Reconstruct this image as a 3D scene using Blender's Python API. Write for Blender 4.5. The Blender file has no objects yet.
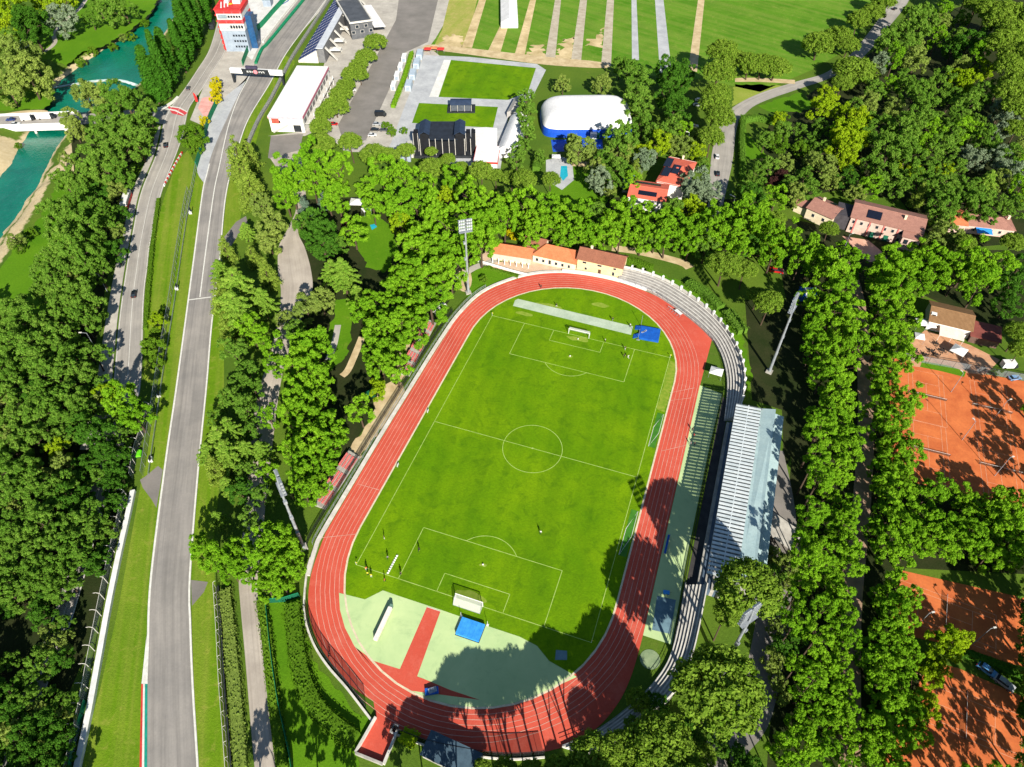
import bpy, bmesh, math, random
from math import sin, cos, pi, radians, hypot, atan2, sqrt
from mathutils import Vector, Matrix, noise
from mathutils.geometry import tessellate_polygon

random.seed(7)
SC = bpy.context.scene
COL = SC.collection

# ------------------------------------------------------------------ camera
CAM = Vector((37.11171, -130.10078, 174.51745))
YAW, PITCH, ROLL, FPX = -0.32555887, 0.82180266, 0.00886976, 717.60228
FW = Vector((sin(YAW) * cos(PITCH), cos(YAW) * cos(PITCH), -sin(PITCH)))
_r = Vector((cos(YAW), -sin(YAW), 0))
_u = _r.cross(FW)
RT = _r * cos(ROLL) + _u * sin(ROLL)
UP = _u * cos(ROLL) - _r * sin(ROLL)
SUN_AZ, SUN_EL = radians(147), radians(29.5)      # azimuth from +y towards +x


def G(x, y, z=0.0):
    """surveyed picture point -> ground (or height z) in metres, pitch centre = origin"""
    d = FW + RT * ((x - 512) / FPX) - UP * ((y - 383.5) / FPX)
    return CAM + d * ((z - CAM.z) / d.z)


def GS(s, z=0.0):
    """'x,y x,y ...' -> list of 2-D ground points"""
    out = []
    for t in s.split():
        a = t.split(',')
        p = G(float(a[0]), float(a[1]), z)
        out.append((p.x, p.y))
    return out


def mpp(p):
    return (Vector(p) - CAM).dot(FW) / FPX


cam_d = bpy.data.cameras.new('camera')
cam = bpy.data.objects.new('camera', cam_d)
COL.objects.link(cam)
cam_d.sensor_fit = 'HORIZONTAL'
cam_d.sensor_width = 36
cam_d.lens = FPX * 36 / 1024
cam_d.clip_start = 1
cam_d.clip_end = 12000
cam.matrix_world = Matrix.Translation(CAM) @ Matrix((RT, UP, -FW)).transposed().to_4x4()
SC.camera = cam

# ------------------------------------------------------------------ light
w = bpy.data.worlds.new('World')
SC.world = w
w.use_nodes = True
nt = w.node_tree
sky = nt.nodes.new('ShaderNodeTexSky')
sky.sky_type = 'NISHITA'
sky.sun_disc = False
sky.sun_elevation = SUN_EL
sky.sun_rotation = SUN_AZ
sky.air_density = 1.4
sky.dust_density = 0.6
sky.ozone_density = 4.0
bg = nt.nodes['Background']
nt.links.new(sky.outputs[0], bg.inputs[0])
bg.inputs[1].default_value = 0.05
sl = bpy.data.lights.new('sun', 'SUN')
sl.energy = 5.0
sl.angle = radians(0.5)
sl.color = (1.0, 0.94, 0.84)
so = bpy.data.objects.new('sun', sl)
COL.objects.link(so)
sdir = Vector((sin(SUN_AZ) * cos(SUN_EL), cos(SUN_AZ) * cos(SUN_EL), sin(SUN_EL)))
so.rotation_euler = sdir.to_track_quat('Z', 'Y').to_euler()
so.location = (150, -200, 200)
SC.view_settings.view_transform = 'Standard'
SC.view_settings.look = 'None'
SC.view_settings.exposure = 1.12
SC.view_settings.gamma = 1.0
SC.view_settings.use_curve_mapping = False
SC.cycles.max_bounces = 5
SC.cycles.diffuse_bounces = 2
SC.cycles.glossy_bounces = 2
SC.cycles.transmission_bounces = 3
SC.cycles.transparent_max_bounces = 10
SC.cycles.caustics_reflective = False
SC.cycles.caustics_refractive = False
SC.cycles.use_denoising = True

# ------------------------------------------------------------------ materials
MATS = {}


def lin(c, k=0.87):
    """0-255 sRGB triple -> linear RGBA"""
    return tuple(((v / 255) / 12.92 if v / 255 <= 0.04045 else ((v / 255 + 0.055) / 1.055) ** 2.4) * k for v in c) + (1,)


class NT:
    def __init__(s, m):
        s.t = m.node_tree
        s.n = s.t.nodes
        s.l = s.t.links

    def new(s, ty, **kw):
        n = s.n.new(ty)
        for k, v in kw.items():
            setattr(n, k, v)
        return n

    def link(s, a, b):
        s.l.new(a, b)

    def noise(s, vec, scale, detail=3, rough=.55, dist=0):
        n = s.new('ShaderNodeTexNoise')
        n.inputs['Scale'].default_value = scale
        n.inputs['Detail'].default_value = detail
        n.inputs['Roughness'].default_value = rough
        n.inputs['Distortion'].default_value = dist
        s.link(vec, n.inputs['Vector'])
        return n.outputs['Fac']

    def ramp(s, fac, a, b):
        n = s.new('ShaderNodeMapRange')
        n.inputs[1].default_value = a
        n.inputs[2].default_value = b
        s.link(fac, n.inputs[0])
        return n.outputs[0]

    def mix(s, fac, a, b, mode='MIX'):
        n = s.new('ShaderNodeMix', data_type='RGBA', blend_type=mode)
        if isinstance(fac, (int, float)):
            n.inputs[0].default_value = fac
        else:
            s.link(fac, n.inputs[0])
        for i, v in ((6, a), (7, b)):
            if isinstance(v, tuple):
                n.inputs[i].default_value = v
            else:
                s.link(v, n.inputs[i])
        return n.outputs[2]

    def math(s, op, a, b=0.0):
        n = s.new('ShaderNodeMath', operation=op)
        for i, v in ((0, a), (1, b)):
            if isinstance(v, (int, float)):
                n.inputs[i].default_value = v
            else:
                s.link(v, n.inputs[i])
        return n.outputs[0]

    def mapping(s, vec, scale=(1, 1, 1), rot=0.0, ty='POINT'):
        n = s.new('ShaderNodeMapping', vector_type=ty)
        n.inputs['Scale'].default_value = scale
        n.inputs['Rotation'].default_value = (0, 0, rot)
        s.link(vec, n.inputs['Vector'])
        return n.outputs[0]

    def bump(s, h, strength, dist=1.0):
        n = s.new('ShaderNodeBump')
        n.inputs['Strength'].default_value = strength
        n.inputs['Distance'].default_value = dist
        s.link(h, n.inputs['Height'])
        return n.outputs[0]


def base(name):
    m = bpy.data.materials.new(name)
    m.use_nodes = True
    t = NT(m)
    p = t.n['Principled BSDF']
    p.inputs['Specular IOR Level'].default_value = 0.25
    MATS[name] = m
    return m, t, p


def pos(t):
    return t.new('ShaderNodeNewGeometry').outputs['Position']


def oco(t):
    return t.new('ShaderNodeTexCoord').outputs['Object']


def uvc(t):
    return t.new('ShaderNodeTexCoord').outputs['UV']


def plain(name, c1, c2=None, scale=1.0, rough=.75, metal=0, spec=.25, bump=0.0, world=False, lo=.35, hi=.65, fine=6.0):
    """paint / concrete / metal: two tones mixed by noise, a finer grain on top"""
    if name in MATS:
        return MATS[name]
    m, t, p = base(name)
    v = pos(t) if world else oco(t)
    a = lin(c1)
    b = lin(c2) if c2 else tuple(x * .82 for x in a[:3]) + (1,)
    f = t.ramp(t.noise(v, scale, 5, .6), lo, hi)
    g = t.ramp(t.noise(v, scale * fine, 3, .6), .3, .7)
    c = t.mix(f, a, b)
    c = t.mix(t.math('MULTIPLY', g, .16), c, (0.02, 0.02, 0.02, 1))
    t.link(c, p.inputs['Base Color'])
    p.inputs['Roughness'].default_value = rough
    p.inputs['Metallic'].default_value = metal
    p.inputs['Specular IOR Level'].default_value = spec
    if bump:
        t.link(t.bump(t.noise(v, scale * fine, 4), bump, .1), p.inputs['Normal'])
    return m


def grass(name, a, b, dry, scale=.05, dryness=.6, stripes=0, srot=0.0):
    m, t, p = base(name)
    v = pos(t)
    f1 = t.ramp(t.noise(v, scale, 5, .62, .4), .36, .64)
    c = t.mix(f1, lin(a), lin(b))
    f2 = t.ramp(t.noise(v, scale * 5.3, 5, .7, .6), dryness, dryness + .22)
    c = t.mix(t.math('MULTIPLY', f2, .8), c, lin(dry))
    if stripes:
        mv = t.mapping(v, (stripes, stripes * 60, 1), srot, 'TEXTURE')
        f3 = t.ramp(t.noise(mv, 1.0, 2, .5), .38, .62)
        c = t.mix(t.math('MULTIPLY', f3, .33), c, lin(dry))
    f4 = t.ramp(t.noise(v, 1.3, 6, .75), .3, .7)
    c = t.mix(t.math('MULTIPLY', f4, .42), c, tuple(x * .35 for x in lin(a)[:3]) + (1,))
    t.link(c, p.inputs['Base Color'])
    p.inputs['Roughness'].default_value = .9
    p.inputs['Specular IOR Level'].default_value = .08
    t.link(t.bump(t.noise(v, 2.2, 5, .7), .5, .25), p.inputs['Normal'])
    return m


def asphalt(name, a, b, streak=0.5, world=False):
    """road surface: along-the-road wear streaks from the ribbon's own uv, patches and grain"""
    m, t, p = base(name)
    v = pos(t)
    f1 = t.ramp(t.noise(v, .09, 5, .6), .35, .65)
    c = t.mix(f1, lin(a), lin(b))
    if streak:
        mv = t.mapping(uvc(t), (9, .012, 1))
        f = t.ramp(t.noise(mv, 1.0, 5, .65), .42, .72)
        c = t.mix(t.math('MULTIPLY', f, streak), c, tuple(x * .42 for x in lin(b)[:3]) + (1,))
        mv3 = t.mapping(uvc(t), (4.2, .004, 1))
        f = t.ramp(t.noise(mv3, 1.0, 6, .7), .52, .66)
        c = t.mix(t.math('MULTIPLY', f, streak * .9), c, tuple(x * .5 for x in lin(b)[:3]) + (1,))
        mv2 = t.mapping(uvc(t), (3, .02, 1))
        f = t.ramp(t.noise(mv2, 1.0, 4, .6), .5, .72)
        c = t.mix(t.math('MULTIPLY', f, .35), c, tuple(min(1, x * 1.35) for x in lin(a)[:3]) + (1,))
    g = t.ramp(t.noise(v, 1.7, 5, .7), .3, .7)
    c = t.mix(t.math('MULTIPLY', g, .2), c, tuple(x * .5 for x in lin(b)[:3]) + (1,))
    t.link(c, p.inputs['Base Color'])
    p.inputs['Roughness'].default_value = .85
    p.inputs['Specular IOR Level'].default_value = .2
    return m


def tiles(name, a, b, c3, pitch=.4):
    """clay roof tiles: courses from the roof's uv, blotchy tone"""
    m, t, p = base(name)
    v = oco(t)
    c = t.mix(t.ramp(t.noise(v, .55, 5, .7), .3, .7), lin(a), lin(b))
    c = t.mix(t.ramp(t.noise(v, 2.4, 4, .8), .5, .75), c, lin(c3))
    u = uvc(t)
    wv = t.new('ShaderNodeTexWave', bands_direction='X')
    wv.inputs['Scale'].default_value = 1 / pitch / 3.14
    wv.inputs['Distortion'].default_value = .4
    t.link(u, wv.inputs['Vector'])
    c = t.mix(t.math('MULTIPLY', wv.outputs['Fac'], .25), c, tuple(x * .5 for x in lin(a)[:3]) + (1,))
    t.link(c, p.inputs['Base Color'])
    t.link(t.bump(wv.outputs['Fac'], .6, .1), p.inputs['Normal'])
    p.inputs['Roughness'].default_value = .85
    return m


def foliage(name, a, b, c3, spread=.5, tr=.42):
    """leaves: tone differs from tree to tree (object random) and from clump to clump"""
    m, t, p = base(name)
    t.n.remove(p)
    oi = t.new('ShaderNodeObjectInfo')
    v = oco(t)
    c = t.mix(t.ramp(t.noise(v, 4.5, 4, .7), .36, .64), lin(a, 1.2), lin(b, 1.2))
    c = t.mix(t.math('MULTIPLY', oi.outputs['Random'], spread), c, lin(c3, 1.2))
    f = t.ramp(t.noise(v, 17, 2, .7), .3, .7)
    c = t.mix(t.math('MULTIPLY', f, .35), c, tuple(x * .55 for x in lin(a)[:3]) + (1,))
    d = t.new('ShaderNodeBsdfDiffuse')
    t.link(c, d.inputs[0])
    s = t.new('ShaderNodeBsdfTranslucent')
    t.link(t.mix(1.0, c, (1.0, 1.0, .35, 1), 'MULTIPLY'), s.inputs[0])
    mx = t.new('ShaderNodeMixShader')
    mx.inputs[0].default_value = tr
    t.link(d.outputs[0], mx.inputs[1])
    t.link(s.outputs[0], mx.inputs[2])
    t.link(mx.outputs[0], t.n['Material Output'].inputs[0])
    return m


def glassy(name, c, clear=.0, rough=.1):
    """window glass / clear panels; clear = share of light let straight through"""
    m, t, p = base(name)
    p.inputs['Base Color'].default_value = lin(c)
    p.inputs['Roughness'].default_value = rough
    p.inputs['Specular IOR Level'].default_value = .5
    if clear:
        tr = t.new('ShaderNodeBsdfTransparent')
        mx = t.new('ShaderNodeMixShader')
        mx.inputs[0].default_value = clear
        t.link(p.outputs[0], mx.inputs[1])
        t.link(tr.outputs[0], mx.inputs[2])
        t.link(mx.outputs[0], t.n['Material Output'].inputs[0])
    return m


# ------------------------------------------------------------------ mesh builder
class MB:
    def __init__(s):
        s.v, s.f, s.m, s.uv = [], [], [], []

    def add(s, vs, fs, mi=0, uvs=None):
        o = len(s.v)
        s.v += [tuple(v) for v in vs]
        for i, f in enumerate(fs):
            s.f.append(tuple(o + k for k in f))
            s.m.append(mi)
            s.uv.append([uvs[k] for k in f] if uvs else None)
        return s

    def box(s, c, d, rz=0.0, mi=0):
        x, y, z = d[0] / 2, d[1] / 2, d[2] / 2
        cr, sr = cos(rz), sin(rz)
        vs = []
        for a, b, e in ((-1, -1, -1), (1, -1, -1), (1, 1, -1), (-1, 1, -1), (-1, -1, 1), (1, -1, 1), (1, 1, 1), (-1, 1, 1)):
            px, py = a * x, b * y
            vs.append((c[0] + px * cr - py * sr, c[1] + px * sr + py * cr, c[2] + e * z))
        return s.add(vs, [(3, 2, 1, 0), (4, 5, 6, 7), (0, 1, 5, 4), (1, 2, 6, 5), (2, 3, 7, 6), (3, 0, 4, 7)], mi)

    def prism(s, poly, z0, z1, mi=0):
        if sum(poly[i - 1][0] * poly[i][1] - poly[i][0] * poly[i - 1][1] for i in range(len(poly))) < 0:
            poly = poly[::-1]
        n = len(poly)
        tri = tessellate_polygon([[Vector((x, y, 0)) for x, y in poly]])
        vs = [(x, y, z0) for x, y in poly] + [(x, y, z1) for x, y in poly]
        fs = []
        for a, b, c in tri:
            cr = (poly[b][0] - poly[a][0]) * (poly[c][1] - poly[a][1]) - (poly[b][1] - poly[a][1]) * (poly[c][0] - poly[a][0])
            if cr < 0:
                a, c = c, a
            fs += [(n + a, n + b, n + c), (c, b, a)]
        fs += [(i, (i + 1) % n, n + (i + 1) % n, n + i) for i in range(n)]
        return s.add(vs, fs, mi)

    def tube(s, p0, p1, r0, r1=None, n=6, mi=0, cap=True):
        r1 = r0 if r1 is None else r1
        p0, p1 = Vector(p0), Vector(p1)
        d = (p1 - p0)
        if d.length < 1e-6:
            return s
        d.normalize()
        a = d.cross(Vector((0, 0, 1)) if abs(d.z) < .9 else Vector((1, 0, 0))).normalized()
        b = d.cross(a)
        vs = []
        for p, r in ((p0, r0), (p1, r1)):
            vs += [p + (a * cos(2 * pi * i / n) + b * sin(2 * pi * i / n)) * r for i in range(n)]
        fs = [(i, (i + 1) % n, n + (i + 1) % n, n + i) for i in range(n)]
        if cap:
            fs += [tuple(range(n))[::-1], tuple(range(n, 2 * n))]
        return s.add(vs, fs, mi)

    def quad(s, a, b, c, d, mi=0, uv=True):
        L1 = (Vector(b) - Vector(a)).length
        L2 = (Vector(d) - Vector(a)).length
        return s.add([a, b, c, d], [(0, 1, 2, 3)], mi, [(0, 0), (L1, 0), (L1, L2), (0, L2)])

    def slab(s, a, b, c, d, th, mi=0):
        """thick sloping quad (a,b low edge, c,d high edge), uv on top"""
        a, b, c, d = (Vector(q) for q in (a, b, c, d))
        n = (b - a).cross(d - a).normalized() * th
        L1, L2 = (b - a).length, (d - a).length
        lo = [q - n for q in (a, b, c, d)]
        uv = [(0, 0), (L1, 0), (L1, L2), (0, L2)] * 2
        return s.add([a, b, c, d] + lo, [(0, 1, 2, 3), (7, 6, 5, 4), (0, 4, 5, 1), (1, 5, 6, 2), (2, 6, 7, 3), (3, 7, 4, 0)], mi, uv)

    def build(s, name, mats, parent=None, loc=None, smooth=False):
        me = bpy.data.meshes.new(name)
        me.from_pydata(s.v, [], s.f)
        for m in (mats if isinstance(mats, (list, tuple)) else [mats]):
            me.materials.append(m)
        me.polygons.foreach_set('material_index', s.m)
        if any(s.uv):
            ul = me.uv_layers.new(name='UVMap')
            k = 0
            for q, f in zip(s.uv, s.f):
                for j in range(len(f)):
                    ul.data[k].uv = q[j] if q else (0, 0)
                    k += 1
        if smooth:
            me.polygons.foreach_set('use_smooth', [True] * len(me.polygons))
        me.update()
        return link(name, me, parent, loc)


def link(name, me, parent=None, loc=None):
    o = bpy.data.objects.new(name, me)
    COL.objects.link(o)
    if parent is not None:
        o.parent = parent
    if loc is not None:
        o.location = loc
    return o


def tag(o, label=None, cat=None, group=None, kind=None):
    if label:
        o['label'] = label
    if cat:
        o['category'] = cat
    if group:
        o['group'] = group
    if kind:
        o['kind'] = kind
    return o


def thing(name, label, cat, loc=(0, 0, 0), rz=0.0, group=None):
    o = bpy.data.objects.new(name, None)
    COL.objects.link(o)
    o.empty_display_size = 0.5
    o.location = loc
    o.rotation_euler = (0, 0, rz)
    return tag(o, label, cat, group)


def dup(root, loc=None, rz=None, label=None, scale=None):
    r = root.copy()
    COL.objects.link(r)
    if loc is not None:
        r.location = loc
    if rz is not None:
        r.rotation_euler = (0, 0, rz)
    if scale is not None:
        r.scale = scale
    if label:
        r['label'] = label
    for ch in KIDS[root.name] if root.name in KIDS else [o for o in bpy.data.objects if o.parent == root]:
        c = ch.copy()
        COL.objects.link(c)
        c.parent = r
        for g in [o for o in bpy.data.objects if o.parent == ch] if ch.get('sub') else []:
            d = g.copy()
            COL.objects.link(d)
            d.parent = c
    return r


KIDS = {}


def spline(pts, n=8, closed=False):
    P = [Vector(p) for p in pts]
    N = len(P)
    out = []
    for i in range(N if closed else N - 1):
        if closed:
            a, b, c, d = P[i - 1], P[i], P[(i + 1) % N], P[(i + 2) % N]
        else:
            a, b, c, d = P[max(i - 1, 0)], P[i], P[i + 1], P[min(i + 2, N - 1)]
        for k in range(n):
            t = k / n
            out.append(tuple(.5 * ((2 * b) + (c - a) * t + (2 * a - 5 * b + 4 * c - d) * t * t + (3 * b - a - 3 * c + d) * t ** 3)))
    if not closed:
        out.append(tuple(P[-1]))
    return out


def sheet(name, poly, z, m, smooth=0, rough=0.0):
    if smooth:
        poly = spline(poly, smooth, True)
    if rough:
        q = []
        for a, b in zip(poly, poly[1:] + poly[:1]):
            n = max(1, int(hypot(b[0] - a[0], b[1] - a[1]) / 1.1))
            for i in range(n):
                x, y = a[0] + (b[0] - a[0]) * i / n, a[1] + (b[1] - a[1]) * i / n
                q.append((x + rough * 1.6 * noise.noise(Vector((x * .35, y * .35, 3.1))) + rough * .7 * noise.noise(Vector((x * 1.2, y * 1.2, 9.0))), y + rough * 1.6 * noise.noise(Vector((x * .35, y * .35, 7.7))) + rough * .7 * noise.noise(Vector((x * 1.2, y * 1.2, 1.0)))))
        poly = q
    tri = tessellate_polygon([[Vector((x, y, 0)) for x, y in poly]])
    vs = [(x, y, z) for x, y in poly]
    fs = []
    for a, b, c in tri:
        cr = (poly[b][0] - poly[a][0]) * (poly[c][1] - poly[a][1]) - (poly[b][1] - poly[a][1]) * (poly[c][0] - poly[a][0])
        fs.append((a, b, c) if cr > 0 else (c, b, a))
    return tag(MB().add(vs, fs, 0, [(x, y) for x, y in poly]).build(name, m), kind='structure')


def resample(pts, n):
    P = [Vector(p) for p in pts]
    L = [0]
    for a, b in zip(P, P[1:]):
        L.append(L[-1] + (b - a).length)
    out = []
    j = 0
    for k in range(n):
        s = L[-1] * k / (n - 1)
        while j < len(P) - 2 and L[j + 1] < s:
            j += 1
        t = (s - L[j]) / max(L[j + 1] - L[j], 1e-9)
        out.append(P[j].lerp(P[j + 1], min(max(t, 0), 1)))
    return out


def offset_line(pts, d):
    """2-D polyline shifted d metres to its left"""
    out = []
    P = [Vector(p).to_2d() for p in pts]
    for i, p in enumerate(P):
        a = P[max(i - 1, 0)]
        b = P[min(i + 1, len(P) - 1)]
        t = (b - a).normalized()
        out.append((p.x - t.y * d, p.y + t.x * d))
    return out


def ribbon_mb(L, R, z, mb=None, mi=0, n=None, zr=None):
    n = n or max(len(L), len(R))
    A, B = resample([(x, y, 0) for x, y in L], n), resample([(x, y, 0) for x, y in R], n)
    mb = mb or MB()
    vs, uv, v = [], [], 0
    for i in range(n):
        if i:
            v += (A[i] - A[i - 1]).length
        vs += [(A[i].x, A[i].y, z), (B[i].x, B[i].y, z if zr is None else zr)]
        uv += [(0, v), (1, v)]
    fs = [(2 * i, 2 * i + 1, 2 * i + 3, 2 * i + 2) for i in range(n - 1)]
    mb.add(vs, fs, mi, uv)
    return mb


def ribbon(name, L, R, z, m, smooth=8):
    if smooth:
        L, R = spline(L, smooth), spline(R, smooth)
    return tag(ribbon_mb(L, R, z).build(name, m), kind='structure')


def line_strip(pts, width, z, mb=None, mi=0):
    return ribbon_mb(offset_line(pts, width / 2), offset_line(pts, -width / 2), z, mb, mi, n=len(pts))


def wall_strip(pts, th, z0, z1, mb=None, mi=0):
    """solid wall of thickness th along a 2-D polyline"""
    mb = mb or MB()
    A, B = offset_line(pts, th / 2), offset_line(pts, -th / 2)
    n = len(pts)
    vs = []
    for a, b in zip(A, B):
        vs += [(a[0], a[1], z0), (b[0], b[1], z0), (b[0], b[1], z1), (a[0], a[1], z1)]
    fs = []
    for i in range(n - 1):
        o = 4 * i
        for k in range(4):
            fs.append((o + k, o + (k + 1) % 4, o + 4 + (k + 1) % 4, o + 4 + k))
    fs += [(3, 2, 1, 0), (4 * n - 4, 4 * n - 3, 4 * n - 2, 4 * n - 1)]
    return mb.add(vs, fs, mi)


def step_points(pts, step):
    """points and headings every step metres along a 2-D polyline"""
    P = [Vector(p).to_2d() for p in pts]
    out, carry = [], 0.0
    for a, b in zip(P, P[1:]):
        L = (b - a).length
        if L < 1e-6:
            continue
        s = carry
        while s <= L:
            q = a + (b - a) * (s / L)
            out.append((q.x, q.y, atan2(b.y - a.y, b.x - a.x)))
            s += step
        carry = s - L
    return out


def ang(a, b):
    return atan2(b[1] - a[1], b[0] - a[0])
# ================================================================== setting: ground, water, roads, lawns
GRASS = grass('wild grass', (74, 104, 30), (96, 120, 36), (128, 124, 66), .03, .62)
LAWN = grass('bright lawn', (78, 124, 16), (96, 138, 22), (138, 150, 56), .04, .62)
PITCHG = grass('pitch turf', (92, 136, 4), (118, 154, 6), (66, 106, 6), .045, .5, 5.5, radians(8))
VERGE = grass('circuit verge turf', (90, 128, 16), (110, 142, 26), (156, 154, 70), .06, .55, 2.2, radians(33))
FIELD = grass('field grass', (76, 126, 20), (98, 142, 34), (140, 152, 68), .05, .54, 4.0, radians(70))
SAND = plain('sandy gravel', (206, 186, 146), (178, 156, 116), .25, .95, world=True, bump=.3)
PALE = plain('pale concrete paving', (190, 184, 172), (164, 158, 148), .12, .9, world=True)
GREYP = plain('light grey paving', (186, 188, 188), (164, 166, 168), .15, .9, world=True)
TARMAC = asphalt('racing tarmac', (158, 152, 144), (134, 130, 125), .5)
ROADM = asphalt('public road asphalt', (172, 166, 156), (150, 145, 138), .4)
LOT = asphalt('parking asphalt', (136, 130, 124), (116, 112, 106), 0)
DARKASPH = asphalt('side road asphalt', (186, 176, 162), (160, 150, 138), .35)
WHITE = plain('white road paint', (226, 224, 214), (204, 202, 192), .8, .7, world=True)
CLAY = plain('tennis clay', (210, 116, 62), (186, 94, 48), .18, .95, world=True, fine=9)

RIVER = GS('-60,330 0,240 20,210 38,185 50,160 60,143 68,131 80,119 96,106 116,96 137,87 149,72 158,45 172,20 190,-5 218,-50 260,-110 '
           '215,-105 175,-45 162,-3 147,20 125,37 100,52 84,63 67,76 55,88 50,97 46,108 38,119 22,143 10,165 0,178 -50,240', -4)


def seg_dist(p, poly):
    best, inside = 1e9, False
    x, y = p
    for i in range(len(poly)):
        ax, ay = poly[i - 1]
        bx, by = poly[i]
        dx, dy = bx - ax, by - ay
        t = max(0, min(1, ((x - ax) * dx + (y - ay) * dy) / (dx * dx + dy * dy + 1e-9)))
        d = (ax + t * dx - x) ** 2 + (ay + t * dy - y) ** 2
        if d < best:
            best = d
        if (ay > y) != (by > y) and x < (bx - ax) * (y - ay) / (by - ay) + ax:
            inside = not inside
    return -sqrt(best) if inside else sqrt(best)


RX0, RX1 = min(p[0] for p in RIVER) - 14, max(p[0] for p in RIVER) + 14
RY0, RY1 = min(p[1] for p in RIVER) - 14, max(p[1] for p in RIVER) + 14


def ground_z(x, y):
    if RX0 < x < RX1 and RY0 < y < RY1:
        d = seg_dist((x, y), RIVER)
        d += noise.noise(Vector((x * .09, y * .09, 0))) * 2.5 * min(1, abs(d) / 3)
        return max(-6.2, min(0, -4 + d * .48))
    return 0.0


def axis(a, b, step, far):
    v = [a + i * step for i in range(int((b - a) / step) + 1)]
    e, s = [], step
    x = v[-1]
    while x < far:
        s *= 1.6
        x += s
        e.append(x)
    e2, s = [], step
    x = v[0]
    while x > -far:
        s *= 1.6
        x -= s
        e2.append(x)
    return e2[::-1] + v + e


def make_ground():
    xs, ys = axis(-460, 260, 3.0, 5000), axis(-170, 520, 3.0, 5000)
    nx, ny = len(xs), len(ys)
    vs = [(x, y, ground_z(x, y)) for y in ys for x in xs]
    fs = [(j * nx + i, j * nx + i + 1, (j + 1) * nx + i + 1, (j + 1) * nx + i) for j in range(ny - 1) for i in range(nx - 1)]
    m = GRASS
    t = NT(m)
    p = t.n['Principled BSDF']
    src = p.inputs['Base Color'].links[0].from_socket
    sx = t.new('ShaderNodeSeparateXYZ')
    v = pos(t)
    t.link(v, sx.inputs[0])
    att = t.new('ShaderNodeAttribute', attribute_name='sand')
    zz = t.math('ADD', sx.outputs[2], t.math('MULTIPLY', t.math('SUBTRACT', t.noise(v, .12, 4, .7), .5), 5.0))
    bank = t.new('ShaderNodeMapRange')
    for k, q in ((1, -2.4), (2, -3.2)):
        bank.inputs[k].default_value = q
    t.link(zz, bank.inputs[0])
    sandc = t.mix(t.noise(v, .5, 4, .7), lin((212, 196, 160)), lin((160, 140, 100)))
    bed = t.ramp(sx.outputs[2], -4.0, -4.8)
    sm = t.math('MAXIMUM', bank.outputs[0], t.ramp(t.math('ADD', att.outputs['Fac'], t.math('MULTIPLY', t.math('SUBTRACT', t.noise(v, .35, 4, .7), .5), .9)), .4, .6))
    c = t.mix(sm, src, sandc)
    c = t.mix(bed, c, lin((70, 110, 90)))
    t.link(c, p.inputs['Base Color'])
    beach = [GS(q) for q in ('58,168 50,180 40,200 24,226 0,262 -20,290 -20,262 0,238 22,206 36,186 48,164', '0,134 16,136 26,142 18,155 10,163 -8,176 -30,190 -30,150', '66,62 84,52 96,46 102,52 84,66 68,76', '64,150 70,140 84,150 78,170 66,176 56,170', '122,36 134,28 150,14 156,0 150,0 140,14 124,30')]
    sand = [0.0] * len(vs)
    for k, (x, y, z) in enumerate(vs):
        if RX0 - 30 < x < RX1 and RY0 < y < RY1:
            sand[k] = max(max(0, min(1, .5 - seg_dist((x, y), b) / 5)) for b in beach)
    o = MB().add(vs, fs).build('ground', m, smooth=True)
    o.data.attributes.new('sand', 'FLOAT', 'POINT').data.foreach_set('value', sand)
    tag(o, kind='structure')


make_ground()

# river water: an opaque teal body with a glossy rippled skin
m, t, p = base('river water')
v = pos(t)
c = t.mix(t.ramp(t.noise(v, .035, 4, .6, .8), .35, .65), lin((2, 94, 74)), lin((6, 118, 92)))
c = t.mix(t.ramp(t.noise(v, .11, 5, .75, 1.5), .5, .8), c, lin((34, 104, 88)))
c = t.mix(t.math('MULTIPLY', t.ramp(t.noise(v, .6, 5, .8, .5), .55, .85), .5), c, lin((60, 150, 134)))
t.link(c, p.inputs['Base Color'])
p.inputs['Roughness'].default_value = .08
p.inputs['Specular IOR Level'].default_value = .5
t.link(t.bump(t.noise(v, .7, 5, .7), .35, .4), p.inputs['Normal'])
WATER = m
sheet('river_water', [(RX0, RY0), (RX1, RY0), (RX1, RY1), (RX0, RY1)], -4, m)
FOAM = plain('white water foam', (236, 244, 240), (150, 196, 186), .5, .6, world=True)
wl = spline(GS('56,87 75,84 93,81 112,80 124,81 137,85', -3.6), 6)
mb = wall_strip(wl, 1.6, -6, -3.55)
tag(mb.build('weir', plain('weir concrete', (190, 186, 172), (150, 150, 138), .5)), 'low pale concrete weir across the teal river beside the poplars', 'weir')
sheet('river_foam', [(a[0] + .9 * sin(i * 2.1) + (-.6), a[1] - 1.0 - .8 * abs(sin(i * 1.7))) for i, a in enumerate(wl)] + offset_line(wl, .8)[::-1], -3.48, FOAM)

# sand on the banks
sheet('river_beach', GS('0,115 20,111 44,110 46,113 20,115 0,118'), .03, SAND, 3)
# riverside footpath
pp = spline(GS('88,-4 80,8 68,18 58,28 54,35 55,42 50,48 40,54'), 6)
tag(line_strip(pp, 2.6, .05).build('footpath', DARKASPH), kind='structure')
sheet('footpath', GS('10,46 18,38 30,46 22,52'), .05, GREYP)

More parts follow.
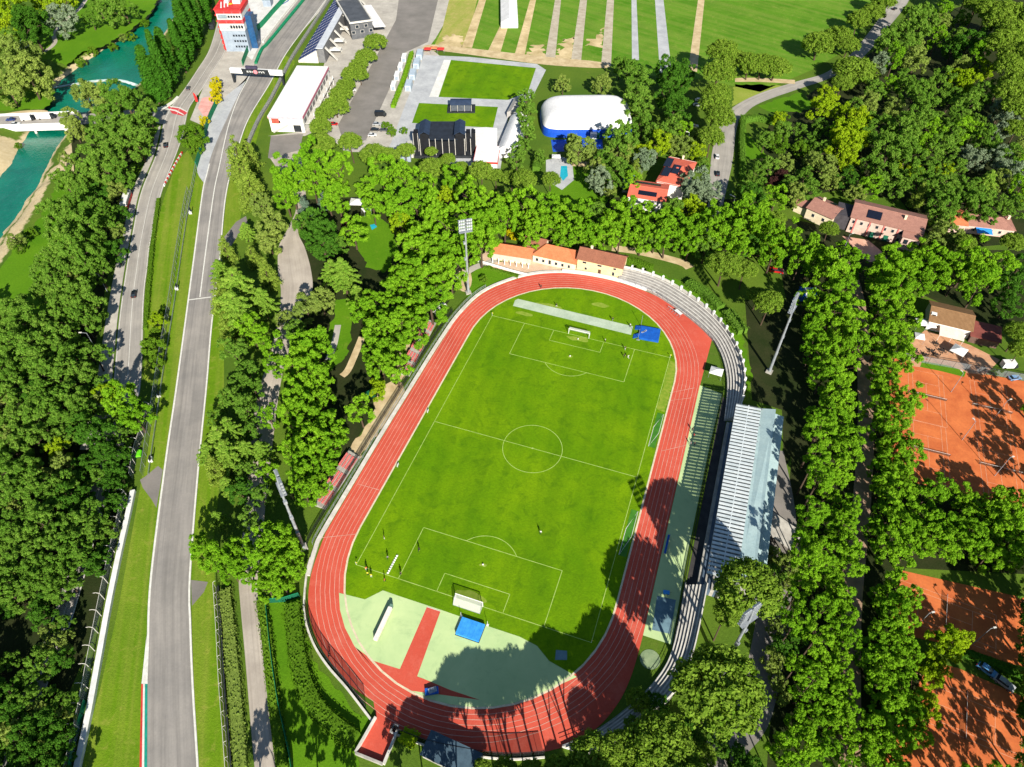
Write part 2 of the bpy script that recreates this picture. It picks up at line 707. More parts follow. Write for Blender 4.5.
# lawns
sheet('park_lawn', GS('40,30 95,-10 165,-12 150,14 130,30 104,46 82,52 66,66 50,60 24,60'), .026, LAWN, 0, .9)
sheet('park_lawn', GS('-10,100 30,84 56,92 50,104 44,109 0,111'), .026, LAWN, 0, .9)
sheet('river_meadow', GS('66,172 100,200 110,250 90,300 -30,330 -30,300 0,268 30,232'), .026, LAWN, 0, .9)
sheet('circuit_verge', GS('165,195 178,160 188,150 197,168 204,183 203,192 191,274 177,384 165,459 150,576 146.5,650 142,767 141,800 70,800 78,767 100,690 118,610 138,500 150,430 158,384 143,380 146,300 152,240'), .03, VERGE)
sheet('circuit_verge', GS('285,55 270,84 250.5,116 240,143 227,192 220,262 212,324 207,384 199,471 191,576 192,625 194,687 199,767 200,800 232,800 228,767 222,700 215,590 214,540 221,470 224,400 224,330 232,262 243,205 250,165 262,120 280,88 296,62'), .03, VERGE)
sheet('track_lawn', GS('258,600 300,598 306,640 318,668 345,700 372,722 356,754 350,800 283,800 277,767 266,690'), .026, LAWN, 0, .9)
sheet('park_lawn', GS('350,222 372,212 392,225 398,250 385,272 368,268 356,245'), .026, LAWN, 0, .9)
sheet('park_lawn', GS('335,300 352,300 352,330 346,360 330,372 326,350'), .026, LAWN, 0, .9)
sheet('corner_lawn', GS('478,262 508,272 520,280 500,288 480,300 468,306 466,290'), .026, LAWN, 0, .9)
sheet('terrace_lawn', GS('622,268 640,262 700,292 740,330 752,372 748,400 738,352 716,318 690,298 660,282'), .026, LAWN, 0, .9)
sheet('garden_lawn', GS('560,165 600,168 610,200 590,212 545,205'), .026, LAWN, 0, .9)
sheet('garden_lawn', GS('742,128 762,148 768,158 744,160'), .026, LAWN, 0, .9)
sheet('garden_lawn', GS('758,106 800,92 815,105 800,112 770,112'), .026, LAWN, 0, .9)
sheet('garden_lawn', GS('735,84 790,86 758,96 732,106'), .026, grass('dry lawn', (130, 150, 50), (150, 160, 70), (170, 165, 100), .05), 0, .9)
sheet('fairground_lawn', GS('455,-60 456,10 430,46 494,54 600,66 640,75 705,80 760,92 812,70 850,48 880,0 910,-60'), .026, FIELD)
sheet('dry_field', GS('456,-30 484,-30 466,48 434,46 442,30'), .032, grass('dry field', (140, 156, 60), (160, 160, 80), (190, 170, 110), .06, .5, 3))
STRIP = plain('gravel strip', (190, 180, 160), (162, 150, 128), .25, .95, world=True)
SANDY = plain('worn sandy ground', (214, 192, 148), (170, 150, 104), .12, .95, world=True, bump=.2)
for a, b in (('462,47 472,48 486,0 494,-30 487,-30 479,0', SANDY), ('487,53 500,54 510,20 503,20', SANDY), ('514,57 524,58 536,0 541,-30 536,-30 530,0', SANDY),
             ('545,59 555,60 561,0 563,-30 558,-30 555,0', STRIP), ('571,61 581,62 587,0 589,-30 583,-30 580,0', STRIP), ('601,66 611,66 614,0 616,-30 610,-30 607,0', STRIP),
             ('632,60 639,60 636.5,0 635,-30 630,-30 631.5,0', GREYP), ('660,74 672,74 663.5,0 660,-30 652,-30 655,0', GREYP), ('688,70 697,72 704.5,0 708,-30 702,-30 698,0', SAND)):
    sheet('strip_path', GS(a), .04, b)
for a in ('555,60 558,50 566,40 575,36 574,62', '583,62 587,44 594,36 603,28 602,66', '524,58 530,48 540,44 546,59', '436,46 444,36 460,34 462,48'):
    sheet('worn_patch', GS(a), .034, SANDY, 0, 3.2)
sheet('sandy_track', GS('424,46 440,45 494,51 548,57 600,62 606,68 548,65 494,58 440,51 424,52'), .046, SAND, 4)

# paved paddock and show-ground
sheet('paddock_paving', GS('268,136 305,136 322,128 345,152 400,152 392,140 440,56 430,48 455,5 470,-40 345,-40 325,62 300,132'), .02, PALE)
sheet('parking_lot', GS('376,57 396,20 404,-40 455,-40 438,0 428,42 404,53 388,92 366,140 345,147 338,125'), .035, LOT)
sheet('parking_lot', GS('271,136 303,134 300,150 282,162 268,158'), .035, LOT)
sheet('showground_paving', GS('424,55 470,57 537,64 546,70 533,96 508,118 500,172 386,152 391,143 404,108 413,85'), .03, GREYP)
sheet('showground_lawn', GS('451,60 536,68 528,92 508,100 438.5,97'), .045, PITCHG)
sheet('showground_lawn', GS('419,103 498,107 493,128 412,123'), .045, PITCHG)
sheet('white_walkway', GS('444,60 451,60 438.5,97 429,97'), .045, plain('white walkway', (226, 224, 216), (206, 204, 196), .2, world=True))
sheet('pit_apron', GS('205,62 218,30 226,0 235,-40 372,-40 330,0 300,34 285,55 262,92 247,80 217,104 210,112 204,126 190,120 203,88'), .018, PALE)
sheet('pit_white_apron', GS('252,60 240,50 236,0 250,-30 318,-30 300,0 262,40'), .03, plain('white apron', (222, 220, 214), (200, 198, 192), .15, world=True))

# ---- the circuit
cl = GS('141,800 142,767 146.5,650 150,576 165,459 176,384 191,274 202,192 206,175 211,156 220,130 232,103 247,80 262,48 282,20 306,-10 330,-40')
cr = GS('199.5,800 199,767 194,687 191.5,625 191,576 199,471 207.5,384 212.5,324 220,262 227,192 240,143 250.5,116 270,84 285,56 302,32 326,0 354,-40')
ribbon('circuit_tarmac', cl, cr, .05, TARMAC)
cls, crs = spline(cl, 8), spline(cr, 8)
tag(line_strip(offset_line(cls, -.3)[:70], .5, .07).build('white_edge_line', WHITE), kind='structure')
tag(line_strip(offset_line(crs, .3), .45, .07).build('white_edge_line', WHITE), kind='structure')
tag(line_strip(spline(GS('254,66 247.7,80 239.5,95 228.6,125 219,168 214,192 207,242 200,297'), 8), .4, .075).build('white_lane_line', WHITE), kind='structure')
tag(line_strip(GS('189,300 212,297'), .5, .075).build('white_cross_line', WHITE), kind='structure')
ribbon('pit_exit_strip', GS('247,80 217.6,104.6 206,135 197,168 204,183'), GS('252,70 240,92 224,125 210.8,157 205.5,183'), .06, GREYP)
# tricolour kerb
KR, KG = plain('red kerb paint', (206, 60, 52), (180, 48, 42), .6, world=True), plain('green kerb paint', (20, 150, 128), (16, 128, 108), .6, world=True)
for a, b, mm in (('141.4,684 139.5,767 139,800', '143.2,684 142,767 141.6,800', KR), ('143.2,684 142,767 141.6,800', '145,684 144.3,767 144,800', WHITE), ('145,684 144.3,767 144,800', '147.6,684 147.3,767 147,800', KG)):
    mb = ribbon_mb(GS(a), GS(b), .09)
    tag(mb.build('kerb_stripe', mm), kind='structure')
sheet('kerb_run_in', GS('146.6,636 147.8,684 141.6,684'), .085, WHITE)
# service spurs
for s in ('158,466 163,470 156.5,508 152,500 143,488 140,480 146,476', '191,580 208,582 204,592 192,606', '222,240 236,222 246,216 248,224 240,232 221,262'):
    sheet('service_spur', GS(s), .045, LOT)
# pit straight markings
PITG = plain('green barrier paint', (10, 140, 92), (8, 116, 76), .5)
for s, wd, mm in (('256,64 262,50 268,44 286,22 304,0 330,-34', 1.6, PITG), ('263,43 282,18 300,-4', 1.0, WHITE)):
    tag(wall_strip(spline(GS(s), 5), wd, .05, 1.0).build('pit_wall', mm), 'green topped pit wall along the start straight' if wd > 1.2 else 'white low wall beside the green pit wall', 'wall')
tag(line_strip(spline(GS('274,8 290,-12 300,-26'), 4), .9, .05).build('blue_line', plain('blue paint', (60, 100, 170), (50, 86, 150))), kind='structure')
tag(line_strip(GS('274.5,9 281,10 296,-10'), .9, .05).build('blue_line', MATS['blue paint']), kind='structure')

# ---- the public road with its pavement
rl = GS('-20,800 20,700 52,620 78,530 98,450 112,392 119,320 126,270 133,230 141,192 155,157 160,140 164,121 171,107 185,88 197,70 209,50 218,20 228,-20 238,-60')
rr = GS('5,800 42,700 72,620 98,530 122,450 140,392 144,300 147.5,268 151,240 162,192 177,153 183,135 186,121 190,107 203,88 214,70 226,50 236,20 246,-20 254,-60')
ribbon('public_road', rl, rr, .05, ROADM)
rls, rrs = spline(rl, 8), spline(rr, 8)
for k, (tt, wd) in enumerate(((.5, .16), (.04, .2), (.96, .2))):
    n = len(rls)
    a = resample([(x, y, 0) for x, y in rls], 200)
    b = resample([(x, y, 0) for x, y in rrs], 200)
    tag(line_strip([(q.x, q.y) for q in (u.lerp(v2, tt) for u, v2 in zip(a, b))], wd, .07).build('road_line', WHITE), kind='structure')
sw_o = GS('80,450 95,392 106,320 116,265 125,225 131,195 141,172 152,148 156,130')
mb = MB()
i0 = offset_line(spline(GS('100,450 110.5,392 117.5,320 124.5,270 131.5,230 139.5,192 153,158 158,140 161,125'), 8), 0)
o0 = spline(sw_o, 8)
ribbon_mb(o0, i0, .17, mb)
ribbon_mb(i0, offset_line(i0, -.02), .17, mb, zr=.0)
tag(mb.build('pavement', PALE), kind='structure')
ribbon('bridge_road', GS('-40,119 0,117.5 40,116 68,115 110,112 150,108 172,108'), GS('-40,129 0,127 40,125.5 80,124.5 120,122 150,122 168,126'), .04, ROADM)
# zebra crossing with red ground
RED = plain('red road paint', (206, 72, 78), (186, 60, 64), .5, world=True)
sheet('red_crossing', GS('167,106 177,107 188,113 183,116 172,113.5'), .065, RED)
for s in ('166.5,108.5 176,110 184,114.5 183.6,115.3 175,111.2 166.3,109.5', '170,106 180,107.5 187.5,111.5 187,112.3 179,108.4 169.6,107'):
    sheet('white_crossing_bar', GS(s), .075, WHITE)
sheet('white_traffic_island', GS('156,108 164,106 172,101 177,96 179,97 173,104 165,109 157,110'), .09, WHITE)
sheet('pink_forecourt', GS('202,98 212,96 218,104 215,114 204,117 198,108'), .04, plain('pink paving', (226, 176, 166), (210, 150, 140), .3, world=True))

# ---- roads and paths on the east and inside the park
ribbon('park_road', GS('700,232 707,211 711,160 715,140 722,122 732,108 758,94 795,82 823,74 838,64 853,52 872,28 890,2 905,-30'), GS('718,232 723,205 732,164 735,140 738,124 745,114 760,103 800,88.5 828,79 852,66 870,50 888,28 908,2 922,-30'), .04, ROADM)
ribbon('park_road', GS('270,158 284,180 296,206 288,228 279,246 278,270 281,292 278,320 268,360 256,400 250,450 244,520 239,575 240,600 245,655 252,740 258,800'), GS('300,150 304,180 306,206 298,230 305,248 311,270 312,292 300,322 286,360 278,400 272,450 264,520 258,575 258,600 263,655 272,740 281,800'), .04, DARKASPH)
ribbon('footpath', GS('735,78 760,78 795,80'), GS('735,82 760,82 795,84'), .05, SAND)
sheet('sandy_yard', GS('380,388 396,380 406,392 392,415 372,442 356,462 348,452 362,430 374,408'), .03, SAND, 3, .8)
sheet('sandy_yard', GS('456,262 466,262 472,280 466,292 455,284'), .03, SAND, 3)
sheet('sandy_yard', GS('405,345 418,350 410,370 396,385 392,372'), .03, SAND, 3)
tag(line_strip(spline(GS('362,337 356,352 348,370 342,376'), 5), 2.4, .035).build('footpath', SAND), kind='structure')
tag(line_strip(spline(GS('338,325 334,345 328,360'), 5), 2.2, .035).build('footpath', PALE), kind='structure')
tag(line_strip(spline(GS('612,248 640,252 680,262 690,268'), 5), 4, .035).build('footpath', SAND), kind='structure')
tag(line_strip(spline(GS('840,250 858,300 866,400 862,500 852,600 850,700 850,790'), 5), 5, .035).build('avenue_path', plain('avenue gravel', (170, 140, 116), (136, 112, 90), .3, world=True)), kind='structure')
tag(line_strip(spline(GS('770,450 782,520 775,600 766,660 752,715 728,745 700,790'), 5), 8, .03).build('stand_road', LOT), kind='structure')
tag(line_strip(spline(GS('440,292 470,270 490,262 520,250'), 5), 3, .033).build('footpath', PALE), kind='structure')
sheet('clubhouse_forecourt', GS('480,258 494,268 530,276 545,278 620,286 618,276 570,266 540,256 500,262 486,250'), .032, plain('pinkish paving', (214, 186, 160), (196, 166, 138), .3, world=True))
sheet('villa_forecourt', GS('842,236 868,240 880,250 890,262 868,262 852,246'), .03, plain('terracotta paving', (216, 170, 146), (196, 148, 126), .3, world=True))
sheet('bar_terrace', GS('908,345 925,330 970,345 1000,360 985,375 960,372 910,366'), .036, plain('terrace paving', (206, 158, 122), (184, 134, 100), .4, world=True))
sheet('bar_lawn', GS('922,361 950,366 966,372 964,377 940,371 920,367'), .044, LAWN)
# tennis courts
sheet('clay_court', [(104, 78.5), (154, 82), (154, 27), (104, 25)], .03, CLAY)
sheet('clay_court', GS('900,570 911,572.5 975,587 1060,606 1070,680 1009,663 968,649 890,632'), .03, CLAY)
sheet('clay_court', GS('930,662 958,668 1030,700 1080,720 1090,830 860,830 900,720'), .03, CLAY)


def court_lines(ox, oy, rz):
    mb = MB()
    for x0, y0, x1, y1 in ((-5.5, -11.9, -5.5, 11.9), (5.5, -11.9, 5.5, 11.9), (-4.1, -11.9, -4.1, 11.9), (4.1, -11.9, 4.1, 11.9), (-5.5, -11.9, 5.5, -11.9), (-5.5, 11.9, 5.5, 11.9), (-4.1, -6.4, 4.1, -6.4), (-4.1, 6.4, 4.1, 6.4), (0, -6.4, 0, 6.4)):
        cr_, sr_ = cos(rz), sin(rz)
        line_strip([(ox + x0 * cr_ - y0 * sr_, oy + x0 * sr_ + y0 * cr_), (ox + x1 * cr_ - y1 * sr_, oy + x1 * sr_ + y1 * cr_)], .09, .045, mb)
    tag(mb.build('court_lines', plain('dusty court line', (222, 176, 146), (214, 150, 112), .5, world=True)), kind='structure')


COURTS = [(115.5, 63, 0), (135, 64, 0), (115, 39, 0), (135, 39, 0)]
p2 = G(945, 615)
p3 = G(965, 715)
COURTS += [(p2.x, p2.y, radians(90 - 6)), (p3.x, p3.y, radians(90 - 6))]
for c in COURTS:
    court_lines(*c)
# ================================================================== stadium surfaces
def ring(off, n=40):
    """inner edge of the running track moved outwards by off metres"""
    r = 36.4 + off
    out = []
    for k in range(n + 1):
        a = pi * k / n
        out.append((-.4 + r * cos(a), 42.5 + r * sin(a)))
    for k in range(n + 1):
        a = pi + pi * k / n
        out.append((-.4 + r * cos(a), -42.5 + r * sin(a)))
    return out + [out[0]]


m, t, p = base('track rubber')
v = pos(t)
c = t.mix(t.ramp(t.noise(v, .05, 4, .6), .35, .65), lin((200, 84, 64)), lin((184, 72, 54)))
c = t.mix(t.math('MULTIPLY', t.ramp(t.noise(v, .2, 6, .75), .48, .75), .6), c, lin((214, 116, 96)))
c = t.mix(t.math('MULTIPLY', t.ramp(t.noise(v, .028, 5, .7, .8), .52, .68), .45), c, lin((164, 60, 46)))
c = t.mix(t.math('MULTIPLY', t.ramp(t.noise(v, 3.0, 4, .7), .4, .8), .25), c, lin((120, 44, 36)))
t.link(c, p.inputs['Base Color'])
p.inputs['Roughness'].default_value = .9
TRACK = m
OUT_W = [(-45.2, -47), (-45.3, -28), (-45.3, -8), (-45, 14), (-44.6, 35), (-43.6, 50), (-40, 64), (-32.3, 74.6), (-24.4, 81.3), (-15.6, 85.3), (-5.9, 87), (5.9, 87.1), (18.9, 84.8), (29.2, 80.3), (38, 74.3), (44.9, 67)]
OUT_E = [(44.4, 44), (44.3, 20), (44.2, 0), (44.2, -30), (44.2, -50), (43.2, -61.2), (40.6, -69), (36.6, -75), (32, -79), (27, -81.8), (21.9, -83.8), (13, -86), (3.4, -87.3), (-5.1, -87.3)]
OUT_S = [(-12.2, -83.6), (-19, -82), (-26.1, -78.7), (-32.2, -74.8), (-37.8, -69), (-42.4, -60)]
RAMP = GS('393.5,728 397,731 383,764 356,753 376,718')
ow, oe, osx = spline(OUT_W, 6), spline(OUT_E, 6), spline(OUT_S + [(-45.2, -47)], 6)[:-1]
sheet('running_track', ow + oe + [RAMP[0], RAMP[1], RAMP[2], RAMP[3], RAMP[4]] + osx, .05, TRACK)
sheet('infield_turf', ring(0)[:-1], .07, PITCHG)
CREAM = plain('cream kerb', (222, 206, 176), (196, 182, 152), .5, world=True)
tag(line_strip(ring(.12), .5, .1).build('track_kerb', CREAM), kind='structure')
for k in range(1, 7):
    tag(line_strip(ring(.3 + 1.22 * k), .13, .075).build('lane_line', plain('lane paint', (214, 166, 148), (202, 132, 112), .3, world=True)), kind='structure')
for s in ('320,538 358,534', '357.5,484 379,490', '662,451 687,445', '669,393 694.5,388', '667,401 691,398'):
    a = GS(s)
    tag(line_strip(a, .16, .08).build('start_line', MATS['lane paint']), kind='structure')
# pale green athletics area south of the pitch, red run-up through it
m, t, p = base('pale green synthetic')
v = pos(t)
c = t.mix(t.ramp(t.noise(v, .07, 5, .65, .5), .35, .65), lin((186, 204, 146)), lin((166, 190, 134)))
c = t.mix(t.math('MULTIPLY', t.ramp(t.noise(v, .22, 5, .75, .6), .55, .8), .55), c, lin((128, 156, 112)))
t.link(c, p.inputs['Base Color'])
p.inputs['Roughness'].default_value = .85
MINT = m
DZ = GS('339,593 365,599.5 383,590.5 397,595.5 441,610 487,626 520,637 537,646 549,661 577,677') + [(-.4 + 36.2 * cos(radians(a)), -42.5 + 36.2 * sin(radians(a))) for a in range(311, 262, -4)] + GS('480,700 450,690 424,679 416,676 401,669.6 373.6,661 355,647 345,628 340,610')
sheet('athletics_area', DZ, .09, MINT)
sheet('red_apron', GS('345,628 355,647 373.6,661 401,669.6 416,676 424,679 450,690 480,700 470,713 440,706 408,695 393,686 373,667.5 355,645'), .088, TRACK)
sheet('red_runway', GS('427,607 440.5,611.5 417,677 424,679 420,690 395,680 400,669'), .105, TRACK)
tag(line_strip(GS('427,607 440.5,611.5'), .15, .12).build('runway_line', WHITE), kind='structure')
sheet('pole_vault_runway', GS('515,300.5 518,299 633,326.5 631,335 513,306'), .09, plain('grey runway', (182, 196, 172), (164, 180, 156), .2, world=True))
# pitch markings
HX, HY = 32.55, 53.07
mb = MB()
LW = .17


def seg(x0, y0, x1, y1):
    line_strip([(x0, y0), (x1, y1)], LW, .095, mb)


def arc(cx, cy, r, a0, a1, n=48):
    line_strip([(cx + r * cos(a0 + (a1 - a0) * i / n), cy + r * sin(a0 + (a1 - a0) * i / n)) for i in range(n + 1)], LW, .096, mb)


for s in (-1, 1):
    seg(-HX, s * HY, HX, s * HY)
    seg(s * HX, -HY, s * HX, HY)
    for wd, dp in ((20.16, 16.5), (9.16, 5.5)):
        seg(-wd, s * HY, -wd, s * (HY - dp))
        seg(wd, s * HY, wd, s * (HY - dp))
        seg(-wd, s * (HY - dp), wd, s * (HY - dp))
    a = math.acos(5.5 / 9.15)
    arc(0, s * (HY - 11), 9.15, -s * pi / 2 - a, -s * pi / 2 + a, 24)
    arc(0, s * (HY - 11), .2, 0, 2 * pi, 8)
seg(-HX, 0, HX, 0)
arc(0, 0, 9.15, 0, 2 * pi, 64)
arc(0, 0, .25, 0, 2 * pi, 8)
tag(mb.build('pitch_markings', plain('pitch paint', (178, 198, 110), (150, 180, 76), .5, world=True)), kind='structure')
# bench areas beside the east touchline
GTURF = plain('green artificial turf', (66, 128, 30), (52, 108, 26), .6, world=True)
WORN = plain('worn turf strip', (138, 154, 46), (112, 142, 26), .8, world=True, lo=.4, hi=.6)
for a in ([(33.4, 12.5), (35.4, 12.5), (35.4, 27), (33.4, 27)], [(33.4, -27), (35.4, -27), (35.4, -11.5), (33.4, -11.5)]):
    sheet('bench_area', a, .09, GTURF)
    tag(line_strip(a + [a[0]], .13, .1).build('bench_area_line', WHITE), kind='structure')
sheet('worn_strip', [(32.8, 28), (35.6, 28), (35.7, 51), (32.8, 52)], .08, WORN, 0, .4)
# apron in front of the stand, dark strip behind it with the roof shade painted in
sheet('stand_apron', [(44.3, 43.5), (51.8, 42), (51.2, 20), (51, -20), (51.5, -47), (44.3, -47)], .06, MINT)
sheet('stand_shade_strip', [(52.2, 41), (54.6, 38), (54.9, -31), (52.2, -46)], .05, plain('painted roof shade', (70, 68, 66), (54, 52, 52), .4, world=True))
sheet('shot_circle', [(47.2 + 2.5 * cos(a * pi / 12), -52.4 + 2.5 * sin(a * pi / 12)) for a in range(24)], .07, plain('worn pale circle', (140, 156, 118), (116, 136, 100), .5, world=True))
BLUEG = plain('blue grey rubber', (110, 140, 150), (92, 120, 132), .4, world=True)
sheet('jump_pit', GS('657,596 676,600 670,634 652,630'), .075, BLUEG)
sheet('infield_pad', GS('556,650 567,651 567,660 555,660'), .085, BLUEG)
# worn turf by the goals and in the north half disc
for x_, y_, r_ in ((0, 51.5, 2.6), (0, -51.6, 2.8), (-15, 64, 4.2), (3, 72, 2.2), (0, 42.2, .9), (0, -42.2, .9), (-22, 58, 2.0)):
    sheet('worn_turf', [(x_ + r_ * (1.5 if r_ > 1 else 1) * cos(k * pi / 8), y_ + r_ * .55 * sin(k * pi / 8)) for k in range(16)], .078, plain('thin worn turf', (142, 160, 58), (112, 140, 24), .7, .95, world=True, lo=.3, hi=.7), 0, .5)
# ================================================================== stadium objects
CONC = plain('grey concrete', (176, 172, 162), (146, 142, 134), .5, .9)
LCONC = plain('light concrete', (214, 210, 200), (186, 182, 172), .5, .9)
WPAINT = plain('white paint', (232, 232, 228), (212, 212, 208), .6, .55)
STEEL = plain('galvanised steel', (168, 174, 178), (138, 144, 150), .7, .45, .3)
DSTEEL = plain('dark steel', (44, 48, 52), (30, 34, 38), .8, .6)
BLACK = plain('black fabric', (22, 24, 28), (14, 16, 20), .8, .8)
GLASS = glassy('window glass', (34, 42, 50))
WOOD = plain('bark', (86, 70, 54), (60, 48, 38), 1.2, .95, bump=.5)


def mesh_mat(name, c, clear):
    """fine netting: mostly holes"""
    m, t, p = base(name)
    p.inputs['Base Color'].default_value = lin(c)
    p.inputs['Roughness'].default_value = .7
    tr = t.new('ShaderNodeBsdfTransparent')
    mx = t.new('ShaderNodeMixShader')
    mx.inputs[0].default_value = clear
    t.link(p.outputs[0], mx.inputs[1])
    t.link(tr.outputs[0], mx.inputs[2])
    t.link(mx.outputs[0], t.n['Material Output'].inputs[0])
    return m


NETW = mesh_mat('white netting', (236, 236, 232), .6)
NETB = mesh_mat('black netting', (24, 24, 26), .66)
NETG = mesh_mat('green netting', (20, 92, 66), .25)
NETS = mesh_mat('steel netting', (150, 156, 160), .82)


def local(pts, o):
    return [(x - o[0], y - o[1]) for x, y in pts]


def fence(name, label, cat, pts, h, step, pm, post, rails=(1.0,), railm=None, pr=.05, thick=.04, arm=0.0, group=None, panel=True, pr_box=False):
    """posts (each a part), one netting or board panel, one set of rails"""
    o = pts[0]
    P = local(pts, o)
    r = thing(name, label, cat, (o[0], o[1], 0), 0, group)
    if panel:
        wall_strip(P, thick, .05, h).build('panel', pm, r)
    if rails:
        mb = MB()
        for z in rails:
            wall_strip(P, .09, z * h - .06, z * h + .06, mb)
        mb.build('rail', railm or post, r)
    mb = MB()
    if pr_box:
        mb.box((0, 0, h / 2), (pr * 2, pr * 2, h))
    else:
        mb.tube((0, 0, 0), (0, 0, h), pr, pr, 6)
    if arm:
        mb.tube((0, 0, h), (0, arm * .6, h + abs(arm) * .5), pr, pr * .8, 6)
        mb.tube((0, arm * .6, h + abs(arm) * .5), (0, arm * 1.2, h + abs(arm) * .55), pr * .8, pr * .7, 6)
    sp = step_points(P, step)[:98]
    po = mb.build('post', post, r)
    po.location = (sp[0][0], sp[0][1], 0)
    po.rotation_euler = (0, 0, sp[0][2])
    for q in sp[1:]:
        c = po.copy()
        COL.objects.link(c)
        c.location = (q[0], q[1], 0)
        c.rotation_euler = (0, 0, q[2])
    return r


def off(pts, d):
    return offset_line(pts, d)


W_LINE = spline([(-42.4, -60), (-44.6, -52)] + OUT_W[:10], 5)
N_LINE = spline(OUT_W[9:13], 6)
# white kerb wall round the west and north of the track
r = thing('perimeter_wall', 'low white wall along the west straight and north curve of the red track', 'wall', (0, 0, 0))
wall_strip(off(W_LINE, .75), 1.1, 0, .55).build('wall', LCONC, r)
wall_strip(off(N_LINE[:-1], .9), 1.0, 0, .95).build('wall', WPAINT, r)
fence('perimeter_railing', 'long grey railing between the west wall of the track and the red seats', 'railing', off(W_LINE, 1.9)[6:-14], 1.25, 2.6, None, STEEL, (.5, 1.0), panel=False)
fence('perimeter_railing', 'outer dark railing with netting behind the west side of the track', 'railing', off(W_LINE, 3.4)[6:-20], 1.6, 2.6, NETB, DSTEEL, (.03, 1.0))
# cage fences round the south curve
S_LINE = spline([RAMP[4]] + OUT_S[1:] + [(-44, -55)], 5)
fence('cage_fence', 'tall black mesh fence on the south west curve beside the track', 'fence', off(S_LINE[2:22], .4), 3.2, 3.0, NETB, DSTEEL, (.05, .5, 1.0))
SE_LINE = spline([RAMP[1], (-5.1, -87.6), (3.4, -87.6), (13, -86.3), (21.9, -84.1), (29, -81.2)], 6)
fence('cage_fence', 'tall black mesh fence on the south curve below the shaded track', 'fence', off(SE_LINE, -.3), 3.0, 4.0, NETB, DSTEEL, (.05, 1.0))
tag(wall_strip(off(SE_LINE, -.9), .35, 0, .7).build('low_wall', LCONC), 'low pale wall behind the black fence of the south curve', 'wall')
tag(wall_strip(off(S_LINE, 1.1), .5, 0, .5).build('low_wall', LCONC), 'low pale wall outside the black fence on the south west curve', 'wall')
for s, lb in (('376,718 356,753', 'pale side wall west of the red entrance ramp'), ('398,731 384,765', 'pale side wall east of the red entrance ramp'), ('356,754 383,765', 'dark end wall across the foot of the red entrance ramp')):
    tag(wall_strip(GS(s), .5, 0, 1.1).build('ramp_wall', CONC if 'dark' in lb else LCONC), lb, 'wall')


def terrace(label, fr, bk, rows, z0, z1, posts=0, rail=True):
    """curved stepped stand between a front and a back line"""
    n = 48
    A = resample([(x, y, 0) for x, y in fr], n)
    B = resample([(x, y, 0) for x, y in bk], n)
    o = A[0].copy()
    r = thing('seating_terrace', label, 'terrace', (o.x, o.y, 0))
    mb, dk = MB(), MB()
    for k in range(rows):
        ta, tb = k / rows, (k + 1) / rows
        z = z0 + (z1 - z0) * k / max(rows - 1, 1)
        za = 0 if k == 0 else z0 + (z1 - z0) * (k - 1) / max(rows - 1, 1)
        vs = []
        for a, b in zip(A, B):
            p, q = a.lerp(b, ta) - o, a.lerp(b, tb) - o
            q0 = a.lerp(b, ta + (tb - ta) * .42) - o
            vs += [(p.x, p.y, za), (p.x, p.y, z), (q0.x, q0.y, z), (q0.x, q0.y, z - .0), (q.x, q.y, z - .0)]
        for i in range(n - 1):
            a = 5 * i
            mb.add([vs[a], vs[a + 1], vs[a + 6], vs[a + 5]], [(0, 1, 2, 3)], 1)
            mb.add([vs[a + 1], vs[a + 2], vs[a + 7], vs[a + 6]], [(0, 1, 2, 3)], 0)
            mb.add([vs[a + 3], vs[a + 4], vs[a + 9], vs[a + 8]], [(0, 1, 2, 3)], 1)
    for e in (0, n - 1):
        pr = []
        a, b = A[e], B[e]
        pts = [(a - o).to_tuple()]
        for k in range(rows):
            z = z0 + (z1 - z0) * k / max(rows - 1, 1)
            p, q = a.lerp(b, k / rows) - o, a.lerp(b, (k + 1) / rows) - o
            pts += [(p.x, p.y, z), (q.x, q.y, z)]
        pts.append((b - o).to_tuple())
        mb.add(pts, [tuple(range(len(pts)))], 0)
    mb.build('seating_steps', [LCONC, plain('dark terrace step', (166, 162, 156), (136, 132, 128), .6)], r)
    bl = [(q.x - o.x, q.y - o.y) for q in B]
    wall_strip(bl, .3, 0, z1 + .9).build('parapet_wall', LCONC, r)
    if rail:
        fl = [(q.x - o.x, q.y - o.y) for q in A]
        mb = wall_strip(fl, .06, z0 + .95, z0 + 1.05)
        wall_strip(fl, .05, z0 + .45, z0 + .52, mb)
        for q in step_points(fl, 2.4):
            mb.tube((q[0], q[1], 0), (q[0], q[1], z0 + 1.0), .05)
        mb.build('railing', STEEL, r)
    if posts:
        pm = MB().box((0, 0, .9), (.7, .7, 1.8))
        po = None
        for q in step_points(bl, posts):
            if po is None:
                po = c = pm.build('parapet_block', WPAINT, r)
            else:
                c = po.copy()
                COL.objects.link(c)
            c.location = (q[0], q[1], z1)
            c.rotation_euler = (0, 0, q[2])
    return r


fr = spline(GS('618,280 651,292 686,315 709.5,336 720,352 726,372 727,392 724,420', .5), 6)
bk = spline(GS('621,268 639,272 662,280 686,294 709.5,312 727,332 739,354 744,375 743,395 738,416', 2.6), 6)
terrace('curved pale concrete terrace round the north east bend of the track', fr, bk, 6, .9, 3.0, 4.2)
fr = spline(GS('685,585 672,650 652,685 619.5,715 590,735 562,747', .5), 6)
bk = spline(GS('707,585 692,655 674,692 650,714 622,736 588,752', 2.4), 6)
terrace('shaded concrete terrace round the south east bend under the pines', fr, bk, 6, .8, 2.6, 0)

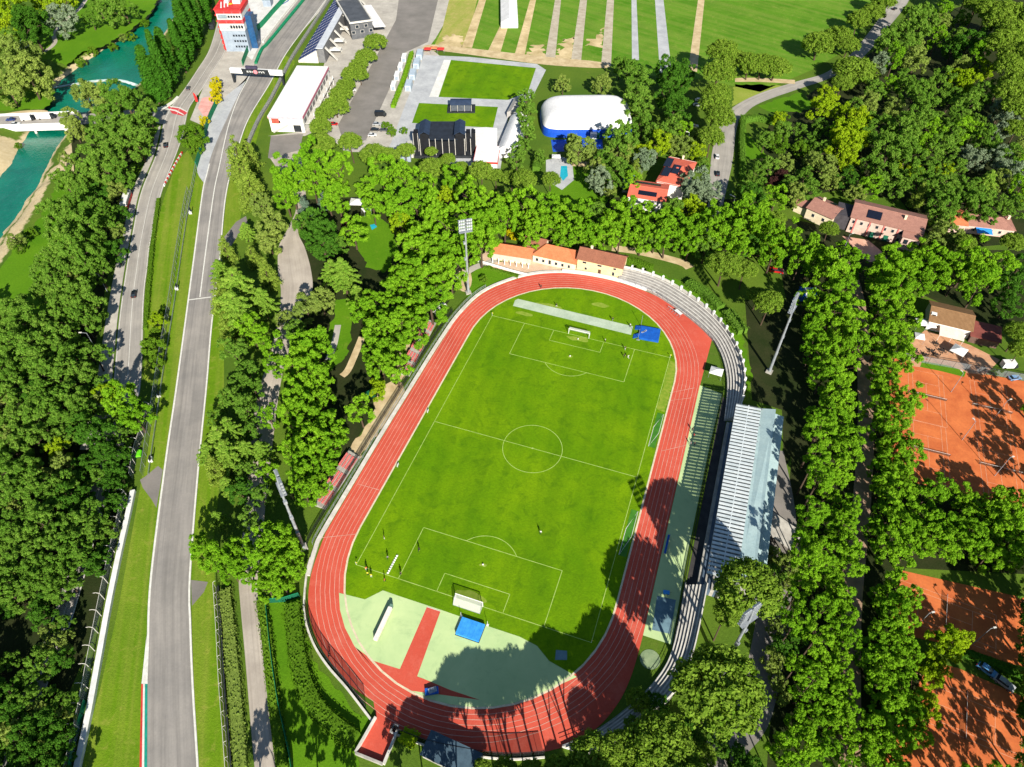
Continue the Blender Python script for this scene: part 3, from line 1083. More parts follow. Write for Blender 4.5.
# ---- covered grandstand
SLATW = plain('white roof sheet', (214, 220, 220), (190, 200, 202), .35, .6)
SLATC = glassy('clear roof sheet', (120, 126, 128), .72, .3)
PALEROOF = plain('pale mint roof sheet', (176, 198, 196), (158, 182, 184), .3, .6)
g = thing('grandstand', 'covered main grandstand with a white slatted roof east of the track', 'grandstand', (55.6, 0, 0))
Y0, Y1 = -31.0, 28.6
wmb, cmb = MB(), MB()
y, k = Y0, 0
while y < Y1 - .2:
    zf, zb = 10.7, 11.3
    wmb.slab((0, y, zf), (0, y + .72, zf), (7.3, y + .72, zb), (7.3, y, zb), .12)
    cmb.slab((0.02, y + .721, zf - .04), (0.02, y + 1.279, zf - .04), (7.29, y + 1.279, zb - .04), (7.29, y + .721, zb - .04), .03)
    y += 1.28
YE = y
wmb.box((3.65, (Y0 + YE) / 2, 11.06), (.25, YE - Y0, .06))
wmb.build('roof_slats', SLATW, g)
cmb.build('clear_roof_panels', SLATC, g)
MB().slab((7.32, Y0 - .3, 11.35), (7.32, YE + .3, 10.55), (11.4, YE + .3, 11.7), (11.4, Y0 - .3, 11.7), .15).build('solid_roof', PALEROOF, g)
MB().slab((11.5, Y0 - .3, 9.9), (11.5, YE + .3, 9.9), (14.3, YE + .3, 9.4), (14.3, Y0 - .3, 9.4), .15).build('lean_to_roof', PALEROOF, g)
mb = MB()
for yy in [Y0 + .3 + (YE - Y0 - .6) * i / 9 for i in range(10)]:
    mb.tube((7.6, yy, 0), (7.6, yy, 11.1), .22, .2, 8)
    mb.box((5.7, yy, 10.5), (11.2, .22, .35))
    mb.tube((7.6, yy, 7.0), (2.0, yy, 10.4), .1)
mb.box((0.1, (Y0 + YE) / 2, 10.45), (.25, YE - Y0, .3))
mb.build('roof_frame', STEEL, g)
mb = MB()
for i in range(9):
    mb.box((-.4 + i * .85, (Y0 + YE) / 2, (1.6 + i * .42) / 2), (.85, YE - Y0 - .4, 1.6 + i * .42), mi=i % 2)
mb.build('seating_tiers', [CONC, plain('blue grey seats', (88, 104, 120), (70, 86, 104), .6)], g)
MB().box((9.7, (Y0 + YE) / 2, 4.7), (3.6, YE - Y0 - .2, 9.4)).build('changing_block', CONC, g)
MB().box((13.0, (Y0 + YE) / 2, 4.6), (2.2, YE - Y0 - .2, 9.0)).build('corridor_block', plain('grey render', (150, 150, 146), (126, 126, 122), .4), g)
mb = MB()
mb.box((14.8, -6, 2), (1.2, 8, 4))
mb.slab((14.9, -10, 4.2), (14.9, -2, 4.2), (24, -4, 1.2), (24, -12, 1.2), .2)
mb.build('access_ramp', CONC, g)
fence('apron_fence', 'dark railing between the striped apron and the grandstand front', 'fence', [(51.9, 42), (51.5, 0), (51.8, -47)], 1.3, 3.0, NETB, DSTEEL, (.5, 1.0))

# ---- floodlights
LAMPG = plain('lamp glass', (226, 230, 232), (206, 212, 216), 1.0, .2, spec=.5)


def floodlight(x, y, label, H=30.5, turn=0):
    rz = atan2(-y, -x) - pi / 2 + radians(turn)
    r = thing('floodlight_tower', label, 'floodlight', (x, y, 0), rz, 'floodlight towers round the stadium')
    MB().box((0, 0, .3), (2.0, 2.0, .6)).build('foundation', CONC, r)
    MB().tube((0, 0, .6), (0, 0, H - 1), .5, .26, 12).build('mast', STEEL, r)
    mb = MB()
    for z in (8.5, 16, 23):
        mb.box((.55, 0, z), (.7, .9, .9))
    mb.build('junction_box', STEEL, r)
    mb = MB()
    mb.box((0, .3, H - 2.6), (4.8, 1.5, .12))
    for sx in (-2.3, 2.3):
        mb.tube((sx, .3, H - 2.6), (sx, .2, H + 2.4), .09)
    for z in (H - 1.4, H - .2, H + 1.0, H + 2.2):
        mb.box((0, .35, z), (5.0, .16, .16))
    mb.tube((0, 0, H - 1.2), (0, .3, H + 2.2), .2)
    mb.build('head_frame', STEEL, r)
    lm = MB().box((0, .22, 0), (.62, .5, .74), mi=0).box((0, .49, 0), (.54, .05, .64), mi=1)
    first = None
    for sx in (-2.05, -1.35, -.65, .65, 1.35, 2.05):
        for z in (H - 1.4, H - .2, H + 1.0, H + 2.2):
            if first is None:
                first = c = lm.build('lamp', [STEEL, LAMPG], r)
            else:
                c = first.copy()
                COL.objects.link(c)
            c.location = (sx, .42, z)
            c.rotation_euler = (radians(-24), 0, 0)


floodlight(-45.4, 62.1, 'tall grey floodlight mast at the north west corner of the track')
floodlight(65.5, 57.4, 'tall grey floodlight mast rising from dark shade north of the grandstand', 30.5, -55)
floodlight(-48.5, -53.2, 'tall grey floodlight mast among trees at the south west corner')
floodlight(63.9, -49.8, 'tall grey floodlight mast beside the big umbrella pines south of the grandstand')

# ---- football goals


def goal(y, s, label):
    r = thing('football_goal', label, 'goal', (0, y, 0), 0 if s > 0 else pi, 'football goals')
    for sx in (-3.72, 3.72):
        MB().tube((sx, 0, 0), (sx, 0, 2.5), .09, .09, 8).build('post', WPAINT, r)
    MB().tube((-3.8, 0, 2.5), (3.8, 0, 2.5), .09, .09, 8).build('crossbar', WPAINT, r)
    mb = MB()
    mb.quad((-3.7, 0, 2.44), (3.7, 0, 2.44), (3.7, 1.1, 2.4), (-3.7, 1.1, 2.4))
    mb.quad((-3.7, 1.1, 2.4), (3.7, 1.1, 2.4), (3.7, 2.1, .1), (-3.7, 2.1, .1))
    for sx in (-3.7, 3.7):
        mb.add([(sx, 0, 0.1), (sx, 0, 2.44), (sx, 1.1, 2.4), (sx, 2.1, .1)], [(0, 1, 2, 3)])
    mb.build('net', NETW, r)
    mb = MB()
    for sx in (-3.7, 3.7):
        mb.tube((sx, 0, 2.44), (sx, 1.1, 2.42), .04)
        mb.tube((sx, 1.1, 2.42), (sx, 2.1, .12), .04)
    mb.tube((-3.7, 2.1, .12), (3.7, 2.1, .12), .04)
    mb.build('net_frame', STEEL, r)


goal(53.07, 1, 'white football goal with net at the far north end of the pitch')
goal(-53.07, -1, 'white football goal with net at the south end beside the blue mat')
g0 = G(583, 334)

# ---- landing mats
BLUE = plain('blue vinyl', (64, 158, 232), (48, 138, 218), .9, .5)
DBLUE = plain('deep blue vinyl', (26, 96, 190), (22, 82, 168), .9, .5)
r = thing('high_jump_mat', 'bright blue high jump mat on the pale green area behind the south goal', 'mat', (3.0, -60, 0.09))
for i in range(3):
    MB().box((-2.05 + 2.05 * i, 0, .42), (2.02, 4.5, .8)).build('mat_block', BLUE, r)
mb = MB().box((0, 0, .85), (6.2, 4.6, .08))
for i in range(5):
    mb.box((-2.4 + i * 1.2, 0, .9), (.05, 4.5, .04))
mb.build('mat_cover', BLUE, r)
MB().box((0, 0, .03), (6.4, 4.8, .1)).build('mat_pallet', DSTEEL, r)
mb = MB()
for sx in (-3.6, 3.6):
    mb.tube((sx, 2.7, 0), (sx, 2.7, 2.2), .05)
    mb.box((sx, 2.7, .03), (.6, .6, .06))
mb.build('uprights', WPAINT, r)
r = thing('pole_vault_mat', 'blue pole vault landing mat with grey front pads at the north end', 'mat', (23.2, 61.9, 0.09), radians(4))
for i, (px_, py_) in enumerate(((-1.2, -1.6), (2.2, -1.6), (-1.2, 1.6), (2.2, 1.6))):
    MB().box((px_, py_, .42), (3.35, 3.15, .8)).build('mat_block', DBLUE, r)
for sy in (-1, 1):
    MB().slab((-5.0, sy * 2.4 - 1.1, .12), (-5.0, sy * 2.4 + 1.1, .12), (-2.95, sy * 1.9 + 1.0, .84), (-2.95, sy * 1.9 - 1.0, .84), .1).build('landing_pad', DBLUE, r)
MB().box((.4, 0, .86), (6.9, 6.4, .07)).build('mat_cover', DBLUE, r)
mb = MB()
for sy in (-1, 1):
    mb.tube((-3.2, sy * 3.6, 0), (-3.2, sy * 3.6, 5.2), .06)
    mb.box((-3.2, sy * 3.6, .1), (1.2, .5, .2))
mb.build('uprights', STEEL, r)
mb = MB()
for i in range(4):
    mb.box((-2.2 + .35 * i, -.3 + .4 * i, .93), (.9, .5, .06), .4 + .3 * i)
mb.build('pole_box_pad', plain('grey foam', (170, 176, 186), (150, 156, 168), .9), r)
# long covered rack on the pale green area
r = thing('equipment_trolley', 'long white covered equipment rack standing alone on the pale green area', 'rack', (-18.2, -66.0, .09), radians(1))
MB().box((0, 0, .95), (1.0, 8.9, .9)).build('cover', plain('white tarpaulin', (232, 220, 210), (214, 196, 186), .8), r)
MB().slab((-.52, -4.5, 1.42), (.52, -4.5, 1.42), (.52, 4.5, 1.44), (-.52, 4.5, 1.44), .06).build('lid', plain('white lid', (238, 228, 220), (224, 208, 200), 1.2), r)
mb = MB()
for yy in (-3.8, -1.3, 1.3, 3.8):
    for sx in (-.42, .42):
        mb.tube((sx, yy, 0), (sx, yy, .55), .05)
mb.build('legs', STEEL, r)
MB().box((0, 4.9, .8), (.7, .8, 1.3)).build('end_cabinet', plain('grey green cabinet', (110, 140, 124), (90, 120, 104)), r)


# ---- hurdles
def hurdle_at(x, y, rz, label, first=[]):
    if not first:
        r = thing('hurdle', label, 'hurdle', (x, y, .06), rz, 'white hurdles on the outer lane')
        MB().box((0, 0, .98), (1.2, .05, .16)).build('bar', WPAINT, r)
        mb = MB()
        for sx in (-.55, .55):
            mb.tube((sx, 0, 0), (sx, 0, .98), .03)
            mb.box((sx, -.35, .03), (.06, .8, .06))
        mb.build('frame', STEEL, r)
        first.append(r)
    else:
        dup(first[0], (x, y, .06), rz, label)


ordn = ['first', 'second', 'third', 'fourth', 'fifth', 'sixth', 'seventh', 'eighth', 'ninth', 'tenth', 'eleventh', 'twelfth', 'thirteenth', 'fourteenth', 'fifteenth', 'sixteenth', 'seventeenth', 'eighteenth', 'nineteenth', 'twentieth'] + ['twenty ' + q for q in 'first second third fourth fifth sixth seventh eighth ninth'.split()]
a, b = G(669, 309), G(679, 316)
for i in range(5):
    q = a.lerp(b, i / 4)
    hurdle_at(q.x, q.y, radians(-40), 'white hurdle on the north east bend, %s from the terrace end' % ordn[i])
for i, (px_, py_) in enumerate(((653, 291.5), (678, 314))):
    q = G(px_, py_)
    r = thing('timing_table', ('white table by the terrace near the yellow building', 'white table by the terrace beside the row of hurdles')[i], 'table', (q.x, q.y, .06), radians(-38))
    MB().box((0, 0, .95), (3.0, 1.3, .1)).build('table_top', WPAINT, r)
    mb = MB()
    for sx in (-1.3, 1.3):
        for sy in (-.5, .5):
            mb.tube((sx, sy, 0), (sx, sy, .92), .05)
    mb.build('legs', STEEL, r)


# ---- canopy tents
def gazebo(px_, py_, w, d, h, label, rz=0, roof=None, cat='tent', group=None):
    q = G(px_, py_)
    r = thing('canopy_tent', label, cat, (q.x, q.y, 0), rz, group)
    mb = MB()
    a, b = w / 2, d / 2
    c4 = [(-a, -b, h), (a, -b, h), (a, b, h), (-a, b, h)]
    mb.add(c4 + [(0, 0, h + min(w, d) * .22)], [(0, 1, 4), (1, 2, 4), (2, 3, 4), (3, 0, 4)])
    for i in range(4):
        p0, p1 = c4[i], c4[(i + 1) % 4]
        mb.add([p0, p1, (p1[0], p1[1], h - .3), (p0[0], p0[1], h - .3)], [(3, 2, 1, 0)])
    mb.build('canopy', roof or WPAINT, r)
    for sx in (-a + .08, a - .08):
        for sy in (-b + .08, b - .08):
            MB().tube((sx, sy, 0), (sx, sy, h), .05).build('leg', STEEL, r)
    return r


gazebo(715, 376, 4.2, 3.4, 2.5, 'white canopy tent on grass between the track and the terrace', radians(-4))

# ---- small red seat blocks west of the track
REDSEAT = plain('faded red seats', (214, 126, 120), (186, 98, 94), 1.3, .6)


def red_stand(pts, label):
    a, b = GS(pts)
    L = hypot(b[0] - a[0], b[1] - a[1])
    r = thing('red_seat_stand', label, 'stand', (a[0], a[1], 0), ang(a, b), 'red seat stands west of the track')
    mb = MB()
    for i in range(4):
        mb.box((L / 2, .5 + i * .95, (.35 + i * .4) / 2), (L + .6, .95, .35 + i * .4))
    mb.build('concrete_steps', CONC, r)
    for k in range(max(1, int(L / 5))):
        mb = MB()
        n = max(1, int(L / 5))
        x0, x1 = L * k / n + 1.0, L * (k + 1) / n - .9
        for i in range(4):
            j = 0
            x = x0
            while x < x1:
                mb.box((x, .55 + i * .95, .42 + i * .4 + .12), (.46, .5, .1))
                mb.box((x, .82 + i * .95, .42 + i * .4 + .35), (.46, .06, .4))
                x += .55
        mb.build('seat_block', REDSEAT, r)


red_stand('326,509 360,458', 'red seat stand on grey concrete steps above the south west mast')
red_stand('410,376 436,324', 'red seat stand half hidden by trees near the north west mast')
r = thing('white_shelter', 'small white roofed shelter by the north west end of the track', 'shelter', (G(440, 312).x, G(440, 312).y, 0), radians(52))
MB().slab((-2.6, -1.1, 2.5), (2.6, -1.1, 2.5), (2.6, 1.1, 2.9), (-2.6, 1.1, 2.9), .1).build('roof', WPAINT, r)
MB().box((0, .95, 1.3), (5, .1, 2.4)).build('parapet_wall', LCONC, r)
for sx in (-2.4, 2.4):
    MB().tube((sx, -.9, 0), (sx, -.9, 2.5), .05).build('post', STEEL, r)
q = G(376, 396)
MB().box((0, 0, 1.3), (1.4, 5.5, 2.6)).build('green_container', plain('green metal', (20, 110, 70), (16, 92, 58), .8), loc=(q.x - 1, q.y, 0)).rotation_euler = (0, 0, radians(-24))
tag(bpy.data.objects['green_container'], 'dark green metal container at the edge of the sandy yard', 'container')

# ---- blue bench and jump pit things on the apron
q = G(666.5, 545)
r = thing('long_bench', 'long blue bench along the apron in the pine shadow', 'bench', (q.x, q.y, .06), 0)
MB().box((0, 0, .48), (.5, 6.2, .08)).build('seat', DBLUE, r)
MB().box((.3, 0, .8), (.06, 6.2, .5)).build('backrest', DBLUE, r)
mb = MB()
for yy in (-2.6, 0, 2.6):
    mb.box((0, yy, .22), (.4, .1, .44))
mb.build('legs', STEEL, r)
q = G(666, 593.5)
r = thing('pit_trolley', 'small bright blue trolley at the edge of the dark jump pit', 'trolley', (q.x, q.y, .08), .2)
MB().box((0, 0, .55), (1.6, 1.0, .5)).build('tub', BLUE, r)
mb = MB()
for sx in (-.6, .6):
    for sy in (-.4, .4):
        mb.tube((sx, sy - .04, .18), (sx, sy + .04, .18), .18, .18, 8)
mb.tube((.8, 0, .6), (1.4, 0, 1.0), .04)
mb.build('wheels', DSTEEL, r)
# high jump apron trolley in the shade by the bottom lanes
q = G(432, 692)
r = thing('cover_trolley', 'folded blue and grey covers on a trolley in tree shade by the red apron', 'trolley', (q.x, q.y, .1), .5)
MB().box((0, 0, .5), (3.2, 1.6, .5)).build('folded_cover', DBLUE, r)
MB().box((.2, .1, .85), (2.0, 1.2, .22), .2).build('top_cover', plain('grey tarpaulin', (150, 160, 170), (120, 130, 142), 1.2), r)
mb = MB()
for sx in (-1.2, 1.2):
    mb.tube((sx, -.7, .15), (sx, .7, .15), .15, .15, 8)
mb.build('wheels', DSTEEL, r)
# dark roofed shed at the south edge of the track
q = G(452, 758)
r = thing('storage_shed', 'low shed with a blue grey metal roof in shade south of the track', 'shed', (q.x, q.y, 0), radians(-4))
MB().box((0, 0, 1.2), (12, 5, 2.4)).build('walls', CONC, r)
MB().slab((-6.4, -2.8, 2.6), (6.4, -2.8, 2.6), (6.4, 2.8, 3.0), (-6.4, 2.8, 3.0), .12).build('roof', plain('blue grey sheet roof', (70, 92, 106), (54, 74, 88), .6), r)


# ---- people
def body_mesh(kind):
    """one continuous skinned body; kind = stand, walk, run"""
    sw = {'stand': .06, 'walk': .22, 'run': .38}[kind]
    V = {'pelvis': (0, 0, .95), 'belly': (0, .01, 1.12), 'chest': (0, .02, 1.36), 'neck': (0, .02, 1.52), 'jaw': (0, .04, 1.6), 'head': (0, .03, 1.7), 'crown': (0, .02, 1.77)}
    R = {'pelvis': .15, 'belly': .135, 'chest': .16, 'neck': .055, 'jaw': .085, 'head': .105, 'crown': .07}
    E = [('pelvis', 'belly'), ('belly', 'chest'), ('chest', 'neck'), ('neck', 'jaw'), ('jaw', 'head'), ('head', 'crown')]
    for s, nm in ((-1, 'l'), (1, 'r')):
        f = sw * s
        for k, p_, r_ in (('hip', (s * .1, 0, .9), .1), ('knee', (s * .11, f * .6 + .02, .5), .065), ('ankle', (s * .11, f, .1 + max(0, -f) * .5), .045), ('toe', (s * .13, f + .16, .05 + max(0, -f) * .4), .035),
                          ('shoulder', (s * .19, .01, 1.43), .07), ('elbow', (s * .26, -f * .5, 1.15), .045), ('wrist', (s * .27, -f * .9 + .12 * (kind == 'run'), .92 + .18 * (kind == 'run')), .032), ('palm', (s * .27, -f * .95 + .05, .84 + .2 * (kind == 'run')), .035)):
            V[k + nm], R[k + nm] = p_, r_
        E += [('pelvis', 'hip' + nm), ('hip' + nm, 'knee' + nm), ('knee' + nm, 'ankle' + nm), ('ankle' + nm, 'toe' + nm), ('chest', 'shoulder' + nm), ('shoulder' + nm, 'elbow' + nm), ('elbow' + nm, 'wrist' + nm), ('wrist' + nm, 'palm' + nm)]
    ks = list(V)
    me = bpy.data.meshes.new('body')
    me.from_pydata([V[k] for k in ks], [(ks.index(a), ks.index(b)) for a, b in E], [])
    o = bpy.data.objects.new('tmp_body', me)
    COL.objects.link(o)
    o.modifiers.new('skin', 'SKIN')
    for i, k in enumerate(ks):
        me.skin_vertices[0].data[i].radius = (R[k], R[k])
    me.skin_vertices[0].data[0].use_root = True
    o.modifiers.new('sub', 'SUBSURF').levels = 1
    dg = bpy.context.evaluated_depsgraph_get()
    out = bpy.data.meshes.new_from_object(o.evaluated_get(dg))
    bpy.data.objects.remove(o)
    return out


BODY = {k: body_mesh(k) for k in ('stand', 'walk', 'run')}
SKIN = plain('skin', (196, 142, 112), (180, 126, 98), 4)
HAIR = plain('dark hair', (40, 30, 24), (28, 22, 18), 6)


def person(px_, py_, kind, top, legs, label, rz=0.0, z=.1):
    q = G(px_, py_, z)
    me = BODY[kind].copy()
    key = []
    for nm, c in (('skin', None), ('t', top), ('l', legs)):
        key.append(SKIN if c is None else plain('cloth %d %d %d' % c, c, tuple(int(x * .8) for x in c), 5))
    key.append(plain('shoes', (40, 40, 44), (30, 30, 32), 5))
    for m_ in key:
        me.materials.append(m_)
    for f in me.polygons:
        c = f.center
        f.material_index = 0 if c.z > 1.5 else 3 if c.z < .12 else 2 if c.z < 1.02 and abs(c.x) < .23 else 1 if (c.z > 1.15 or abs(c.x) < .23) else 0
        f.use_smooth = True
    o = link('person', me, None, q)
    o.location.z = z
    o.rotation_euler = (0, 0, rz)
    o.scale = (1.06, 1.06, 1.06)
    tag(o, label, 'person', 'people at the stadium')
    h = MB()
    for i in range(4):
        a = i * pi / 6
        for j in range(8):
            pass
    mb = MB()
    rings = []
    for i in range(4):
        a = i * pi / 6.4
        rings.append([(.125 * cos(a) * cos(2 * pi * j / 8), .02 + .13 * cos(a) * sin(2 * pi * j / 8), 1.69 + .13 * sin(a)) for j in range(8)])
    vs = [v_ for rr_ in rings for v_ in rr_]
    fs = [(8 * i + j, 8 * i + (j + 1) % 8, 8 * i + 8 + (j + 1) % 8, 8 * i + 8 + j) for i in range(3) for j in range(8)] + [tuple(range(24, 32))]
    mb.add(vs, fs)
    mb.build('hair', HAIR, o)


DK, WH, YE, OR, RD, GY, BL = (30, 34, 44), (220, 220, 216), (214, 206, 40), (222, 120, 40), (190, 40, 44), (120, 124, 130), (40, 70, 150)
PEOPLE = [
    (384.5, 539, 'stand', DK, WH, 'player in dark top near the south west corner, farthest up the sideline'),
    (388, 559.3, 'walk', GY, DK, 'player in grey top between the corner flag and the row of cones'),
    (366.5, 570, 'stand', OR, WH, 'player in orange bib closest to the south west corner flag'),
    (368, 575.3, 'stand', YE, DK, 'player in yellow bib just below the south west corner flag'),
    (371.5, 577, 'stand', YE, WH, 'second player in yellow bib right of the corner flag, white shorts'),
    (385, 581.5, 'walk', OR, DK, 'player in orange top on the goal line below the cones'),
    (401, 575.3, 'walk', DK, DK, 'player in dark kit at the corner of the south penalty area'),
    (419.3, 551, 'run', DK, DK, 'player in dark kit running inside the south penalty area'),
    (540.5, 534, 'run', WH, DK, 'player in white top running alone in the middle of the south half'),
    (556.5, 307, 'walk', DK, WH, 'person walking along the north edge of the pole vault runway'),
    (541, 288.5, 'run', DK, DK, 'runner in dark kit on the north bend of the red track'),
    (612.5, 321, 'run', DK, GY, 'athlete in dark top on the pole vault runway'),
    (630, 327, 'stand', WH, DK, 'coach in white top beside the pole vault mat'),
    (605, 342, 'stand', WH, DK, 'player in white top right of the north goal'),
    (625, 350, 'walk', DK, WH, 'player in dark top at the north goal line below the blue mat'),
    (628, 358.5, 'run', WH, WH, 'player in all white inside the north penalty area corner'),
    (624, 357.5, 'walk', DK, DK, 'player in dark kit next to the all white player, north penalty area'),
    (329.7, 657, 'walk', DK, DK, 'runner in dark kit alone on the south west bend of the track'),
    (692, 431, 'stand', DK, DK, 'spectator in dark clothes on the striped apron, nearest the terrace'),
    (693.5, 437, 'stand', RD, DK, 'spectator in red top on the striped apron'),
    (690, 445, 'walk', GY, GY, 'person in grey walking at the track edge of the striped apron'),
    (694, 446, 'stand', DK, GY, 'spectator in dark top and grey trousers on the striped apron'),
    (576, 735, 'stand', DK, DK, 'person in dark clothes by the fence of the shaded south bend'),
    (582, 731, 'walk', GY, DK, 'person in grey top by the fence of the shaded south bend'),
]
for i, a in enumerate(PEOPLE):
    person(a[0], a[1], a[2], a[3], a[4], a[5], random.uniform(0, 6.28), .1)

# cones, corner flags, balls
CONEM = plain('white cone plastic', (232, 232, 226), (216, 216, 210), 3)
a, b = G(388, 573), G(397, 556)
prev = None
for i in range(9):
    q = a.lerp(b, i / 8)
    if prev is None:
        mb = MB().tube((0, 0, .02), (0, 0, .4), .22, .05, 8).box((0, 0, .02), (.55, .55, .04))
        prev = o = mb.build('training_cone', CONEM)
    else:
        o = prev.copy()
        COL.objects.link(o)
    o.location = (q.x, q.y, .09)
    tag(o, 'white training cone in the row by the penalty area, %s from the goal line' % ordn[i], 'cone', 'white training cones in a row')
for i, (x_, y_) in enumerate(((-HX, -HY), (HX, -HY), (-HX, HY), (HX, HY))):
    lb = ('corner flag at the south west corner near the players', 'corner flag at the shaded south east corner', 'corner flag at the north west corner under the mast', 'corner flag at the north east corner by the tent')[i]
    r = thing('corner_flag', lb, 'flag', (x_, y_, .08), 0, 'corner flags of the pitch')
    MB().tube((0, 0, 0), (0, 0, 1.5), .04).build('pole', WPAINT, r)
    MB().box((.22, 0, 1.32), (.42, .03, .32)).build('flag_cloth', plain('yellow flag', (230, 210, 60), (214, 196, 50), 2), r)
for i, (px_, py_, lb) in enumerate(((483, 565, 'white ball near the south penalty spot'), (570, 356.5, 'white ball near the north penalty spot'), (578, 339.5, 'white ball on the worn patch before the north goal'))):
    q = G(px_, py_)
    bm = bmesh.new()
    bmesh.ops.create_icosphere(bm, subdivisions=2, radius=.24)
    me = bpy.data.meshes.new('football')
    bm.to_mesh(me)
    bm.free()
    me.materials.append(CONEM)
    o = link('football', me, None, (q.x, q.y, .33))
    tag(o, lb, 'ball', 'footballs on the pitch')
# benches for teams by the west line: two small white dugout frames
for i, (px_, py_) in enumerate(((428, 412), (398, 466))):
    q = G(px_, py_)
    r = thing('line_marker_board', ('white marker board beside the halfway line, west side', 'white marker board beside the west kerb south of halfway')[i], 'board', (q.x, q.y, .09), .1)
    MB().box((0, 0, .5), (.12, 1.2, .7)).build('board', WPAINT, r)
    mb = MB()
    for sy in (-.4, .4):
        mb.box((0, sy, .1), (.4, .06, .2))
    mb.build('foot_frame', STEEL, r)
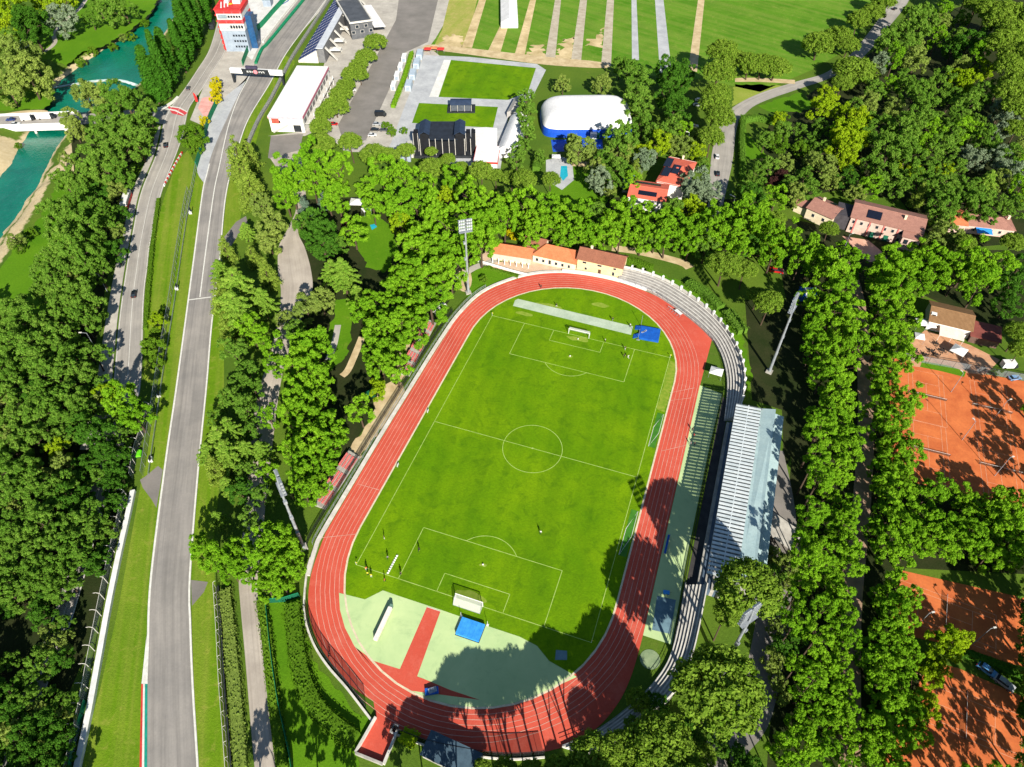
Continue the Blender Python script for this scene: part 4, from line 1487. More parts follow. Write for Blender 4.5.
# ================================================================== trees
def leaf_cloud(spec, seed):
    """crown of many small leaf faces gathered in clumps, unit radius, z measured from the ground"""
    rnd = random.Random(seed)
    vs, fs = [], []

    def rv():
        while True:
            q = Vector((rnd.uniform(-1, 1), rnd.uniform(-1, 1), rnd.uniform(-1, 1)))
            if .05 < q.length < 1:
                return q.normalized()

    def leaf(c, n, s):
        a = n.cross(rv())
        if a.length < 1e-3:
            return
        a.normalize()
        b = n.cross(a)
        a, b = a * s * rnd.uniform(.7, 1.3), b * s * rnd.uniform(.55, 1.0)
        o = len(vs)
        k = n * s * .25
        vs.extend([c - a, c - b + k, c + a, c + b + k])
        fs.append((o, o + 1, o + 2, o + 3))

    def blob(c, r, n, s, up=.35, flat=1.0, core=True):
        for _ in range(n):
            d = rv()
            if d.z < -.35 and rnd.random() < .7:
                d.z = -d.z
            q = c + Vector((d.x, d.y, d.z * flat)) * r * rnd.uniform(.72, 1.12)
            leaf(q, (d + rv() * rnd.uniform(.3, 1.0) + Vector((0, 0, up * .6))).normalized(), s * rnd.choice((.8, 1.0, 1.25)))
        if core:
            o = len(vs)
            kk = 6
            for i in (-.6, .25, .85):
                rr = r * .52 * sqrt(max(0, 1 - i * i))
                for j in range(kk):
                    t_ = 2 * pi * j / kk + i
                    vs.append(c + Vector((rr * cos(t_), rr * sin(t_), i * r * .52 * flat)))
            for l in range(2):
                for j in range(kk):
                    fs.append((o + l * kk + j, o + l * kk + (j + 1) % kk, o + (l + 1) * kk + (j + 1) % kk, o + (l + 1) * kk + j))
            fs.append(tuple(o + 2 * kk + j for j in range(kk)))

    k = spec['shape']
    zc, rz = spec['zc'], spec['rz']
    if k == 'round':
        nb = spec.get('boughs', 15)
        for i in range(nb):
            z = 1 - 2 * (i + .5) / nb
            if z < -.8:
                continue
            ph = i * 2.39996 + rnd.uniform(-.5, .5)
            rad = sqrt(max(0, 1 - z * z))
            br = rnd.uniform(.28, .42)
            rr = rnd.uniform(.62, 1.02) - br * .35
            C = Vector((rad * cos(ph) * rr, rad * sin(ph) * rr, zc + z * rz * rnd.uniform(.6, .92)))
            out = Vector((rad * cos(ph), rad * sin(ph), z * .8 + .35)).normalized()
            for q in range(12):
                d = (rv() + out * .9).normalized()
                blob(C + Vector((d.x, d.y, d.z * .85)) * br * rnd.uniform(.55, 1.12), spec['cr'] * rnd.uniform(.65, 1.2), spec['leaves'], spec['ls'], .35)
        for i in range(9):
            d = rv() * rnd.uniform(.1, .55)
            blob(Vector((d.x, d.y, zc + d.z * rz)), .24, 26, spec['ls'] * 1.2)
    elif k == 'dome':
        n = spec['clumps']
        for i in range(n):
            z = 1 - 2 * (i + .5) / n
            if z < -.25:
                z = rnd.uniform(-.3, .9)
            ph = i * 2.39996 + rnd.uniform(-.3, .3)
            rad = sqrt(max(0, 1 - z * z))
            rr = rnd.choice((rnd.uniform(.6, .85), rnd.uniform(.84, 1.02), rnd.uniform(.84, 1.02))) * (1 - spec['cr'] * .5) * (1 - .1 * (cos(3 * ph) > .7))
            c = Vector((rad * cos(ph) * rr, rad * sin(ph) * rr, zc + z * rz * rnd.uniform(.72, 1.02)))
            blob(c, spec['cr'] * rnd.uniform(.7, 1.25), spec['leaves'], spec['ls'], flat=.8)
        for i in range(14):
            d = rv() * rnd.uniform(.1, .6)
            blob(Vector((d.x, d.y, zc + d.z * rz)), .2, 20, spec['ls'])
    elif k == 'column':
        for i in range(spec['clumps']):
            t_ = rnd.random() ** .85
            z = .25 + t_ * (spec['h'] - .3)
            u = z / spec['h']
            w_ = min(1, u * 3.4) * (1 - u) ** .55 * 1.12
            ph = rnd.uniform(0, 6.28)
            r_ = w_ * rnd.uniform(.25, .8)
            blob(Vector((r_ * cos(ph), r_ * sin(ph), z)), spec['cr'] * (.45 + w_ * .7), spec['leaves'], spec['ls'], .5, 1.5)
    elif k == 'cone':
        for i in range(spec['clumps']):
            t_ = 1 - sqrt(rnd.random())
            z = .15 + t_ * (spec['h'] - .2)
            w_ = (1 - t_) ** .8
            ph = rnd.uniform(0, 6.28)
            r_ = w_ * rnd.uniform(.35, .92)
            blob(Vector((r_ * cos(ph), r_ * sin(ph), z - .12 * r_)), spec['cr'] * (.4 + .8 * w_), spec['leaves'], spec['ls'], .3, .7)
    elif k == 'layer':
        nl = 7
        for l in range(nl):
            t_ = l / (nl - 1)
            z = .75 + t_ * (spec['h'] - .85)
            w_ = (1 - t_) ** .62 * .95 + .1
            arms = int(6 + 6 * w_)
            a0 = rnd.uniform(0, 6.28)
            for j in range(arms):
                ph = a0 + 2 * pi * j / arms + rnd.uniform(-.3, .3)
                L = w_ * rnd.uniform(.6, 1.05)
                for s_ in (.22, .4, .56, .7, .82, .92, 1.0):
                    c = Vector((L * s_ * cos(ph), L * s_ * sin(ph), z - .16 * s_ * s_ * L + rnd.uniform(-.05, .05)))
                    blob(c, spec['cr'] * (1.1 - .45 * s_) * rnd.uniform(.8, 1.2), spec['leaves'], spec['ls'], .8, .38, core=(s_ < .8))
    me = bpy.data.meshes.new('crown')
    me.from_pydata([tuple(v_) for v_ in vs], [], fs)
    me.update()
    return me


def trunk_mesh(spec, seed):
    rnd = random.Random(seed + 99)
    mb = MB()
    h = spec.get('th', spec['zc'])
    r0 = spec.get('tr', .06)
    bend = Vector((rnd.uniform(-.06, .06), rnd.uniform(-.06, .06), 0))
    mid = Vector((bend.x, bend.y, h * .55))
    top = Vector((bend.x * 1.4, bend.y * 1.4, h))
    mb.tube((0, 0, -.05), mid, r0, r0 * .78, 8)
    mb.tube(mid, top, r0 * .78, r0 * .45, 8)
    if spec['shape'] in ('round', 'dome'):
        nb = 6
        for i in range(nb):
            a = 2 * pi * i / nb + rnd.uniform(-.4, .4)
            st = mid.lerp(top, rnd.uniform(.1, .9))
            L = rnd.uniform(.45, .75)
            e = Vector((L * cos(a), L * sin(a), spec['zc'] + spec['rz'] * rnd.uniform(-.3, .35)))
            k = st.lerp(e, .5) + Vector((0, 0, .08))
            mb.tube(st, k, r0 * .42, r0 * .3, 6)
            mb.tube(k, e, r0 * .3, r0 * .1, 5)
    me_o = mb
    me = bpy.data.meshes.new('trunk')
    me.from_pydata(me_o.v, [], me_o.f)
    me.update()
    return me


F = foliage
KINDS = {
    # name, words, material, spec
    'plane': ('plane_tree', 'bright green plane tree', 'plane trees', F('plane leaves', (90, 136, 20), (142, 184, 46), (78, 130, 24)), dict(shape='round', zc=1.95, rz=1.5, cr=.125, leaves=32, ls=.043, th=2.0, tr=.075)),
    'wood': ('broadleaf_tree', 'mid green broadleaf tree', 'broadleaf trees', F('broad leaves', (76, 116, 32), (126, 158, 62), (70, 114, 30)), dict(shape='round', zc=1.7, rz=1.2, cr=.125, leaves=32, ls=.043, th=1.7, tr=.07)),
    'dark': ('dark_broadleaf_tree', 'dark green dense tree', 'dark broadleaf trees', F('dark leaves', (50, 92, 24), (88, 130, 42), (58, 100, 26)), dict(shape='round', zc=1.45, rz=1.1, cr=.125, leaves=32, ls=.043, th=1.4, tr=.07)),
    'lime': ('lime_tree', 'yellow green leafy tree', 'yellow green trees', F('lime leaves', (118, 148, 18), (160, 180, 38), (102, 140, 20)), dict(shape='round', zc=1.35, rz=1.05, cr=.125, leaves=32, ls=.043, th=1.4, tr=.06)),
    'olive': ('olive_green_tree', 'pale olive green tree', 'olive green trees', F('olive leaves', (104, 126, 50), (150, 166, 80), (100, 126, 56)), dict(shape='round', zc=1.35, rz=1.05, cr=.125, leaves=32, ls=.043, th=1.4, tr=.06)),
    'pine': ('umbrella_pine', 'rounded umbrella pine', 'umbrella pines', F('pine needles', (84, 116, 30), (134, 158, 58), (92, 122, 36), .3), dict(shape='dome', zc=1.9, rz=.62, clumps=210, cr=.14, leaves=26, ls=.042, th=1.9, tr=.055, inner=14)),
    'cedar': ('cedar_tree', 'layered yellowish cedar', 'cedars', F('cedar needles', (92, 132, 38), (150, 176, 70), (98, 138, 42), .4), dict(shape='layer', zc=1.4, rz=1, h=2.5, cr=.12, leaves=26, ls=.036, th=2.3, tr=.06)),
    'poplar': ('poplar_tree', 'tall narrow poplar', 'poplars', F('poplar leaves', (50, 96, 26), (76, 122, 36), (58, 106, 24)), dict(shape='column', zc=4.0, rz=4, h=8.2, clumps=120, cr=.42, leaves=34, ls=.11, th=6, tr=.12)),
    'silver': ('silver_tree', 'silvery grey green tree', 'silver trees', F('silver leaves', (112, 130, 100), (140, 154, 126), (98, 122, 92)), dict(shape='round', zc=1.35, rz=1.1, cr=.125, leaves=32, ls=.043, th=1.4, tr=.05)),
    'blue': ('blue_spruce', 'blue grey spruce', 'spruces', F('spruce needles', (86, 108, 92), (112, 132, 114), (98, 120, 100), .15), dict(shape='cone', zc=1.3, rz=1, h=3.0, clumps=90, cr=.26, leaves=34, ls=.05, th=2.6, tr=.05)),
    'cone': ('conical_conifer', 'pale green pointed conifer', 'conifers', F('conifer needles', (98, 126, 40), (146, 164, 68), (104, 132, 44), .15), dict(shape='cone', zc=1.3, rz=1, h=3.2, clumps=90, cr=.28, leaves=34, ls=.05, th=2.8, tr=.05)),
    'gold': ('golden_shrub', 'golden yellow shrub', 'golden shrubs', F('golden leaves', (176, 166, 14), (200, 188, 30), (160, 160, 20)), dict(shape='round', zc=.95, rz=.95, cr=.125, leaves=32, ls=.043, th=.8, tr=.05)),
    'shrub': ('round_shrub', 'small rounded green shrub', 'shrubs', F('shrub leaves', (80, 118, 26), (110, 140, 40), (70, 110, 24)), dict(shape='round', zc=.8, rz=.8, cr=.125, leaves=32, ls=.043, th=.7, tr=.05)),
    'plum': ('purple_plum_tree', 'dark purple leaved tree', 'plum trees', F('plum leaves', (66, 40, 40), (84, 54, 48), (58, 44, 40)), dict(shape='round', zc=1.2, rz=.95, cr=.125, leaves=32, ls=.043, th=1.2, tr=.05)),
}

TREES = {
    'lime': '12,10,16 3,30,14 45,4,10 65,1,10 822,107,13 828,95,10 840,115,9 853,132,17 845,150,16 858,124,13 838,143,11 968,85,12 983,72,8 943,647,16 955,640,13 928,661,13 930,676,12 938,671,10 925,697,11 928,714,11 692,207,13 '
            '958,82,12 60,452,11 659,145,11 642,150,9 779,119,7 110,395,12 157,321,8 697,151,9 773,250,10',
    'dark': '33,28,16 321,238,17 313,227,14 327,248,12 316,218,10 672,95,16 677,110,14 675,82,15 667,72,13 684,74,10 752,200,12 25,22,12 98,439,16 85,430,14 112,461,15 87,464,12 968,47,14 985,42,11 953,50,10 240,491,13 1018,270,14 1013,287,14 '
            '1008,303,14 45,725,16 62,735,15 25,735,16 37,755,16 15,715,14 8,690,12 60,760,12 752,246,12 70,500,14',
    'silver': '60,17,16 644,160,11 600,182,12 697,181,15 709,193,12 1000,115,12 1005,130,12 968,152,9 975,162,10 1010,175,12 998,160,11 880,65,9 695,196,11 130,560,0.1',
    'blue': '304,206,9 323,200,7',
    'pine': '375.5,42,11 366,57,9 358.5,66,8 360,76,8 350,75,8 346,84,8 341,94,10 336,108,11 325,114,9 321,128,10 321,140,14 350,139,14 373,151,15 388,155,12 406,152,10 432,166,14 448,158,8 461,169,8 481,173,12 496,176,9 431,151,7 '
            '524,181,14 512,176,11 551,180,10 722,55,16 719,73,16 718,90,16 714,107,16 719,120,15 712,135,14 737,60,13 749,66,12 762,66,11 775,67,14 818,47,13 838,38,13 848,45,10 858,22,11 873,12,11 883,3,10 855,71,18 843,82,12 '
            '990,10,17 1008,15,17 998,25,16 1013,33,17 1003,46,17 1015,56,17 1008,70,17 1018,83,17 1008,96,16 1020,108,16 978,4,13 1018,126,13 968,-6,14 985,-14,16 1005,-18,18 1034,20,18 1036,60,18 1038,100,18 '
            '775,217,13 830,227,11 966,243,12 1012,243,12 725,261,17 745,270,13 768,304,15 758,294,11 748,588,31,20 728,612,15,16 719,690,44,20 661,748,34,16 594,757,24,16 619,748,18,15 640,768,20,15 560,772,16,15 532,774,14,14 505,772,14,13 505,806,27,18 531,806,25,18 556,806,27,18 583,790,22,18 484,812,24,18 530,830,26,18 468,838,20,18 452,800,14,14 690,790,26,18 676,826,22,17 640,842,20,17 600,800,24,20 1018,334,13 1018,352,11 483,768,10',
    'cedar': '238,287,27 238,314,22 220,270,12 264,304,14 220,439,19 226,452,19 208,451,13 230,431,17 246,449,14 261,451,13 343,273,19 332,270,14 356,293,13 218,519,10 228,486,11 988,180,15 366,310,10',
    'cone': '240,165,15 250,156,12 251,188,14 243,180,10 245,200,9 636,168,8 918,197,9',
    'poplar': '',
    'gold': '216,84,6 216,92,6 216,100,5 204,121,5 514,236,5 509,232,4',
    'shrub': '191,137,13 195,146,9 133,168,6 386,125,5 392,132,5 404,131,4 438,305,3 484,279,4 783,117,6 778,145,10 800,150,9 163,312,4 155,332,6 152,348,11 158,362,8',
    'plum': '783,176,9 773,182,6 345,222,4',
    'olive': '10,62,20 28,76,18 8,86,16 33,58,13 82,85,12 97,97,14 75,130,10 70,120,9 563,83,9 602,83,10 915,62,12 893,107,10 868,104,11 823,170,14 812,160,9 833,180,9 784,163,11 943,232,13 933,241,10 958,242,11 272,226,13 269,240,13 306,305,15 322,303,12 '
             '579,150,14 573,143,10 590,153,9 614,155,8 890,120,9 916,44,9 262,206,11 1000,182,10 285,318,9 15,240,9 610,192,7',
    'wood': '10,40,12 108,6,13 98,3,9 122,4,11 90,16,8 115,95,15 128,105,16 105,120,16 126,131,16 140,122,13 148,114,11 100,141,15 121,151,16 137,141,14 90,160,14 105,170,16 81,178,14 120,176,13 66,182,12 78,204,18 96,212,16 62,221,16 105,223,12 '
            '82,236,18 68,250,18 50,263,16 82,258,18 98,271,13 60,276,16 45,281,12 78,297,16 92,311,14 68,311,15 82,318,16 15,307,16 30,323,16 10,338,16 45,333,14 57,343,16 25,353,18 42,366,16 70,358,16 82,376,15 8,373,16 55,378,16 95,356,13 '
            '15,394,16 45,400,16 75,400,16 98,386,12 15,421,16 37,416,16 57,410,16 82,412,15 15,450,15 10,471,16 27,472,16 37,489,16 15,491,16 62,484,16 50,501,15 45,524,16 65,529,16 82,524,16 95,514,14 15,524,16 25,541,16 50,547,16 72,549,16 92,539,13 82,562,13 '
            '15,565,16 40,566,16 60,570,14 8,591,15 40,583,14 57,591,13 70,584,11 35,440,14 60,436,12 10,660,9 47,677,5 2,747,8 22,600,11 '
            '235,353,13 248,372,13 232,399,14 247,409,13 240,385,12 255,390,10 913,25,17 923,20,14 898,33,13 885,46,12 903,46,13 940,82,10 978,97,13 965,107,12 978,121,9 903,82,12 913,97,12 923,110,13 918,126,14 903,136,16 888,151,16 908,153,16 883,131,13 '
            '875,88,10 940,150,13 948,140,11 985,141,11 943,186,14 918,182,12 885,178,12 900,186,11 968,207,13 983,200,13 943,203,16 855,105,8 870,120,9 634,70,13 639,84,13 637,97,13 640,112,12 643,123,11 620,66,8 527,100,9 526,112,9 527,133,9 522,146,9 517,158,9 540,156,7 '
            '619,142,15 629,135,11 614,166,12 622,173,11 662,136,9 672,128,11 652,136,9 704,163,6 525,122,8 610,180,9 765,140,8 745,190,9 758,185,9 790,182,9 770,165,9 758,172,8 805,175,9 930,165,10 955,165,11 870,165,10 992,148,9 '
            '300,222,9 340,244,9 295,330,11 890,700,0.1 800,130,8 812,140,9 866,140,10 820,125,8 955,120,10 940,120,9 935,100,9 985,215,10 1000,205,11 1018,205,12 955,190,11',
    'plane': '135,414,14 123,404,15 286,176,13 313,166,14 338,169,13 313,183,11 383,178,13 406,182,12 426,186,11 453,181,11 292,188,12 328,197,11 338,198,11 353,227,13 365,190,9 286,197,11 396,203,15 373,207,10 416,200,15 436,213,16 448,225,16 412,247,13 426,246,16 441,258,16 451,247,15 473,213,16 488,225,16 '
             '481,242,15 471,200,14 496,207,14 404,271,13 418,275,16 436,280,16 451,274,14 396,288,15 416,293,15 431,302,15 373,303,13 363,313,13 396,310,14 411,318,13 381,333,15 398,328,14 416,332,13 376,353,14 391,348,14 396,367,14 381,365,13 306,343,15 318,351,14 298,365,14 313,373,14 298,390,13 '
             '298,400,13 306,412,14 293,415,12 323,422,13 336,432,13 313,445,14 331,450,12 306,465,12 301,477,12 316,485,11 306,494,11 326,466,11 360,411,12 276,540,16 288,550,14 268,557,14 293,565,12 281,570,14 261,545,13 268,587,13 283,584,11 200,546,10 210,557,14 225,560,14 238,552,13 248,572,11 232,570,11 '
             '525,208,14 537,221,13 547,215,13 565,223,12 575,230,12 585,228,11 597,231,12 605,235,11 620,225,12 620,236,10  647,226,12 642,237,11 667,236,13 662,223,11 677,226,12 687,231,11 690,242,11 699,226,11 712,236,12 725,230,13 707,222,12 732,240,11 752,226,13 762,216,12 764,236,12 505,222,12 552,229,10 '
             '775,233,12 773,253,12 788,243,12 813,255,14 800,262,11 843,252,10 853,265,12 830,274,15 840,290,13 818,268,12 853,312,14 835,310,14 815,319,12 845,332,14 813,333,11 853,347,13 843,367,13 823,362,12 823,377,12 830,350,12 812,350,11 808,300,10 '
             '888,268,14 890,260,10 910,263,11 930,262,14 918,252,12 908,272,13 880,278,13 933,278,12 893,290,13 918,283,11 883,300,13 900,304,12 888,322,13 903,327,12 880,342,13 900,347,12 888,362,13 903,364,12 883,379,12 968,264,14 958,275,13 985,270,13 1000,267,13 978,287,13 948,268,11 '
             '835,399,14 823,416,14 848,409,12 818,434,13 840,427,13 850,441,12 845,456,13 838,471,13 818,481,12 830,488,11 813,509,12 825,519,12 848,509,12 843,524,12 838,540,11 805,544,13 818,550,12 843,545,13 850,561,13 828,569,13 803,569,12 815,460,11 808,525,10 '
             '888,391,13 908,404,12 880,410,12 898,417,13 885,431,13 900,440,12 908,456,12 888,451,12 898,469,12 885,484,12 903,484,12 893,499,12 890,516,13 900,534,13 888,549,13 905,554,13 880,467,10 878,530,11 912,515,11 '
             '928,494,12 938,489,11 928,519,13 923,540,13 940,524,12 960,497,10 968,501,10 963,520,12 968,534,12 953,546,12 998,501,13 1010,497,12 1018,511,12 993,531,12 1010,536,12 988,556,12 1005,559,12 1020,534,12 1020,559,12 940,545,11 978,545,11 983,515,11 1000,518,11 '
             '805,580,12 833,587,12 798,597,11 838,597,12 820,611,12 843,615,12 795,622,12 815,640,13 838,630,12 845,642,11 800,662,12 825,665,13 840,657,11 808,695,14 830,700,13 843,694,11 798,725,13 818,720,12 835,722,12 783,747,14 808,747,14 828,750,13 848,715,11 793,765,12 840,680,11 815,677,11 '
             '893,585,13 908,600,11 893,611,12 903,622,12 875,647,12 900,642,11 868,660,11 885,667,12 893,655,11 878,685,12 898,687,11 905,671,11 888,707,13 908,702,11 875,725,12 898,722,13 915,717,11 865,747,13 885,745,13 905,740,12 920,737,10 870,762,12 895,760,12 880,632,11 883,600,11 912,655,10 '
             '847,770,11 850,735,10 1030,520,12 1030,548,12',
}
POPLARS = ((158, 103, 31, 3.4), (163, 100, 27, 3.0), (167, 98, 30, 3.6), (173, 92, 29, 3.4), (178, 84, 30, 3.6), (184, 74, 28, 3.4), (189, 66, 30, 3.6), (194, 58, 27, 3.2), (199, 48, 28, 3.4), (203, 38, 26, 3.4), (207, 28, 27, 3.2), (210, 16, 26, 3.2), (213, 4, 26, 3.2))

LANDMARKS = [
    ('white bridge', 50, 120), ('weir in the river', 100, 82), ('willow footpath', 55, 45), ('control building', 228, 30), ('start gantry', 256, 70), ('pink forecourt', 205, 108), ('green pit exit fence', 205, 140),
    ('river beach', 45, 195), ('lone black car', 134, 295), ('river at picture edge', 0, 225), ('shaded public road end', 110, 385), ('middle left picture edge', 0, 430), ('circuit service spur', 148, 490),
    ("white barrier's top end", 134, 492), ('catch fence posts', 105, 600), ('bottom left corner', 0, 767), ('dark clearing', 0, 570), ('circuit cross line', 205, 298), ('tricolour kerb', 143, 720), ('bend of the park road', 295, 255),
    ('park clearing', 375, 240), ('south west floodlight mast', 290, 510), ('red seat stand', 340, 485), ('sandy yard', 375, 415), ('north west floodlight mast', 466, 250), ('short red seat stand', 428, 335), ('white roofed paddock building', 290, 95), ('parking lot', 370, 95),
    ('black stage', 445, 140), ('white dome', 586, 120), ('red roofed villa', 665, 180), ('turquoise pool', 563, 175), ('orange clubhouse', 530, 250), ('yellow track building', 597, 265), ('park road junction', 735, 115), ('two park road cars', 717, 165),
    ('light beige villa', 815, 205), ('pink villa', 885, 220), ('long low villa', 985, 222), ('brown roofed tennis bar', 950, 320), ('tennis bar terrace', 940, 350), ('upper clay courts', 960, 420), ('gap between clay courts', 965, 545), ('middle clay court', 945, 615), ('lowest clay court', 980, 720),
    ('grandstand rear ramp', 785, 500), ('grandstand roof', 745, 470), ('north east floodlight mast', 785, 330), ('south east floodlight mast', 748, 625), ('bottom of the avenue', 850, 760), ('avenue beside stand road', 790, 660), ('top of the avenue', 860, 290), ('mown field', 760, 30), ('top right corner', 1024, 0),
    ('right edge below the pines', 1024, 150), ('roadside garden lawn', 765, 150), ('big tree shaded lawn', 930, 70), ('red entrance ramp', 378, 735), ('shaded south bend', 560, 745), ('south east terrace', 650, 700),
]
PLACED = []


def near_label(items, fmt):
    """unique wording: kind, side of the closest landmark, rank by distance"""
    groups = {}
    for i, (x, y, words_) in enumerate(items):
        L = min(LANDMARKS, key=lambda l: (l[1] - x) ** 2 + (l[2] - y) ** 2)
        dx, dy = x - L[1], y - L[2]
        side = ('right of' if dx > 0 else 'left of') if abs(dx) > abs(dy) else ('below' if dy > 0 else 'above')
        groups.setdefault((words_, L[0], side), []).append((dx * dx + dy * dy, i))
    out = {}
    for (words_, ln, side), l in groups.items():
        l.sort()
        for k, (_, i) in enumerate(l):
            if len(l) == 1:
                out[i] = '%s %s the %s' % (words_, side, ln)
            else:
                rk = 'nearest' if k == 0 else 'farthest' if k == len(l) - 1 else ordn[k] + ' nearest'
                out[i] = '%s %s the %s, %s' % (words_, side, ln, rk)
    return out


todo, items = [], []


def add_tree(kind, x, y, r, hc=None):
    spec = KINDS[kind][4]
    R = r * mpp(G(x, y, 6))
    for _ in range(3):
        pt = G(x, y, hc or spec['zc'] * R)
        R = r * mpp(pt)
    if hc and hc < 8:
        R *= 1.18
    sz = 'big ' if R > 8.5 else ''
    todo.append((kind, pt.x, pt.y, R, hc / (spec['zc'] * R) if hc else 1.0))
    items.append((x, y, sz + KINDS[kind][1]))


for kind, s in TREES.items():
    for q in s.split():
        x, y, r, *hh = (float(v_) for v_ in q.split(','))
        if r < 2:
            continue
        tall = kind == 'plane' and x < 822 and x > 790 and 395 < y < 690
        add_tree(kind, x, y, r * (1.08 if kind == 'plane' else 1.0), hh[0] if hh else 16.5 if tall else 5.0 if kind == 'pine' and x < 400 and y < 132 else 7.5 if kind == 'pine' and 730 < x < 890 and y < 75 else None)
rp = random.Random(5)
for x, y, h, R in POPLARS:
    pt = G(x + rp.uniform(-3, 4), y + rp.uniform(-2, 2))
    h, R = h * rp.uniform(.78, 1.1), R * rp.uniform(1.1, 1.5)
    todo.append(('poplar', pt.x, pt.y, R, h / (8.2 * R)))
    items.append((x - 14, y - 30, KINDS['poplar'][1]))


def in_poly(x, y, P):
    c = False
    for i in range(len(P)):
        (ax, ay), (bx, by) = P[i - 1], P[i]
        if (ay > y) != (by > y) and x < (bx - ax) * (y - ay) / (by - ay) + ax:
            c = not c
    return c


# woodland in between: surveyed stands whose single crowns run together
SHADE_FLOOR = grass('forest floor with painted shade', (40, 52, 22), (54, 58, 32), (78, 70, 50), .12, .6)  # woodland floor, its colour darkened to paint the shade between crowns
STANDS = [
    ('wood wood olive dark', 13, '74,150 135,160 125,215 110,280 95,300 82,330 90,352 72,385 100,390 140,405 148,420 124,440 118,500 108,540 95,575 72,585 40,600 -20,610 -20,300 20,300 45,262 70,235 62,205 80,190'),
    ('wood dark olive wood', 14, '-20,610 40,600 66,620 60,680 74,720 66,800 -20,800'),
    ('wood lime plane wood olive plane dark', 13, '775,125 800,130 850,90 905,20 950,0 1000,90 1030,150 1030,215 940,240 930,200 850,195 842,180 780,205 762,180'),
    ('plane plane lime', 17, '345,200 480,192 470,262 440,300 410,340 382,395 368,395 360,330 375,290 400,260 385,215'),
    ('plane wood plane', 16, '290,330 325,340 322,395 345,420 322,480 300,510 288,480 290,400'),
    ('plane plane wood', 12, '505,205 600,212 770,208 765,250 690,252 640,240 500,238'),
    ('wood plane cedar', 19, '246,330 276,330 272,400 268,480 266,560 245,560 244,480 248,400'),
    ('dark wood olive', 15, '768,555 800,560 800,650 782,700 770,660'),
    ('wood dark pine', 16, '640,690 690,735 745,745 760,790 560,790 600,765'),
    ('wood plane olive', 12, '600,125 705,125 700,160 665,150 625,190 605,195 595,170'),
    ('cedar wood cone', 19, '218,250 262,200 272,260 262,310 250,380 262,400 228,470 214,520 208,440 222,380 222,330'),
]
SHADE_FLOORS = ['70,130 150,130 135,170 120,215 105,290 95,350 100,390 140,400 148,420 126,480 116,540 104,600 92,640 66,700 50,790 -60,790 -60,300 0,300 60,250 85,215 75,180',
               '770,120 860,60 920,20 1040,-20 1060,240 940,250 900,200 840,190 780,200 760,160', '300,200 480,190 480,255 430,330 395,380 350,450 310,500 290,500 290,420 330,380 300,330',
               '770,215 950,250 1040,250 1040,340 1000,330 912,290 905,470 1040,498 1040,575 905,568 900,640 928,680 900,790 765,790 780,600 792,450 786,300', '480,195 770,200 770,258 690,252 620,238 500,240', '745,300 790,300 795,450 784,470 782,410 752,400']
for i, s in enumerate(SHADE_FLOORS):  # sheets under the woods with tree shade put into their colour
    sheet('shade_painted_floor', GS(s), .003 + .003 * i, SHADE_FLOOR)
CLEAR = [(375, 240, 26), (360, 208, 10), (345, 345, 16), (295, 255, 20), (352, 360, 10), (60, 452, 4), (10, 640, 30), (586, 116, 40), (617, 110, 24), (398, 248, 12), (935, 66, 16), (815, 205, 16), (885, 224, 34), (735, 120, 10), (820, 85, 18), (565, 175, 22), (665, 175, 30), (985, 222, 34), (140, 455, 8), (85, 590, 10), (805, 150, 5), (880, 40, 10)]
rf = random.Random(11)
have = [(q[0], q[1]) for q in items]
for kinds, gap, P in STANDS:
    P = [tuple(float(v_) for v_ in t_.split(',')) for t_ in P.split()]
    xs, ys = [q[0] for q in P], [q[1] for q in P]
    for _ in range(900):
        x, y = rf.uniform(min(xs), max(xs)), rf.uniform(min(ys), max(ys))
        if not in_poly(x, y, P) or any((x - a) ** 2 + (y - b) ** 2 < c * c for a, b, c in CLEAR) or any((x - a) ** 2 + (y - b) ** 2 < gap * gap for a, b in have):
            continue
        k = rf.choice(kinds.split())
        add_tree(k, x, y, rf.uniform(8.5, 13) * (1 if y > 200 else .9))
        have.append((x, y))
